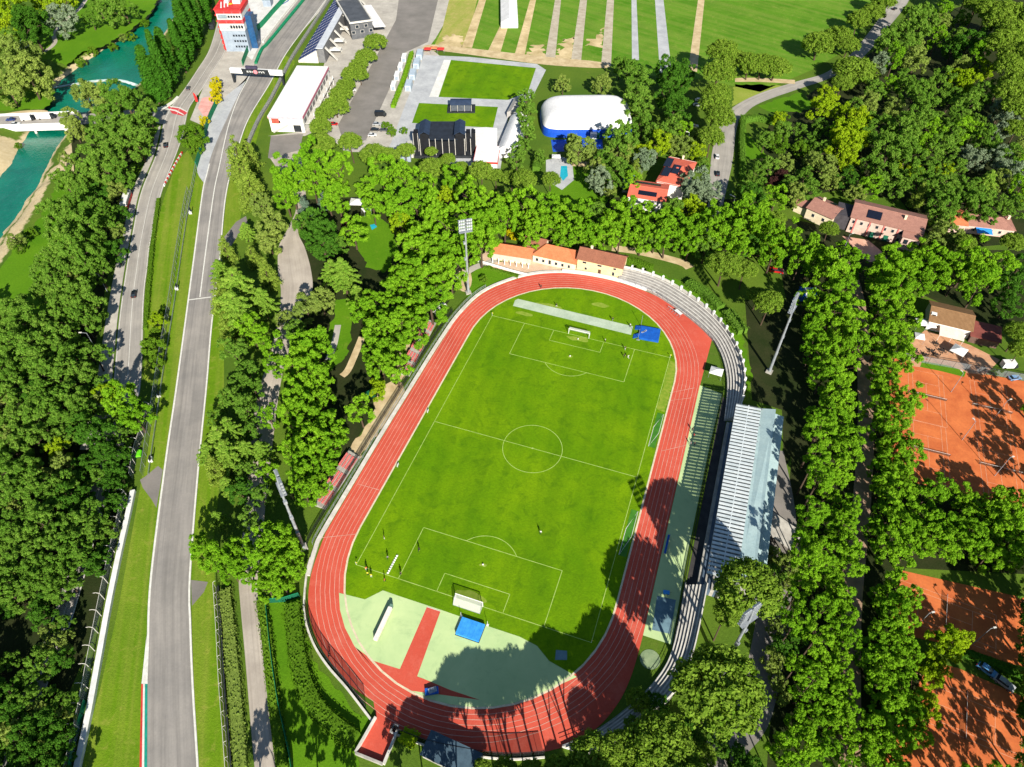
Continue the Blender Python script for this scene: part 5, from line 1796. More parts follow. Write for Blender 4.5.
# trees just outside the frame whose shade falls into it
for k, x, y, r, *hc in (('plane', 1045, 400, 18, 10), ('plane', 1052, 440, 18, 10), ('wood', 1060, 480, 18, 10), ('plane', 1070, 350, 16), ('plane', 1045, 585, 17, 10), ('wood', 1045, 625, 20, 10), ('plane', 1062, 665, 22, 11), ('wood', 1048, 700, 22, 11), ('wood', 1010, 800, 24, 16), ('plane', 965, 806, 22, 15), ('wood', 1052, 760, 24, 16), ('plane', 925, 792, 16), ('wood', 1090, 720, 22, 16), ('plane', 1100, 620, 20, 16), ('wood', 1035, 592, 15), ('dark', 1042, 614, 16), ('wood', 1037, 655, 15), ('wood', 1042, 682, 17), ('dark', 1038, 712, 16), ('wood', 1046, 738, 18), ('plane', 1000, 778, 14), ('plane', 972, 780, 14), ('wood', 1032, 772, 17), ('plane', 945, 782, 12), ('plane', 775, 800, 20, 16), ('wood', 740, 830, 20, 15), ('plane', 810, 800, 16, 16), ('shrub', 30, 232, 6), ('shrub', 46, 205, 5), ('shrub', 58, 176, 6), ('olive', 66, 160, 7), ('shrub', 20, 250, 5), ('shrub', 110, 40, 5), ('shrub', 128, 30, 5), ('shrub', 90, 45, 5), ('shrub', 142, 16, 5), ('shrub', 78, 56, 5), ('olive', 120, 30, 4), ('shrub', 30, 105, 4), ('shrub', 14, 138, 4),
                   ('wood', 1090, 560, 18), ('wood', -25, 650, 18), ('wood', -20, 700, 18), ('wood', 20, 790, 18), ('wood', 60, 800, 16), ('wood', 280, 806, 15, 12), ('wood', 246, 815, 14, 12), ('wood', 310, 816, 15, 12), ('wood', 262, 840, 16, 13), ('pine', 424, 800, 18, 11), ('wood', 402, 802, 15, 9), ('wood', 448, 806, 16, 12), ('wood', 345, 806, 13, 8)):
    add_tree(k, x, y, r, *hc)
LABELS = near_label(items, '')

PROTO = {}
for kind, (nm, words_, grp, mt, spec) in KINDS.items():
    PROTO[kind] = []
    for k in range(3):
        cm = leaf_cloud(spec, hash(kind) % 1000 * 0 + len(kind) * 31 + k * 7 + ord(kind[0]))
        cm.materials.append(mt)
        tm = trunk_mesh(spec, k * 5 + len(kind))
        tm.materials.append(WOOD)
        PROTO[kind].append((cm, tm))
rt = random.Random(3)
for i, (kind, x, y, R, zs) in enumerate(todo):
    nm, words_, grp, mt, spec = KINDS[kind]
    cm, tm = PROTO[kind][rt.randrange(3)]
    r = thing(nm, LABELS[i], 'tree' if kind not in ('gold', 'shrub') else 'shrub', (x, y, max(-4, ground_z(x, y))), rt.uniform(0, 6.28), grp)
    r.scale = (R * rt.uniform(.9, 1.12), R * rt.uniform(.9, 1.12), R * zs * rt.uniform(.85, 1.15))
    if kind == 'pine' and zs > 1:
        r.scale = (R * 1.1, R * 1.06, R * zs)
    kz = zs if kind in ('pine', 'wood', 'plane') else 1.0
    r.scale[2] /= kz
    link('trunk', tm, r).scale = (1, 1, kz)
    link('crown', cm, r).location.z = spec['zc'] * (kz - 1)

# ---- hedges: leafy boxes along a line


def hedge(label, pts, wd, h, mt, dens=26, name='hedge'):
    rnd = random.Random(int(abs(pts[0][0]) * 10))
    o = pts[0]
    P = local(pts, o)
    mb = wall_strip(P, wd * .82, 0, h * .88)
    prof = [(-.5, .1), (-.5, .5), (-.46, .85), (-.3, 1.0), (0, 1.03), (.3, 1.0), (.46, .85), (.5, .5), (.5, .1)]
    for q in step_points(P, .45):
        x, y, a = q
        nx, ny = -sin(a), cos(a)
        for _ in range(int(dens * (wd + 2 * h) * .1)):
            u, z = prof[rnd.randrange(9)]
            u += rnd.uniform(-.12, .12)
            lump = 1 + .12 * noise.noise(Vector((x * .4, y * .4, u * 2)))
            c = Vector((x + nx * u * wd * lump + rnd.uniform(-.3, .3), y + ny * u * wd * lump + rnd.uniform(-.3, .3), z * h * lump + rnd.uniform(-.12, .12)))
            n = Vector((nx * u * 2 + rnd.uniform(-.6, .6), ny * u * 2 + rnd.uniform(-.6, .6), max(.1, z - .2) + rnd.uniform(-.3, .5))).normalized()
            t1 = n.cross(Vector((rnd.uniform(-1, 1), rnd.uniform(-1, 1), rnd.uniform(-1, 1)))).normalized()
            t2 = n.cross(t1)
            s = rnd.uniform(.14, .3)
            mb.add([c - t1 * s, c - t2 * s, c + t1 * s, c + t2 * s], [(0, 1, 2, 3)])
    return tag(mb.build(name, mt, None, (o[0], o[1], 0)), label, 'hedge', 'hedges')


SHR, PLN, OLV, WDL = KINDS['shrub'][3], KINDS['plane'][3], KINDS['olive'][3], KINDS['wood'][3]
hedge('rough yellowish hedge between the circuit fence and the park road', GS('226,592 231,640 236,690 242,770'), 3.2, 1.6, OLV)
hedge('green hedge along the east edge of the park road beside the green fence', GS('262,602 268,640 274,690 284,770'), 2.6, 1.8, SHR)
hedge('broad curved hedge on the lawn south west of the track', spline(GS('293,606 297,640 302,672 313,702 330,722 356,742'), 5), 4.2, 2.2, SHR)
hedge('clipped hedge block behind the terrace near the yellow building', GS('626,261 652,270'), 3.4, 2.0, SHR)
hedge('clipped hedge block behind the middle of the north east terrace', GS('688,284 704,294 720,310'), 4.2, 2.4, WDL)
hedge('clipped hedge block at the east end of the north east terrace', GS('727,314 742,334'), 4.6, 2.4, WDL)
hedge('thin green hedge between the parking lot and the show ground', GS('412,54 404,80 393,108'), 2.4, 1.8, PLN)
hedge('tall hedge along the garden side of the park road', GS('742,120 741,145 742,182'), 2.8, 3.0, WDL)
hedge('garden hedge crossing from the park road above the lawn', GS('744,122 757,120 790,128'), 3.0, 2.6, WDL)
hedge('thin hedge along the east edge of the public road', GS('159,200 153,245 149,290 146,330'), 1.6, 1.2, SHR)
hedge('small sunlit hedge beside the red entrance ramp', GS('403,735 417,742'), 3.2, 2.2, KINDS['lime'][3])
hedge('low hedge in front of the orange clubhouse on the corner lawn', GS('484,268 500,272 518,278'), 1.4, .9, SHR)
hedge('dark hedge between the middle and lowest clay courts', GS('958,652 990,664 1024,680 1040,688'), 2.2, 1.8, KINDS['dark'][3])
hedge('hedge beside the blue court south of the white dome', GS('538,160 536,172'), 4, 3, WDL)
# ================================================================== buildings beyond the stadium
ORANGE = tiles('orange clay tiles', (194, 108, 68), (210, 128, 86), (168, 88, 56))
BROWNT = tiles('brown clay tiles', (132, 84, 64), (152, 98, 76), (106, 66, 52))
PINKT = tiles('pinkish clay tiles', (146, 104, 92), (168, 122, 106), (118, 82, 72))
REDT = tiles('red clay tiles', (204, 96, 74), (216, 112, 88), (180, 78, 62))
OCHRET = tiles('ochre clay tiles', (126, 94, 62), (144, 110, 76), (104, 76, 50))
CREAMW = plain('cream render', (232, 218, 186), (216, 200, 166), .3, .9)
YELLW = plain('pale yellow render', (236, 214, 160), (222, 198, 142), .3, .9)
WHITEW = plain('white render', (230, 228, 222), (212, 208, 200), .3, .9)
PINKW = plain('pale pink render', (206, 180, 166), (190, 160, 146), .3, .9)
SOLAR = plain('solar panel glass', (24, 28, 44), (16, 20, 34), 2, .2, spec=.5)
REDP = plain('red panel paint', (216, 56, 50), (196, 44, 42), .6, .6)
GREYB = plain('blue grey cladding', (150, 162, 174), (132, 144, 158), .4, .7)
FRAMEW = plain('window frame', (200, 196, 188), (180, 176, 168), 2, .7)
ROOFW = plain('white membrane roof', (236, 234, 232), (220, 218, 216), .2, .6)


def window(parent, x, y, z, w, h, face='front', fm=None):
    """frame and pane; face = which wall it sits on, in the house's own axes"""
    mb = MB()
    mb.box((0, 0, 0), (w, .12, h), mi=0)
    mb.box((0, -.07, 0), (w * .84, .04, h * .86), mi=1)
    o = mb.build('window', [fm or FRAMEW, GLASS], parent, (x, y, z))
    o.rotation_euler = (0, 0, {'front': 0, 'back': pi, 'right': pi / 2, 'left': -pi / 2}[face])
    return o


def from_px(fl, fr, bl, z):
    a, b, c = G(*fl, z), G(*fr, z), G(*bl, z)
    u = (b - a).to_2d().normalized()
    d = (c - a).to_2d()
    return (a.x, a.y), (b.x, b.y), abs(u.x * d.y - u.y * d.x)


def volume(r, x, y, rz, W, D, eave, ridge, wall, roof, rt='gable', oh=.5, z0=0.0):
    """one block of a house as wall and roof parts, local frame x along the front"""
    cr_, sr_ = cos(rz), sin(rz)

    def T(px_, py_, pz):
        return (x + px_ * cr_ - py_ * sr_, y + px_ * sr_ + py_ * cr_, pz)
    mb = MB()
    top = eave if rt != 'flat' else ridge
    c4 = [(0, 0), (W, 0), (W, D), (0, D)]
    vs = [T(a, b, z0) for a, b in c4] + [T(a, b, top) for a, b in c4]
    fs = [(0, 1, 5, 4), (1, 2, 6, 5), (2, 3, 7, 6), (3, 0, 4, 7)]
    if rt == 'gable':
        vs += [T(0, D / 2, ridge - .12), T(W, D / 2, ridge - .12)]
        fs += [(4, 8, 7), (5, 6, 9)]
    mb.add(vs, fs)
    mb.build('wall', wall, r)
    mb = MB()
    th = .2
    k = (ridge - eave) / (D / 2)
    if rt == 'gable':
        mb.slab(T(-oh, -oh, eave - oh * k), T(W + oh, -oh, eave - oh * k), T(W + oh, D / 2, ridge), T(-oh, D / 2, ridge), th)
        mb.slab(T(W + oh, D + oh, eave - oh * k), T(-oh, D + oh, eave - oh * k), T(-oh, D / 2, ridge), T(W + oh, D / 2, ridge), th)
        mb.tube(T(-oh, D / 2, ridge + .02), T(W + oh, D / 2, ridge + .02), .14)
    elif rt == 'hip':
        h = min(D / 2, W / 2) * .95
        a, b, c, d = T(-oh, -oh, eave - .2), T(W + oh, -oh, eave - .2), T(W + oh, D + oh, eave - .2), T(-oh, D + oh, eave - .2)
        e, f = T(h, D / 2, ridge), T(W - h, D / 2, ridge)
        L = W + 2 * oh
        mb.add([a, b, f, e], [(0, 1, 2, 3)], 0, [(0, 0), (L, 0), (L - h, D / 2), (h, D / 2)])
        mb.add([c, d, e, f], [(0, 1, 2, 3)], 0, [(0, 0), (L, 0), (L - h, D / 2), (h, D / 2)])
        mb.add([b, c, f], [(0, 1, 2)], 0, [(0, 0), (D, 0), (D / 2, h)])
        mb.add([d, a, e], [(0, 1, 2)], 0, [(0, 0), (D, 0), (D / 2, h)])
        mb.add([a, b, c, d], [(3, 2, 1, 0)])
        mb.tube(e, f, .14)
    elif rt == 'flat':
        mb.slab(T(-oh, -oh, ridge), T(W + oh, -oh, ridge), T(W + oh, D + oh, ridge), T(-oh, D + oh, ridge), .25)
    elif rt == 'mono':
        mb.slab(T(-oh, -oh, eave), T(W + oh, -oh, eave), T(W + oh, D + oh, ridge), T(-oh, D + oh, ridge), .2)
    return mb.build('roof', roof, r)


def house(name, label, cat, p0, p1, D, eave, ridge, wall, roof, rt='gable', wins=(), oh=.5):
    r = thing(name, label, cat, (p0[0], p0[1], 0), ang(p0, p1))
    W = hypot(p1[0] - p0[0], p1[1] - p0[1])
    volume(r, 0, 0, 0, W, D, eave, ridge, wall, roof, rt, oh)
    for q in wins:
        u, z, w_, h_ = q[:4]
        fc = q[4] if len(q) > 4 else 'front'
        if fc == 'front':
            window(r, u * W, -.03, z, w_, h_)
        elif fc == 'right':
            window(r, W + .03, u * D, z, w_, h_, 'right')
        else:
            window(r, -.03, u * D, z, w_, h_, 'left')
    return r, W


def chimney(r, x, y, z, h=1.4):
    MB().box((x, y, z + h / 2), (.8, .8, h)).box((x, y, z + h + .08), (1.0, 1.0, .16)).build('chimney', CREAMW, r)


def solar(r, x, y, z, w, d, slope):
    o = MB().box((0, 0, 0), (w, d, .08)).build('solar_panel', SOLAR, r, (x, y, z))
    o.rotation_euler = (slope, 0, 0)


DOORG = plain('green door paint', (30, 110, 84), (24, 92, 70), 2, .6)


def door(r, x, y, w=1.1, h=2.2, m=None):
    MB().box((0, 0, h / 2), (w, .14, h)).build('door', m or plain('brown door', (96, 66, 48), (80, 54, 40), 2), r, (x, y, 0))


# orange clubhouse by the track
r, W = house('clubhouse', 'long orange tiled clubhouse with a pale front by the north west bend of the track', 'clubhouse', (-43.6, 84.6), (-28.8, 86.0), 7.0, 3.3, 5.3, CREAMW, ORANGE, 'gable',
             [((i + .5) / 7, 1.7, 1.1, 1.3) for i in range(7)])
volume(r, 15.4, 2.2, radians(-6), 17.2, 8.5, 3.7, 6.6, CREAMW, ORANGE, 'hip')
volume(r, 11.0, 5.0, radians(-4), 8.0, 8.0, 3.9, 6.9, CREAMW, BROWNT, 'gable')
for i in range(6):
    window(r, 17.2 + 2.6 * i, 2.05 - .27 * i, 1.6, 1.2, 1.5 if i != 2 else 2.2)
for i in range(7):
    MB().box((0, 0, 1.4), (.3, .3, 2.8)).build('pillar', WPAINT, r, (.3 + 2.4 * i, -2.2, 0))
MB().slab((-.3, -2.5, 2.8), (15.2, -2.5, 2.8), (15.2, 0, 3.1), (-.3, 0, 3.1), .1).build('porch_roof', plain('pale awning', (226, 214, 196), (210, 196, 176), .6), r)
r, W = house('track_building', 'pale yellow two storey building with a brown tiled roof by the north bend', 'building', (-10.8, 89.6), (6.8, 89.4), 8.0, 5.4, 7.8, YELLW, BROWNT, 'gable',
             [(.16, 4.0, 1.7, .9), (.5, 4.0, 1.9, .9), (.84, 4.0, 1.2, .9), (.2, 1.3, 1.0, 1.2), (.82, 1.6, 1.0, 1.8), (.5, 3.0, 1.2, 1.4, 'right')])
door(r, 9.0, -.04)
chimney(r, 4, 5.5, 6.6)
fence('white_board_fence', 'white board fence in front of the clubhouse on the bend', 'fence', GS('478,262 492,266 512,272 527,276'), 1.2, 2.0, WPAINT, WPAINT, ())

# red villa with solar panels
p0, p1, D = from_px((628.5, 195), (665, 200.5), (633, 179), 6.5)
r, W = house('red_roofed_villa', 'big red roofed villa with dark solar panels near the white dome', 'villa', p0, p1, D, 6.2, 7.6, WHITEW, REDT, 'gable', [(.15, 3.2, 1.2, 1.6), (.4, 3.2, 1.2, 1.6), (.65, 3.2, 1.2, 1.6)])
k = atan2(1.4, D / 2)
solar(r, W * .5, D * .2, 6.2 + .2 * D * (1.4 / (D / 2)) + .2, W * .5, D * .2, k)
solar(r, W * .45, D * .8, 6.2 + .2 * D * (1.4 / (D / 2)) + .2, W * .7, D * .18, -k)
q0, q1, D2 = from_px((657, 181), (684, 187), (667, 156), 6.5)
a0 = ang(p0, p1)
dx, dy = q0[0] - p0[0], q0[1] - p0[1]
lx, ly = dx * cos(a0) + dy * sin(a0), -dx * sin(a0) + dy * cos(a0)
W2 = hypot(q1[0] - q0[0], q1[1] - q0[1])
volume(r, lx, ly, ang(q0, q1) - a0, W2, D2, 6.6, 8.4, WHITEW, REDT, 'hip')
for i in range(3):
    o = MB().box((0, 0, 0), (3.2, 7.5, .1)).build('solar_panel', SOLAR, r, (lx + 3.2 + 3.9 * (i % 2), ly + 6 + 8 * (i // 2) + 3 * (i % 2), 8.25))
    o.rotation_euler = (0, 0, ang(q0, q1) - a0)
chimney(r, lx + 9, ly + 20, 7.4)

# pink villa
p0, p1, D = from_px((852, 216), (923, 233), (853, 198), 7.5)
r, W = house('pink_villa', 'long pale pink villa with red trim, green doors and dark solar panels', 'villa', p0, p1, D, 7.3, 9.6, PINKW, PINKT, 'gable',
             [((i + .5) / 9, 5.2, 1.2, 1.5) for i in range(7)] + [((i + .5) / 9, 2.0, 1.2, 1.7) for i in (0, 2, 3, 6)])
for i in range(4):
    MB().box((W * (.08 + .2 * i), -.12, 3.6), (.5, .2, 7.2)).build('pilaster', plain('rose trim', (206, 120, 112), (188, 100, 94), 1), r)
for u in (.36, .56):
    door(r, W * u, -.05, 1.8, 2.6, DOORG)
solar(r, W * .3, D * .22, 7.3 + .22 * D * (2.3 / (D / 2)) + .22, W * .2, D * .3, atan2(2.3, D / 2))
volume(r, W * .76, -3.2, 0, W * .24, 3.2, 6.0, 7.0, PINKW, PINKT, 'mono')
for i in range(2):
    window(r, W * (.82 + .1 * i), -3.25, 3.8, 1.6, 2.0, fm=DSTEEL)
MB().box((-3.2, D * .4, 3.2), (6, D * .7, 6.4)).build('side_wing', plain('dark grey roof felt', (74, 70, 74), (60, 56, 60), .8), r)
chimney(r, W * .72, D * .35, 8.8)
# light villa
p0, p1, D = from_px((808, 206), (833, 217), (810, 191), 6)
r, W = house('light_villa', 'small pale villa with a pinkish tiled gable roof among garden trees', 'villa', p0, p1, D, 5.4, 7.4, CREAMW, PINKT, 'gable', [(.3, 3, 1.2, 1.5), (.7, 3, 1.2, 1.5)])
solar(r, W * .7, D * .72, 7.0, 2.6, 2.6, -.3)
volume(r, -6, 1.5, 0, 6, 6, 4, 5.2, CREAMW, PINKT, 'gable')
chimney(r, W * .3, D * .6, 6.9)
# long low villa on the right
p0, p1, D = from_px((954, 222), (1016, 229), (954, 209), 4.5)
r, W = house('long_villa', 'long low villa with pinkish tiles and a blue awning by the right edge', 'villa', p0, p1, D, 4.0, 6.0, PINKW, PINKT, 'hip', [((i + .5) / 7, 2.1, 1.2, 1.4) for i in range(7)])
volume(r, -1, -1, 0, 6, D + 2, 4.4, 6.2, PINKW, ORANGE, 'gable')
MB().slab((9, -3.5, 2.8), (15, -3.5, 2.8), (15, -.2, 3.4), (9, -.2, 3.4), .08).build('blue_awning', BLUE, r)
chimney(r, W * .9, D * .5, 5.6)
# tennis bar
p0, p1, D = from_px((931, 319), (973, 329), (929, 299), 4.8)
r, W = house('tennis_bar', 'ochre roofed bar building with white walls above the tennis terrace', 'bar', p0, p1, D, 4.2, 6.2, WHITEW, OCHRET, 'gable', [(.2, 2.0, 1.4, 1.6), (.5, 2.0, 1.4, 1.6), (.8, 2.0, 1.4, 1.6)])
mb = MB()
mb.slab((3.6, -5.2, 2.7), (11.6, -5.2, 2.7), (11.6, -.5, 3.4), (3.6, -.5, 3.4), .08)
mb.build('cream_awning', plain('cream awning', (234, 214, 200), (220, 196, 182), .6), r)
for xx in (3.8, 7.6, 11.4):
    MB().tube((xx, -5.0, 0), (xx, -5.0, 2.7), .06).build('awning_post', WPAINT, r)
mb = MB().box((.9, D * .25, 4.9), (1.8, 1.4, 1.2)).box((.9, D * .25 - .72, 4.9), (1.3, .05, .9), mi=1)
mb.build('dormer', [WPAINT, GLASS], r)
volume(r, W + .3, -1.5, 0, 9, 7, 3.2, 4.2, plain('dark render', (110, 84, 74), (92, 70, 62), .6), plain('red brown sheet roof', (134, 72, 62), (116, 60, 52), .5), 'mono')
for px_, py_, w_, lb, rz in ((919, 327, 3.6, 'white square parasol at the left end of the bar terrace', .2), (928, 329, 3.4, 'white square parasol nearest the corner of the bar', .1), (956, 355, 4.6, 'white square canopy standing alone on the bar terrace', -.45), (917, 341, 3.2, 'white canopy beside the avenue trees at the bar terrace', 0.05)):
    gazebo(px_, py_, w_, w_, 2.5, lb, rz, cat='parasol', group='white canopies on the bar terrace')
TBL = plain('dark table', (60, 52, 46), (46, 40, 36), 2)
for i, (px_, py_) in enumerate(((936, 345), (931, 352), (942, 352), (925, 356), (915, 352), (936, 356))):
    q = G(px_, py_)
    r = thing('terrace_table', 'dark terrace table with seats outside the bar, %s from the parasols' % ordn[i], 'table', (q.x, q.y, .03), i * .7, 'tables on the bar terrace')
    MB().box((0, 0, .74), (1.2, 1.2, .06)).build('table_top', TBL, r)
    MB().tube((0, 0, 0), (0, 0, .72), .06).build('table_leg', DSTEEL, r)
    for a in range(4):
        c = MB().box((0, 0, .44), (.45, .45, .06)).box((0, .22, .7), (.45, .05, .5)).box((-.2, -.2, .22), (.05, .05, .42)).box((.2, -.2, .22), (.05, .05, .42)).box((-.2, .2, .22), (.05, .05, .42)).box((.2, .2, .22), (.05, .05, .42)).build('seat', TBL, r, (1.0 * sin(a * pi / 2), 1.0 * cos(a * pi / 2), 0))
        c.rotation_euler = (0, 0, -a * pi / 2)

# white air dome
r = thing('air_dome', 'big white inflatable sports dome with a blue lower band', 'dome', (-38.0, 204.5, 0), radians(21))
LX, LY, HZ, n1, n2 = 22.8, 14.6, 10.5, 56, 14


def dome_pt(i, t_):
    a = 2 * pi * i / n1
    ca, sa = cos(a), sin(a)
    e = .34
    sx = (abs(ca) ** e) * (1 if ca >= 0 else -1)
    sy = (abs(sa) ** e) * (1 if sa >= 0 else -1)
    s = cos(t_ * pi / 2) ** .42 if t_ < 1 else 0
    z = HZ * sin(t_ * pi / 2) ** .8
    return (LX * sx * s, LY * sy * s, z)


TS = [0, .1, .2] + [.2 + .8 * ((k + 1) / 12) for k in range(12)]
mb, mw = MB(), MB()
rows = [[dome_pt(i, t_) for i in range(n1)] for t_ in TS]
for k in range(len(TS) - 1):
    m_ = mb if k < 2 else mw
    for i in range(n1):
        j = (i + 1) % n1
        m_.add([rows[k][i], rows[k][j], rows[k + 1][j], rows[k + 1][i]], [(0, 1, 2, 3)])
mw.build('white_membrane', ROOFW, r)
mb.build('blue_band', plain('blue membrane', (20, 80, 190), (16, 68, 168), .4, .5), r)
MB().box((2, -15.4, 1.5), (3, 2.4, 3)).build('airlock', WPAINT, r)
MB().box((4.2, -15.6, 1.3), (1.6, 1.8, 2.6)).build('blower_unit', plain('green machine', (40, 120, 80), (30, 100, 66), 1), r)
sheet('blue_court', GS('551,140 602,139 603,150 553,152'), .05, plain('blue court paint', (24, 84, 196), (20, 72, 172), .3, .7, world=True))
sheet('pool_paving', GS('546,160 562,157 572,160 574,180 562,190 546,180'), .03, GREYP)
sheet('pool_water', GS('561,166 567,166 568,176 563,181 560,176'), .06, plain('pool water', (40, 176, 196), (30, 160, 184), .4, .1, spec=.5, world=True))
gazebo(556, 161, 4, 3, 2.6, 'small white canopy beside the turquoise pool', .3)
sheet('garden_path', GS('568,160 606,163 606,168 572,166'), .032, SAND)
r, W = house('pool_house', 'small teal roofed hut beside the red roofed villa', 'hut', (G(622, 192).x, G(622, 192).y), (G(631, 193).x, G(631, 193).y), 9, 2.6, 3.2, WHITEW, plain('teal sheet roof', (60, 136, 150), (48, 116, 130), .5), 'mono', [(.5, 1.5, 1.2, 1.2)])

# ------------------------------------------------------------------ racing paddock
p0, p1, D = from_px((268, 116), (302, 117), (291, 63), 8)
r, W = house('paddock_building', 'long white flat roofed paddock building with a pink fascia', 'building', p0, p1, 56, 7.6, 8.2, WHITEW, ROOFW, 'flat', [(.3, 5.2, 1.0, 1.6)], .2)
MB().box((W / 2, -.32, 7.5), (W + .6, .2, 1.0)).build('pink_fascia', plain('pink fascia', (222, 176, 182), (206, 158, 166), .8), r)
MB().box((W + .32, 28, 7.5), (.2, 56, 1.0)).build('rose_fascia', plain('rose fascia', (190, 110, 130), (172, 96, 116), .8), r)
MB().box((3.0, -.12, 5.6), (3.6, .2, 2.4)).build('sign_panel', plain('rust red panel', (176, 84, 66), (150, 70, 56), .8), r)
MB().box((W - 3.4, -.1, 2.0), (3.6, .24, 3.4)).build('garage_door', DSTEEL, r)
mb = MB()
mb.slab((1.2, -1.5, .3), (8.8, -1.5, 4.0), (8.8, -.2, 4.0), (1.2, -.2, .3), .25)
mb.build('outside_stair', LCONC, r)
for i in range(9):
    window(r, W + .03, 4 + i * 5.8, 4.2, 3.6, 3.0, 'right', DSTEEL)
for i in range(8):
    MB().tube((W + 2.6, 3 + 7 * i, 0), (W + 2.6, 3 + 7 * i, 5.2), .15).build('column', WPAINT, r)
MB().box((W + 1.5, 28, 3.5), (2.8, 52, .2)).build('balcony', LCONC, r)

# start gantry over the circuit
a, b = G(231, 72, 5.5), G(283, 75, 5.5)
r = thing('start_gantry', 'white and black start gantry spanning the circuit with a small red and white emblem', 'gantry', (a.x, a.y, 0), ang(a, b))
L = hypot(b.x - a.x, b.y - a.y)
mb = MB()
mb.box((L / 2, 0, 6.6), (L, 1.4, 2.6))
mb.build('beam', WPAINT, r)
MB().add([(L * .24, -.74, 5.2), (L * .76, -.74, 5.2), (L * .74, -.74, 8.0), (L * .22, -.74, 8.0), (L * .24, -.6, 5.2), (L * .76, -.6, 5.2), (L * .74, -.6, 8.0), (L * .22, -.6, 8.0)],
         [(0, 1, 2, 3), (7, 6, 5, 4), (3, 2, 6, 7), (1, 0, 4, 5), (0, 3, 7, 4), (2, 1, 5, 6)]).build('black_panel', DSTEEL, r)
MB().box((L * .42, .1, 8.6), (L * .22, 1.2, 1.4)).build('light_box', plain('dark violet panel', (66, 62, 84), (54, 50, 70), 1), r)
mb = MB()
for x, z, w_, h_ in ((.34, 6.9, 1.0, .25), (.35, 6.4, .9, .25), (.33, 6.6, .25, .8), (.39, 6.9, 1.0, .25), (.395, 6.4, .9, .25), (.43, 6.6, .3, .8), (.56, 6.6, .3, .8), (.585, 6.85, .9, .25), (.61, 6.5, .3, .8), (.64, 6.9, .9, .25), (.655, 6.5, .3, .7)):
    mb.box((L * x, -.8, z), (w_, .06, h_))
mb.build('white_lettering', WPAINT, r)
mb = MB()
mb.add([(L * .49 + 1.2 * cos(i * pi / 5), -.79, 6.6 + 1.1 * sin(i * pi / 5)) for i in range(10)], [tuple(range(10))])
mb.build('pink_emblem', plain('pink emblem', (226, 140, 146), (210, 120, 128), 2), r)
for xx in (.6, L - .6):
    MB().box((xx, 0, 2.7), (1.0, 1.2, 5.4)).build('leg', DSTEEL, r)

# red and white control building
a, b = (-256.2, 217.2), (-243.6, 221.8)
r = thing('control_building', 'tall red, white and blue grey race control building beside the pit lane', 'building', (a[0], a[1], 0), ang(a, b))
W, D = 13.4, 17
r.scale = (1, 1, .95)
MB().box((W / 2, D / 2, 6), (W, D, 12)).build('glazed_floors', GREYB, r)
mb = MB()
mb.box((W / 2, D / 2, 14.2), (W + .4, D + .4, 4.0), mi=0)
mb.box((W / 2, D / 2, 17.4), (W + .8, D + .8, 2.2), mi=1)
mb.box((W / 2, D / 2, 20.2), (W + .4, D + .4, 3.2), mi=0)
mb.box((W / 2, D / 2, 22.5), (W + .8, D + .8, 1.2), mi=1)
mb.build('banded_floors', [WHITEW, plain('rose red band', (216, 84, 88), (196, 64, 70), .8)], r)
MB().box((W / 2, D / 2, 23.6), (W + 1.0, D + 1.0, .8)).build('red_roof', REDP, r)
for i in range(5):
    for k, z in enumerate((3, 6.2, 9.4)):
        window(r, 6.4 + 1.5 * i, -.03, z, 1.2, 1.3, fm=GREYB)
    window(r, 6.4 + 1.5 * i, -.23, 14.4, 1.2, 1.9, fm=DSTEEL)
    window(r, 6.4 + 1.5 * i, -.23, 20.2, 1.2, 1.4, fm=DSTEEL)
for z in (14.2, 20.2):
    MB().box((3.0, -.28, z), (5.2, .16, 2.2)).build('grey_sign', plain('grey sign', (140, 156, 160), (116, 132, 138), 1), r)
mb = MB()
for i in range(9):
    mb.box((.9 + .52 * i, -.4, 14.2 + .15 * (i % 2)), (.3, .06, 1.1 + .3 * (i % 3)))
mb.build('sign_lettering', WPAINT, r)
mb = MB()
for z in (2, 5, 8, 11):
    mb.box((-.9, 1.6, z), (1.4, 2.4, 1.6), .2)
mb.tube((-.9, 1.6, 0), (-.9, 1.6, 13), .25)
mb.build('red_sign', REDP, r)
for i in range(4):
    mb = MB()
    for z in (14, 17.4, 20.8, 24):
        mb.tube((-.9 - .0 * z, 2 + 4.2 * i, z - 4), (-.9, 2 + 4.2 * i, z), .3)
        mb.box((-.7, 2 + 4.2 * i, z), (1.2, 3.6, .5))
    mb.build('red_frame', REDP, r)
for i in range(3):
    MB().box((2.2 + 4.4 * i, -.75, 17.3), (3.6, .5, .9)).box((2.2 + 4.4 * i, -.75, 22.6), (3.6, .5, .7)).build('red_balcony', REDP, r)
MB().box((W + 2.0, D * .45, 9.5), (3.6, 6.5, 19)).build('glass_tower', plain('blue tower glass', (36, 84, 128), (28, 66, 106), .5, .2, spec=.5), r)
mb = MB()
mb.box((9.6, 11, 24.9), (4.2, 4.4, 1.8)).box((3.6, 12, 24.6), (2.4, 4.0, 1.2))
mb.build('roof_hut', WPAINT, r)
mb = MB()
for i in range(3):
    mb.box((1.4 + 1.7 * i, 7 + .6 * i, 24.1), (.7, 9 - i, .2), .25)
mb.build('white_roof_stripes', WPAINT, r)
mb = MB().add([(6.2 + 1.3 * cos(i * pi / 5), 8.4 + 1.5 * sin(i * pi / 5), 24.15) for i in range(10)], [tuple(range(10))])
mb.build('yellow_emblem', plain('yellow emblem', (238, 196, 60), (222, 178, 44), 2), r)
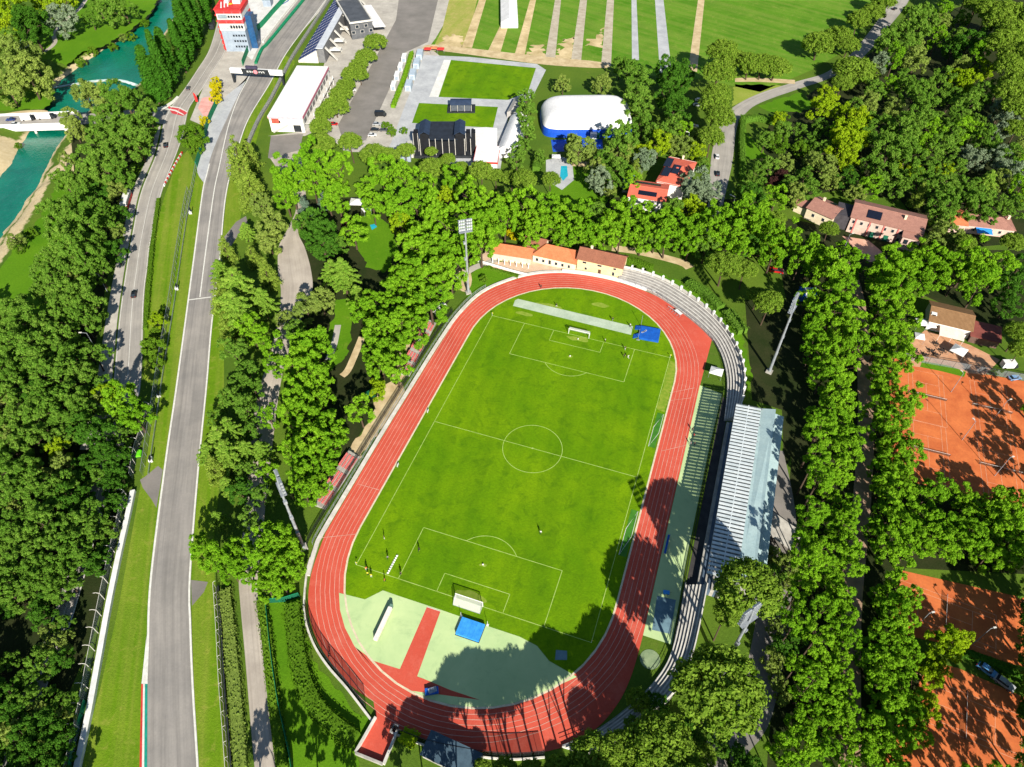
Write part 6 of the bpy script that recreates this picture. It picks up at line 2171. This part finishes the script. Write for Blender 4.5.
for i, (px_, py_) in enumerate(((209, 22), (213, 28), (210, 15))):
    q = G(px_, py_)
    r = thing('team_trailer', ('dark red trailer beside the control building, nearest the poplars', 'black trailer below the red one at the control building', 'red awning trailer above the others at the control building')[i], 'trailer', (q.x, q.y, 0), radians(-62))
    MB().box((0, 0, 2.1), (8, 2.5, 2.8)).build('box_body', (plain('dark red paint', (130, 30, 36), (110, 24, 30), .6), DSTEEL, REDP)[i], r)
    for sx in (-2.6, 2.6):
        for sy in (-1.1, 1.1):
            MB().tube((sx, sy - .15, .45), (sx, sy + .15, .45), .45, .45, 10).build('wheel', BLACK, r)
q = G(268.5, 5)
r = thing('pit_hut', 'small blue grey hut beside the green pit wall', 'hut', (q.x, q.y, 0), radians(20))
MB().box((0, 0, 2), (5, 6, 4)).build('walls', GREYB, r)
MB().slab((-2.8, -3.3, 4.1), (2.8, -3.3, 4.1), (2.8, 3.3, 4.5), (-2.8, 3.3, 4.5), .2).build('roof', GREYB, r)
# green pit exit fence
for s, lb in (('217.6,104.6 209,124 203,148 197,168', 'green solid fence along the pit exit below the golden shrubs'), ('292,-6 276,11 262,27 252,36 250.5,46 246,58 243,66', 'green solid fence from the pit lane down to the start gantry')):
    fence('solid_fence', lb, 'fence', spline(GS(s), 4), 3.2, 4.0, PITG, DSTEEL, (1.0,), thick=.25)

# pit straight grandstand
a, b = G(298, 59, 2), G(338, -8, 2)
r = thing('circuit_grandstand', 'long open grandstand with navy seat rows and white aisles beside the start straight', 'grandstand', (a.x, a.y, 0), ang(a, b) - pi / 2)
L = 105
NAVY = plain('navy seats', (44, 60, 104), (34, 46, 84), .7, .7)
mb, ms = MB(), MB()
nT = 12
for i in range(nT):
    mb.box((i * .95 + .45, L / 2, (1.2 + i * .5) / 2), (.95, L, 1.2 + i * .5))
for k in range(18):
    y0 = .5 + k * 5.8
    for i in range(nT):
        ms.box((i * .95 + .55, y0 + 2.1, 1.2 + i * .5 + .2), (.9, 4.0, .4))
mb.build('concrete_tiers', LCONC, r)
ms.build('seat_rows', NAVY, r)
MB().slab((nT * .95, -1, 8.6), (nT * .95 + 4, -1, 8.6), (nT * .95 + 4, L, 8.7), (nT * .95, L, 8.7), .3).build('walkway_roof', plain('pale grey roof sheet', (202, 206, 210), (184, 188, 194), .3), r)
MB().box((nT * .95 + 2.2, L / 2, 4.2), (3.6, L - 1, 8.3)).build('service_block', plain('grey block', (120, 120, 120), (100, 100, 102), .4), r)
mb = MB()
for k in range(9):
    y0 = 3 + k * 12
    mb.slab((nT * .95 + 4, y0, 7.2), (nT * .95 + 4, y0 + 2, 7.2), (nT * .95 + 10, y0 + 2, .2), (nT * .95 + 10, y0, .2), .25)
mb.build('stair', LCONC, r)
tag(wall_strip(spline(GS('246,150 258,122 272,98 286,70 296,52 318,18 336,-10'), 5), 1.6, 0, 1.1).build('tyre_barrier', plain('grey tyre barrier', (150, 150, 142), (96, 98, 94), 1.6, .9)), 'long grey tyre barrier along the right side of the start straight', 'barrier')
# media building behind
p0, p1, D = from_px((350, 24), (372, 21), (366, -6), 9)
r, W = house('media_building', 'dark roofed block behind the navy grandstand', 'building', p0, p1, 40, 8.4, 9.0, plain('dark grey cladding', (96, 98, 100), (78, 80, 84), .5), plain('dark roof felt', (84, 88, 94), (68, 72, 78), .3), 'flat', [((i + .5) / 5, 4 + 3 * (i % 2), 2.2, 1.8) for i in range(5)], .4)
mb = MB()
for a_, b_, c_, d_ in ((W / 2, 0, W, .4), (W / 2, 40, W, .4), (0, 20, .4, 40), (W, 20, .4, 40)):
    mb.box((a_, b_, 9.5), (c_ + .3, d_ + .1, .9))
mb.build('parapet', LCONC, r)
MB().slab((W + 1, 1, 5), (W + 8, 1, 4.6), (W + 8, 38, 4.6), (W + 1, 38, 5), .15).build('awning', ROOFW, r)
for i, (px_, py_, m_, lb) in enumerate(((370, 25, plain('yellow canvas', (236, 190, 40), (220, 172, 30), 1), 'yellow canopy tent beside the dark roofed block'), (363.5, 26, REDP, 'red canopy tent beside the yellow one behind the grandstand'))):
    gazebo(px_, py_, 5, 4, 2.8, lb, .3, m_)
for i, (px_, py_) in enumerate(((339, 45), (336, 54), (345, 33))):
    gazebo(px_, py_, 7, 5, 3, ('white canopy tent in the middle of the paddock row', 'white canopy tent at the lower end of the paddock row', 'white canopy tent at the upper end of the paddock row')[i], radians(20), LCONC, group='paddock canopies')

# ------------------------------------------------------------------ show ground: stage, tents
a = G(414, 163)
r = thing('concert_stage', 'big black concert stage with two roofed towers at the end of the lawn', 'stage', (a.x, a.y, 0), radians(20))
r.scale = (1, 1, .82)
W = 27
SLATE = plain('slate blue roof', (40, 56, 80), (32, 46, 68), .5, .7)
BLK = plain('black stage cloth', (20, 22, 28), (12, 14, 18), .5, .8)
MB().box((W / 2, 12, .8), (W, 16, 1.6)).build('stage_floor', DSTEEL, r)
MB().slab((6.5, 5, 11), (20.5, 5, 11), (20.5, 19, 13), (6.5, 19, 13), .4).build('stage_roof', plain('dark stage roof', (36, 44, 56), (26, 32, 42), .4), r)
for sx in (5.2, 21.4):
    MB().box((sx, 10, 7), (4.0, 9, 14)).build('tower', BLK, r)
    mb = MB()
    mb.slab((sx - 2.4, 4.6, 14), (sx - 2.4, 17, 14), (sx, 17, 15.6), (sx, 4.6, 15.6), .2)
    mb.slab((sx + 2.4, 17, 14), (sx + 2.4, 4.6, 14), (sx, 4.6, 15.6), (sx, 17, 15.6), .2)
    mb.build('tower_roof', SLATE, r)
for sx in (.8, 25.2, 27.6):
    MB().box((sx, 10.5, 6.2), (1.9, 4, 12.4)).build('side_wing', BLK, r)
MB().box((W / 2, 5.2, 5), (12.5, .4, 9.4)).build('back_cloth', BLK, r)
mb = MB()
for sx in (3.0, 7.4, 10.2, 13.3, 16.4, 19.2, 23.6, 26.4):
    mb.tube((sx, 4.8, 0), (sx, 4.8, 11.5), .14)
for sx in (-.3, 1.9, 24.1, 28.7):
    mb.tube((sx, 8.3, 0), (sx, 8.3, 12.6), .12)
mb.build('truss', LCONC, r)
MB().box((-4, 3, 1.6), (5, 4, 3.2)).build('side_cabin', GREYB, r)
a = G(449, 113)
r = thing('sound_desk', 'black roofed sound desk tent on the lawn facing the stage', 'tent', (a.x, a.y, 0), radians(20))
MB().box((6.2, 4, .3), (14.2, 8.6, .6)).build('deck', DSTEEL, r)
MB().box((6.2, 4, 2.2), (10, 6, 3.2)).build('cabin', plain('grey cabin', (84, 90, 98), (66, 72, 80), .8), r)
mb = MB()
for i in range(8):
    z0_, z1_ = 3.8 + 1.5 * sin(pi * i / 8), 3.8 + 1.5 * sin(pi * (i + 1) / 8)
    mb.quad((.8, .5 + 7 * i / 8, z0_), (11.6, .5 + 7 * i / 8, z0_), (11.6, .5 + 7 * (i + 1) / 8, z1_), (.8, .5 + 7 * (i + 1) / 8, z1_))
mb.build('curved_roof', SLATE, r)
mb = MB()
for xx in (.9, 4.4, 8, 11.5):
    mb.tube((xx, .6, .6), (xx, .6, 3.8), .1)
mb.build('posts', LCONC, r)


def marquee(fl, fr, bl, z, eave, ridge, m, label, trim=None, barrel=False):
    p0, p1, D = from_px(fl, fr, bl, z)
    r = thing('marquee', label, 'marquee', (p0[0], p0[1], 0), ang(p0, p1))
    W = hypot(p1[0] - p0[0], p1[1] - p0[1])
    mb = MB()
    n = 10
    pr = [(W * i / n, eave + (ridge - eave) * (sin(pi * i / n) if barrel else 1 - abs(2 * i / n - 1))) for i in range(n + 1)]
    for (x0, z0_), (x1, z1_) in zip(pr, pr[1:]):
        mb.quad((x0, -.1, z0_), (x1, -.1, z1_), (x1, D + .1, z1_), (x0, D + .1, z0_))
    mb.build('roof', m, r)
    mb = MB().box((0, D / 2, eave / 2), (.1, D, eave)).box((W, D / 2, eave / 2), (.1, D, eave))
    for yy in (0, D):
        mb.add([(0, yy, 0), (W, yy, 0)] + [(x_, yy, z_) for x_, z_ in pr[::-1]], [tuple(range(n + 3))])
    mb.build('wall', trim or m, r)
    return r


marquee((497, 149), (516, 151), (503, 114), 4, 3.4, 6.0, ROOFW, 'long white barrel roofed marquee beside the show ground trees', None, True)
marquee((473, 143), (497, 143), (475, 128), 3, 3.0, 3.4, ROOFW, 'wide flat white marquee beside the black stage')
r, W = house('marquee', 'white flat roofed marquee with red edging in front of the stage trees', 'marquee', *from_px((474, 161), (497, 162), (477, 149), 4)[:2], 14, 3.4, 4.0, WHITEW, ROOFW, 'flat', (), .2)
MB().box((W / 2, -.32, 3.5), (W + .8, .16, .9)).box((W / 2, 14.3, 3.5), (W + .8, .16, .9)).box((-.3, 7, 3.5), (.16, 14.4, .9)).box((W + .3, 7, 3.5), (.16, 14.4, .9)).build('red_fascia', REDP, r)
marquee((507, 112), (515, 113), (512, 98), 3, 3.0, 4.0, plain('grey canvas', (176, 172, 166), (158, 154, 148), .6), 'small grey marquee above the barrel roofed one')
marquee((501, 23), (518, 23), (505, -14), 3, 3.4, 6.0, ROOFW, 'long white marquee standing on the striped field')
marquee((402, 153), (413, 154), (405, 142), 2, 2.6, 3.2, LCONC, 'low pale marquee left of the black stage')
for i, (px_, py_) in enumerate(((394, 88), (397.5, 78), (401, 69), (404.5, 60))):
    q = G(px_, py_)
    r = thing('container', 'white container beside the parking lot, %s from the bottom of its row' % ordn[i], 'container', (q.x, q.y, 0), radians(107), 'white containers beside the parking lot')
    MB().box((0, 0, 1.35), (6, 2.5, 2.7)).build('box_body', WPAINT, r)
    MB().box((-3.05, 0, 1.2), (.1, 1.8, 2.0)).build('door', GREYB, r)
for i, (px_, py_) in enumerate(((409, 88), (413, 77), (417, 66), (420, 57))):
    q = G(px_, py_)
    r = thing('container', 'blue grey container on the show ground side, %s from the bottom of its row' % ordn[i], 'container', (q.x, q.y, 0), radians(107), 'blue grey containers beside the show ground')
    MB().box((0, 0, 1.5), (8, 3.2, 3.0)).build('box_body', plain('pale blue grey paint', (178, 192, 202), (158, 174, 188), .6), r)
    MB().box((-4.05, 0, 1.2), (.1, 1.8, 2.0)).build('door', GREYB, r)
for i, (px_, py_, m_) in enumerate(((428, 53, REDP), (434, 52, ORANGE), (441, 53, REDP))):
    gazebo(px_, py_, 4, 3, 2.6, ('red canopy at the corner of the show ground, nearest the hedge', 'orange canopy between two red ones at the show ground corner', 'red canopy at the corner of the show ground, farthest from the hedge')[i], .3, m_)

# ------------------------------------------------------------------ bridge
zd = .55
a, b = G(-14, 127, zd), G(82, 124.2, zd)
c, d = G(-14, 116.5, zd), G(80, 112.6, zd)
r = thing('road_bridge', 'white concrete road bridge over the teal river', 'bridge', (a.x, a.y, 0))
o2 = (a.x, a.y)
q = local([(a.x, a.y), (b.x, b.y), (d.x, d.y), (c.x, c.y)], o2)
MB().prism(q, -.6, zd - .02).build('deck', LCONC, r)
MB().prism([(q[0][0] * .985 + q[3][0] * .015, q[0][1] * .985 + q[3][1] * .015), q[1], q[2], q[3]], zd - .02, zd + .02).build('road_surface', ROADM, r)
u = ((q[1][0] - q[0][0]), (q[1][1] - q[0][1]))
for k, (s, e) in enumerate(((q[0], q[1]), (q[3], q[2]))):
    wall_strip([s, e], .5, -2.0 if k == 0 else -.6, zd + 1.0).build('parapet', WPAINT, r)
for t_ in (.1, .48, .8):
    mx_, my_ = q[0][0] + u[0] * t_, q[0][1] + u[1] * t_
    nx, ny = q[3][0] - q[0][0], q[3][1] - q[0][1]
    mb = MB()
    for f in (.12, .88):
        mb.tube((mx_ + nx * f, my_ + ny * f, -6), (mx_ + nx * f, my_ + ny * f, -.6), .7, .55, 8)
    mb.box((mx_ + nx * .5, my_ + ny * .5, -1.0), (1.4, hypot(nx, ny), .8), atan2(ny, nx) - pi / 2)
    mb.build('pier', LCONC, r)

# ------------------------------------------------------------------ barriers of the circuit
BARP = spline(GS('134,492 128,520 120,556 110,605 100,660 90,715 77,775'), 5)
r = thing('white_barrier', 'long white concrete barrier along the left side of the circuit', 'barrier', (BARP[0][0], BARP[0][1], 0))
wall_strip(local(BARP, BARP[0]), 1.3, 0, 1.15).build('wall', WPAINT, r)
wall_strip(local(off(BARP, -.75), BARP[0]), .12, .3, .8).build('teal_edge', plain('teal edge', (60, 150, 130), (40, 120, 104), 1), r)
fence('catch_fence', 'catch fence with leaning arms behind the white barrier', 'fence', off(BARP, -1.6)[1:], 3.4, 4.6, NETS, LCONC, (1.0,), arm=-1.1, pr=.09)
fence('green_screen', 'dark green fence screen beyond the bottom end of the white barrier', 'fence', GS('87,702 78,735 70,775'), 2.2, 3.0, PITG, DSTEEL, (1.0,))
GR = spline(GS('192.5,192 188,215 180,268 174,310 165,365 157,420 149,476'), 5)
r = fence('guard_rail', 'long grey guard rail with wire fence between circuit and verge', 'guard rail', GR, 1.1, 3.0, None, STEEL, (.45, .9), panel=False)
fence('wire_fence', 'tall wire fence behind the grey guard rail', 'fence', off(GR, -1.5), 3.0, 4.0, NETS, STEEL, (1.0,), arm=.0)
fence('wire_fence', 'wire fence along the verge beside the upper public road', 'fence', spline(GS('197,168 193,190 186,222'), 4), 2.6, 4.0, NETS, STEEL, (1.0,))
fence('catch_fence', 'short catch fence with leaning arms behind the service spur', 'fence', spline(GS('152,410 146,430 138,452 133,480'), 4), 3.4, 3.6, NETS, LCONC, (1.0,), arm=-1.1, pr=.09)
RF = spline(GS('216,588 219,630 222,685 226,735 229,775'), 5)
fence('debris_fence', 'dark mesh fence with pale posts along the right side of the circuit', 'fence', RF, 3.0, 3.4, NETB, LCONC, (.04, 1.0), arm=.7)
tag(wall_strip(off(RF, .7), .35, 0, .9).build('guard_wall', DSTEEL), 'low dark guard wall beside the mesh fence right of the circuit', 'wall')
fence('green_mesh_fence', 'green mesh fence along the hedge between park road and track lawn', 'fence', spline(GS('267,600 272,650 280,705 292,762 294,790'), 5), 2.6, 3.0, NETG, PITG, (1.0,))
fence('green_mesh_fence', 'short green mesh fence crossing from the park road to the track', 'fence', GS('268,603 284,602 300,597'), 2.4, 3.0, NETG, PITG, (1.0,))
r = thing('striped_barrier', 'red and white block barrier beside the public road', 'barrier', (G(182, 154).x, G(182, 154).y, 0))
sp = step_points(local(spline(GS('182,154 174,168 164,187'), 4), (r.location.x, r.location.y)), 1.6)
for i, q in enumerate(sp):
    MB().box((q[0], q[1], .45), (1.55, .5, .9), q[2]).build('block', (REDP, WPAINT)[i % 2], r)
# fences round the tennis courts
fence('court_fence', 'tall wire fence along the avenue side of the upper clay courts', 'fence', [(104.5, 78), (104.5, 26)], 3, 4, NETS, DSTEEL, (1.0,))
fence('court_fence', 'tall wire fence between the bar lawn and the upper clay courts', 'fence', [(104.5, 78.8), (152, 82)], 3, 4, NETS, DSTEEL, (1.0,))
for c in COURTS:
    i = COURTS.index(c)
    r = thing('tennis_net', ('tennis net of the clay court nearest avenue and bar', 'tennis net of the upper right clay court', 'tennis net of the clay court nearest avenue and cross row', 'tennis net of the right clay court above the cross row', 'tennis net of the middle clay court', 'tennis net of the lowest clay court')[i], 'net', (c[0], c[1], .03), c[2], 'tennis nets')
    MB().box((0, 0, .5), (11.6, .03, .9)).build('net_mesh', mesh_mat('dark net', (60, 62, 58), .7) if 'dark net' not in MATS else MATS['dark net'], r)
    MB().box((0, 0, .96), (11.6, .04, .06)).build('net_tape', WPAINT, r)
    for sx in (-5.85, 5.85):
        MB().tube((sx, 0, 0), (sx, 0, 1.05), .06).build('post', DSTEEL, r)


def lamp(px_, py_, h, rz, label, arm=1.6, name='street_lamp', group=None, head=(1.0, .4, .18)):
    q = G(px_, py_)
    r = thing(name, label, 'lamp', (q.x, q.y, 0), rz, group)
    MB().tube((0, 0, 0), (0, 0, h), .11, .07, 8).build('pole', STEEL, r)
    MB().tube((0, 0, h - .1), (arm, 0, h + .25), .06).build('arm', STEEL, r)
    MB().box((arm, 0, h + .25), head).build('lamp_head', LCONC, r)


for i, (x_, y_) in enumerate(((117.5, 241), (107.5, 292), (97, 351))):
    lamp(x_, y_, 8.5, radians(200), ('street lamp by the public road nearest the bridge end', 'street lamp by the public road beside the black car', 'street lamp by the public road nearest its shaded end')[i], 2.0, group='lamps along the public road')
lamp(731, 213, 8, radians(170), 'street lamp on the park road below the two cars', 2.0)
lamp(843, 251, 8, radians(40), 'street lamp in front of the pink villa', 1.4)
lamp(686, 150, 9, radians(190), 'tall lamp post behind the red roofed villa', 1.2)
for i, (x_, y_) in enumerate(((993.5, 419), (994.5, 476), (914, 629), (973, 644), (951, 392), (962, 440))):
    lamp(x_, y_, 9, (.6, .6, .5, .5, 2.4, 2.4)[i], ('court lamp at the east side of the upper right clay court', 'court lamp at the east side of the lower right clay court', 'court lamp at the left corner of the middle clay court', 'court lamp at the right side of the middle clay court',
                                                       'court lamp between the two upper clay courts', 'court lamp between the two clay courts above the cross row')[i], .9, 'court_lamp', 'lamps of the tennis courts', (.8, .35, .18))
# signal panels beside the circuit
for i, (x_, y_) in enumerate(((192, 214), (178.5, 290), (161, 397), (153, 462))):
    q = G(x_, y_)
    r = thing('signal_panel', ('black signal panel by the circuit nearest the pit exit', 'black signal panel by the circuit near the white cross line', 'black signal panel by the circuit beside the long cedars', 'black signal panel by the circuit next to the service spur')[i], 'signal', (q.x, q.y, 0), radians(-60), 'signal panels by the circuit')
    MB().tube((0, 0, 0), (0, 0, 2.6), .08).build('pole', LCONC, r)
    MB().box((.5, 0, 2.6), (1.4, .3, 1.2)).build('panel', DSTEEL, r)
    MB().box((-.7, -.6, .5), (1.6, 1.0, 1.0)).build('white_box', WPAINT, r)
q = G(139.5, 455)
r = thing('green_cover', 'bright lime green covered trailer behind the catch fence', 'trailer', (q.x, q.y, 0), radians(120))
r.scale = (.6, .7, .7)
mb = MB()
for i in range(6):
    a0, a1 = pi * i / 6, pi * (i + 1) / 6
    mb.quad((-1.9, 1.1 * cos(a0), .6 + 1.1 * sin(a0)), (1.9, 1.1 * cos(a0), .6 + 1.1 * sin(a0)), (1.9, 1.1 * cos(a1), .6 + 1.1 * sin(a1)), (-1.9, 1.1 * cos(a1), .6 + 1.1 * sin(a1)))
for sx in (-1.9, 1.9):
    mb.add([(sx, 1.1 * cos(pi * i / 6), .6 + 1.1 * sin(pi * i / 6)) for i in range(7)], [tuple(range(7))])
mb.build('cover', plain('lime green cover', (110, 220, 30), (96, 200, 24), 1.4), r)
MB().box((0, 0, .4), (4, 1.8, .25)).build('chassis', DSTEEL, r)
q = G(196, 103)
r = thing('red_banner', 'red feather banner standing on the pink forecourt', 'banner', (q.x, q.y, 0))
MB().tube((0, 0, 0), (0, 0, 5.5), .06).build('pole', DSTEEL, r)
MB().add([(.05, 0, .6), (1.5, 0, .9), (1.7, 0, 3.2), (1.1, 0, 5.0), (.05, 0, 5.6), (.05, .06, .6), (1.5, .06, .9), (1.7, .06, 3.2), (1.1, .06, 5.0), (.05, .06, 5.6)], [(0, 1, 2, 3, 4), (9, 8, 7, 6, 5)] + [(i, i + 5, (i + 1) % 5 + 5, (i + 1) % 5) for i in range(5)]).build('cloth', REDP, r)
# blue covered thing beside the north east mast
q = G(806, 298)
r = thing('inflatable_castle', 'blue and white covered play tent in shade by the north east mast', 'tent', (q.x, q.y, 0), .2)
mb = MB()
mb.box((0, 0, 1.2), (6, 4.2, 2.4))
mb.build('base_block', DBLUE, r)
for i in range(3):
    MB().slab((-3 + 2 * i, -2.2, 2.4), (-1 + 2 * i, -2.2, 2.4), (-1 + 2 * i, 2.2, 3.4), (-3 + 2 * i, 2.2, 3.4), .2).build('roof_panel', (DBLUE, WPAINT, BLUE)[i], r)


# ------------------------------------------------------------------ vehicles
TYRE = plain('tyre rubber', (26, 26, 28), (18, 18, 20), 3)
RIM = plain('alloy rim', (170, 174, 178), (150, 154, 158), 3, .3, .6)
HEADL = plain('headlight glass', (230, 232, 226), (214, 216, 210), 3, .2)
TAILL = plain('tail light', (170, 24, 24), (150, 18, 18), 3, .3)
PROF = [(-2.12, .32), (-2.14, .72), (-1.95, .92), (-1.5, .97), (.85, .95), (1.85, .82), (2.12, .62), (2.1, .32)]
CAB = [(-1.75, .94), (-1.35, 1.42), (.1, 1.46), (.95, .94)]
CAR_MESH = {}


def loft(prof, hw, top=1.0):
    mb = MB()
    n = len(prof)
    vs = []
    for s, k in ((-1, 1), (1, 1)):
        vs += [(x, s * hw * (top if z > 1.2 else 1.0) * (.93 if abs(x) > 2.0 else 1), z) for x, z in prof]
    fs = [(i, (i + 1) % n, n + (i + 1) % n, n + i) for i in range(n)] + [tuple(range(n))[::-1], tuple(range(n, 2 * n))]
    return mb.add(vs, fs)


def car(px_, py_, rz, paint, label, z=.06, cat='car', group=None, scale=1.0):
    q = G(px_, py_, z)
    r = thing('parked_car' if cat == 'car' else cat, label, cat, (q.x, q.y, z), rz, group)
    r.scale = (scale,) * 3
    key = 'paint %d %d %d' % paint
    pm = plain(key, paint, tuple(int(v_ * .9) for v_ in paint), 1, .3, 0, .5)
    loft(PROF, .88).build('body', pm, r)
    loft(CAB, .76, .86).build('windows', GLASS, r)
    MB().slab((-1.3, -.62, 1.475), (.08, -.62, 1.495), (.08, .62, 1.495), (-1.3, .62, 1.475), .05).build('roof', pm, r)
    for sx in (-1.3, 1.32):
        for sy in (-.82, .82):
            w_ = MB().tube((0, -.11, 0), (0, .11, 0), .33, .33, 12).build('wheel', TYRE, r, (sx, sy, .33))
            MB().tube((0, -.12, 0), (0, .12, 0), .19, .19, 10).build('rim', RIM, w_)
    for sy in (-.62, .62):
        MB().box((2.08, sy, .68), (.1, .34, .16)).build('headlight', HEADL, r)
        MB().box((-2.12, sy, .76), (.08, .3, .16)).build('tail_light', TAILL, r)
    return r


def van(px_, py_, rz, label, z, L=6.2, front=DSTEEL, name='van'):
    q = G(px_, py_, z)
    r = thing(name, label, name.replace('_', ' '), (q.x, q.y, z), rz)
    MB().box((-L * .12, 0, 1.55), (L * .76, 2.1, 2.3)).build('box_body', WPAINT, r)
    prof = [(L * .26, .4), (L * .26, 2.3), (L * .36, 2.2), (L * .43, 1.3), (L * .5, 1.05), (L * .5, .4)]
    mb = MB()
    n = len(prof)
    mb.add([(x, -1.0, z_) for x, z_ in prof] + [(x, 1.0, z_) for x, z_ in prof], [(i, (i + 1) % n, n + (i + 1) % n, n + i) for i in range(n)] + [tuple(range(n))[::-1], tuple(range(n, 2 * n))])
    mb.build('cab', front, r)
    MB().slab((L * .425, -.9, 1.4), (L * .425, .9, 1.4), (L * .375, .9, 2.1), (L * .375, -.9, 2.1), .03).build('windscreen', GLASS, r)
    for sx in (-L * .32, L * .32):
        for sy in (-.95, .95):
            MB().tube((sx, sy - .12, .42), (sx, sy + .12, .42), .42, .42, 12).build('wheel', TYRE, r)
    return r


BK, WT, SV, NV, RDc, GYc = (22, 24, 28), (226, 226, 224), (170, 174, 178), (24, 52, 120), (186, 30, 34), (84, 88, 94)
RD1 = radians(123)
car(134.5, 295, RD1, BK, 'black car driving alone on the sunlit public road')
car(166, 146, radians(128), BK, 'black car on the road bend beside the round olive shrub', scale=1.1)
car(188.5, 89, radians(118), GYc, 'dark grey car on the road beside the poplars')
car(11, 120.5, radians(207), NV, 'blue car on the bridge at the left edge', .58)
car(16, 125, radians(27), WT, 'white car on the near lane of the bridge', .58)
van(29, 120, radians(27), 'white van in the middle of the bridge', .58)
van(47, 118.5, radians(27), 'white box truck with dark cab at the right end of the bridge', .58, 9.0, name='box_truck')
car(717, 157.5, radians(100), WT, 'white car on the park road beside the tall hedge')
car(717.5, 174.5, radians(100), BK, 'black car behind the white one on the park road')
car(894.5, 9.5, radians(60), BK, 'black car at the top end of the park road')
van(381, 116, radians(20), 'black van parked at the lower end of the parking lot', .04, 5.6)
for o in [o for o in bpy.data.objects if o.get('label', '').startswith('black van')]:
    for c in o.children:
        if c.name.startswith('box_body'):
            c.data.materials[0] = BK_M = plain('black van paint', (24, 26, 30), (18, 20, 24), 1, .3, 0, .5)
for i, (x_, y_, p_) in enumerate(((377, 125, SV), (375, 130.5, BK), (372.5, 136, WT), (384, 131, GYc), (334, 125, RDc), (345.5, 106, WT), (343, 99, NV), (362, 69, WT), (352.5, 91, WT))):
    car(x_, y_, radians(20), p_, ('silver car topmost of three by the show ground hedge', 'black car in the middle of three by the hedge', 'white car lowest of three by the hedge', 'grey car under the small trees by the show ground path', 'red car under the umbrella pines of the parking lot',
                                      'white car under the pines just above the red one', 'blue car under the pines of the parking lot', 'white car at the upper end of the pine row', 'white car between pines in the middle of the row')[i], .05, group='cars in the parking lot')
for i, (x_, y_) in enumerate(((699, 101), (697, 106), (694, 127))):
    car(x_, y_, radians(15), WT if i != 1 else SV, ('white car in deep shade left of the dark pine row, topmost', 'silver car in deep shade left of the dark pine row', 'white car in deep shade left of the pine row, lowest')[i])
car(455, 287, radians(140), BK, 'dark car in shade beside the north west mast')
car(776, 272, radians(5), RDc, 'red car under the avenue trees above the north east mast', scale=1.25)
van(1008, 367, radians(20), 'white van parked in shade right of the tennis bar', .04, 5.4)
car(1014, 379, radians(30), (120, 160, 200), 'pale blue car beside the white van near the upper courts')
car(986, 671, radians(-28), (90, 150, 200), 'light blue car between the middle and lowest clay courts', scale=1.1)
car(1003, 684, radians(-28), SV, 'silver car between the lower clay courts by the picture edge', scale=1.1)
# coach by the pavement
a, b = G(125.5, 210), G(132.5, 188)
r = thing('coach', 'red and white coach parked beside the pavement under trees', 'coach', (a.x, a.y, .05), ang(a, b))
MB().box((5.5, 0, 1.0), (11, 2.5, 1.4)).build('red_body', REDP, r)
MB().box((5.5, 0, 2.5), (11, 2.46, 1.5)).build('white_body', WPAINT, r)
mb = MB()
for i in range(6):
    for sy in (-1.26, 1.26):
        mb.box((1.2 + 1.7 * i, sy, 2.35), (1.5, .06, .9))
mb.build('side_windows', GLASS, r)
for sx in (2.4, 8.6):
    for sy in (-1.1, 1.1):
        MB().tube((sx, sy - .15, .45), (sx, sy + .15, .45), .45, .45, 12).build('wheel', TYRE, r)

gazebo(358, 207, 6, 5, 2.8, 'white canopy in the trees above the park clearing', .3)
gazebo(367, 214, 3.4, 3, 2.6, 'small white canopy at the top edge of the park clearing', .9)
sheet('paddling_pool', GS('370,225 375,224 377,227 372,230'), .05, MATS['pool water'])


# legs and posts modelled together become one part each
for o in [o for o in bpy.data.objects if o.type == 'MESH' and o.name.split('.')[0] in ('legs', 'posts')]:
    nm = o.name.split('.')[0][:-1]
    bm = bmesh.new()
    bm.from_mesh(o.data)
    seen = set()
    for v0 in bm.verts:
        if v0.index in seen:
            continue
        st, isl = [v0], []
        seen.add(v0.index)
        while st:
            v1 = st.pop()
            isl.append(v1)
            for e in v1.link_edges:
                v2 = e.other_vert(v1)
                if v2.index not in seen:
                    seen.add(v2.index)
                    st.append(v2)
        ix = {v1.index: k for k, v1 in enumerate(isl)}
        fs = {f.index: tuple(ix[q.index] for q in f.verts) for v1 in isl for f in v1.link_faces}
        me = bpy.data.meshes.new(nm)
        me.from_pydata([tuple(v1.co) for v1 in isl], [], list(fs.values()))
        me.materials.append(o.data.materials[0])
        me.update()
        link(nm, me, o.parent)
    bm.free()
    bpy.data.objects.remove(o)
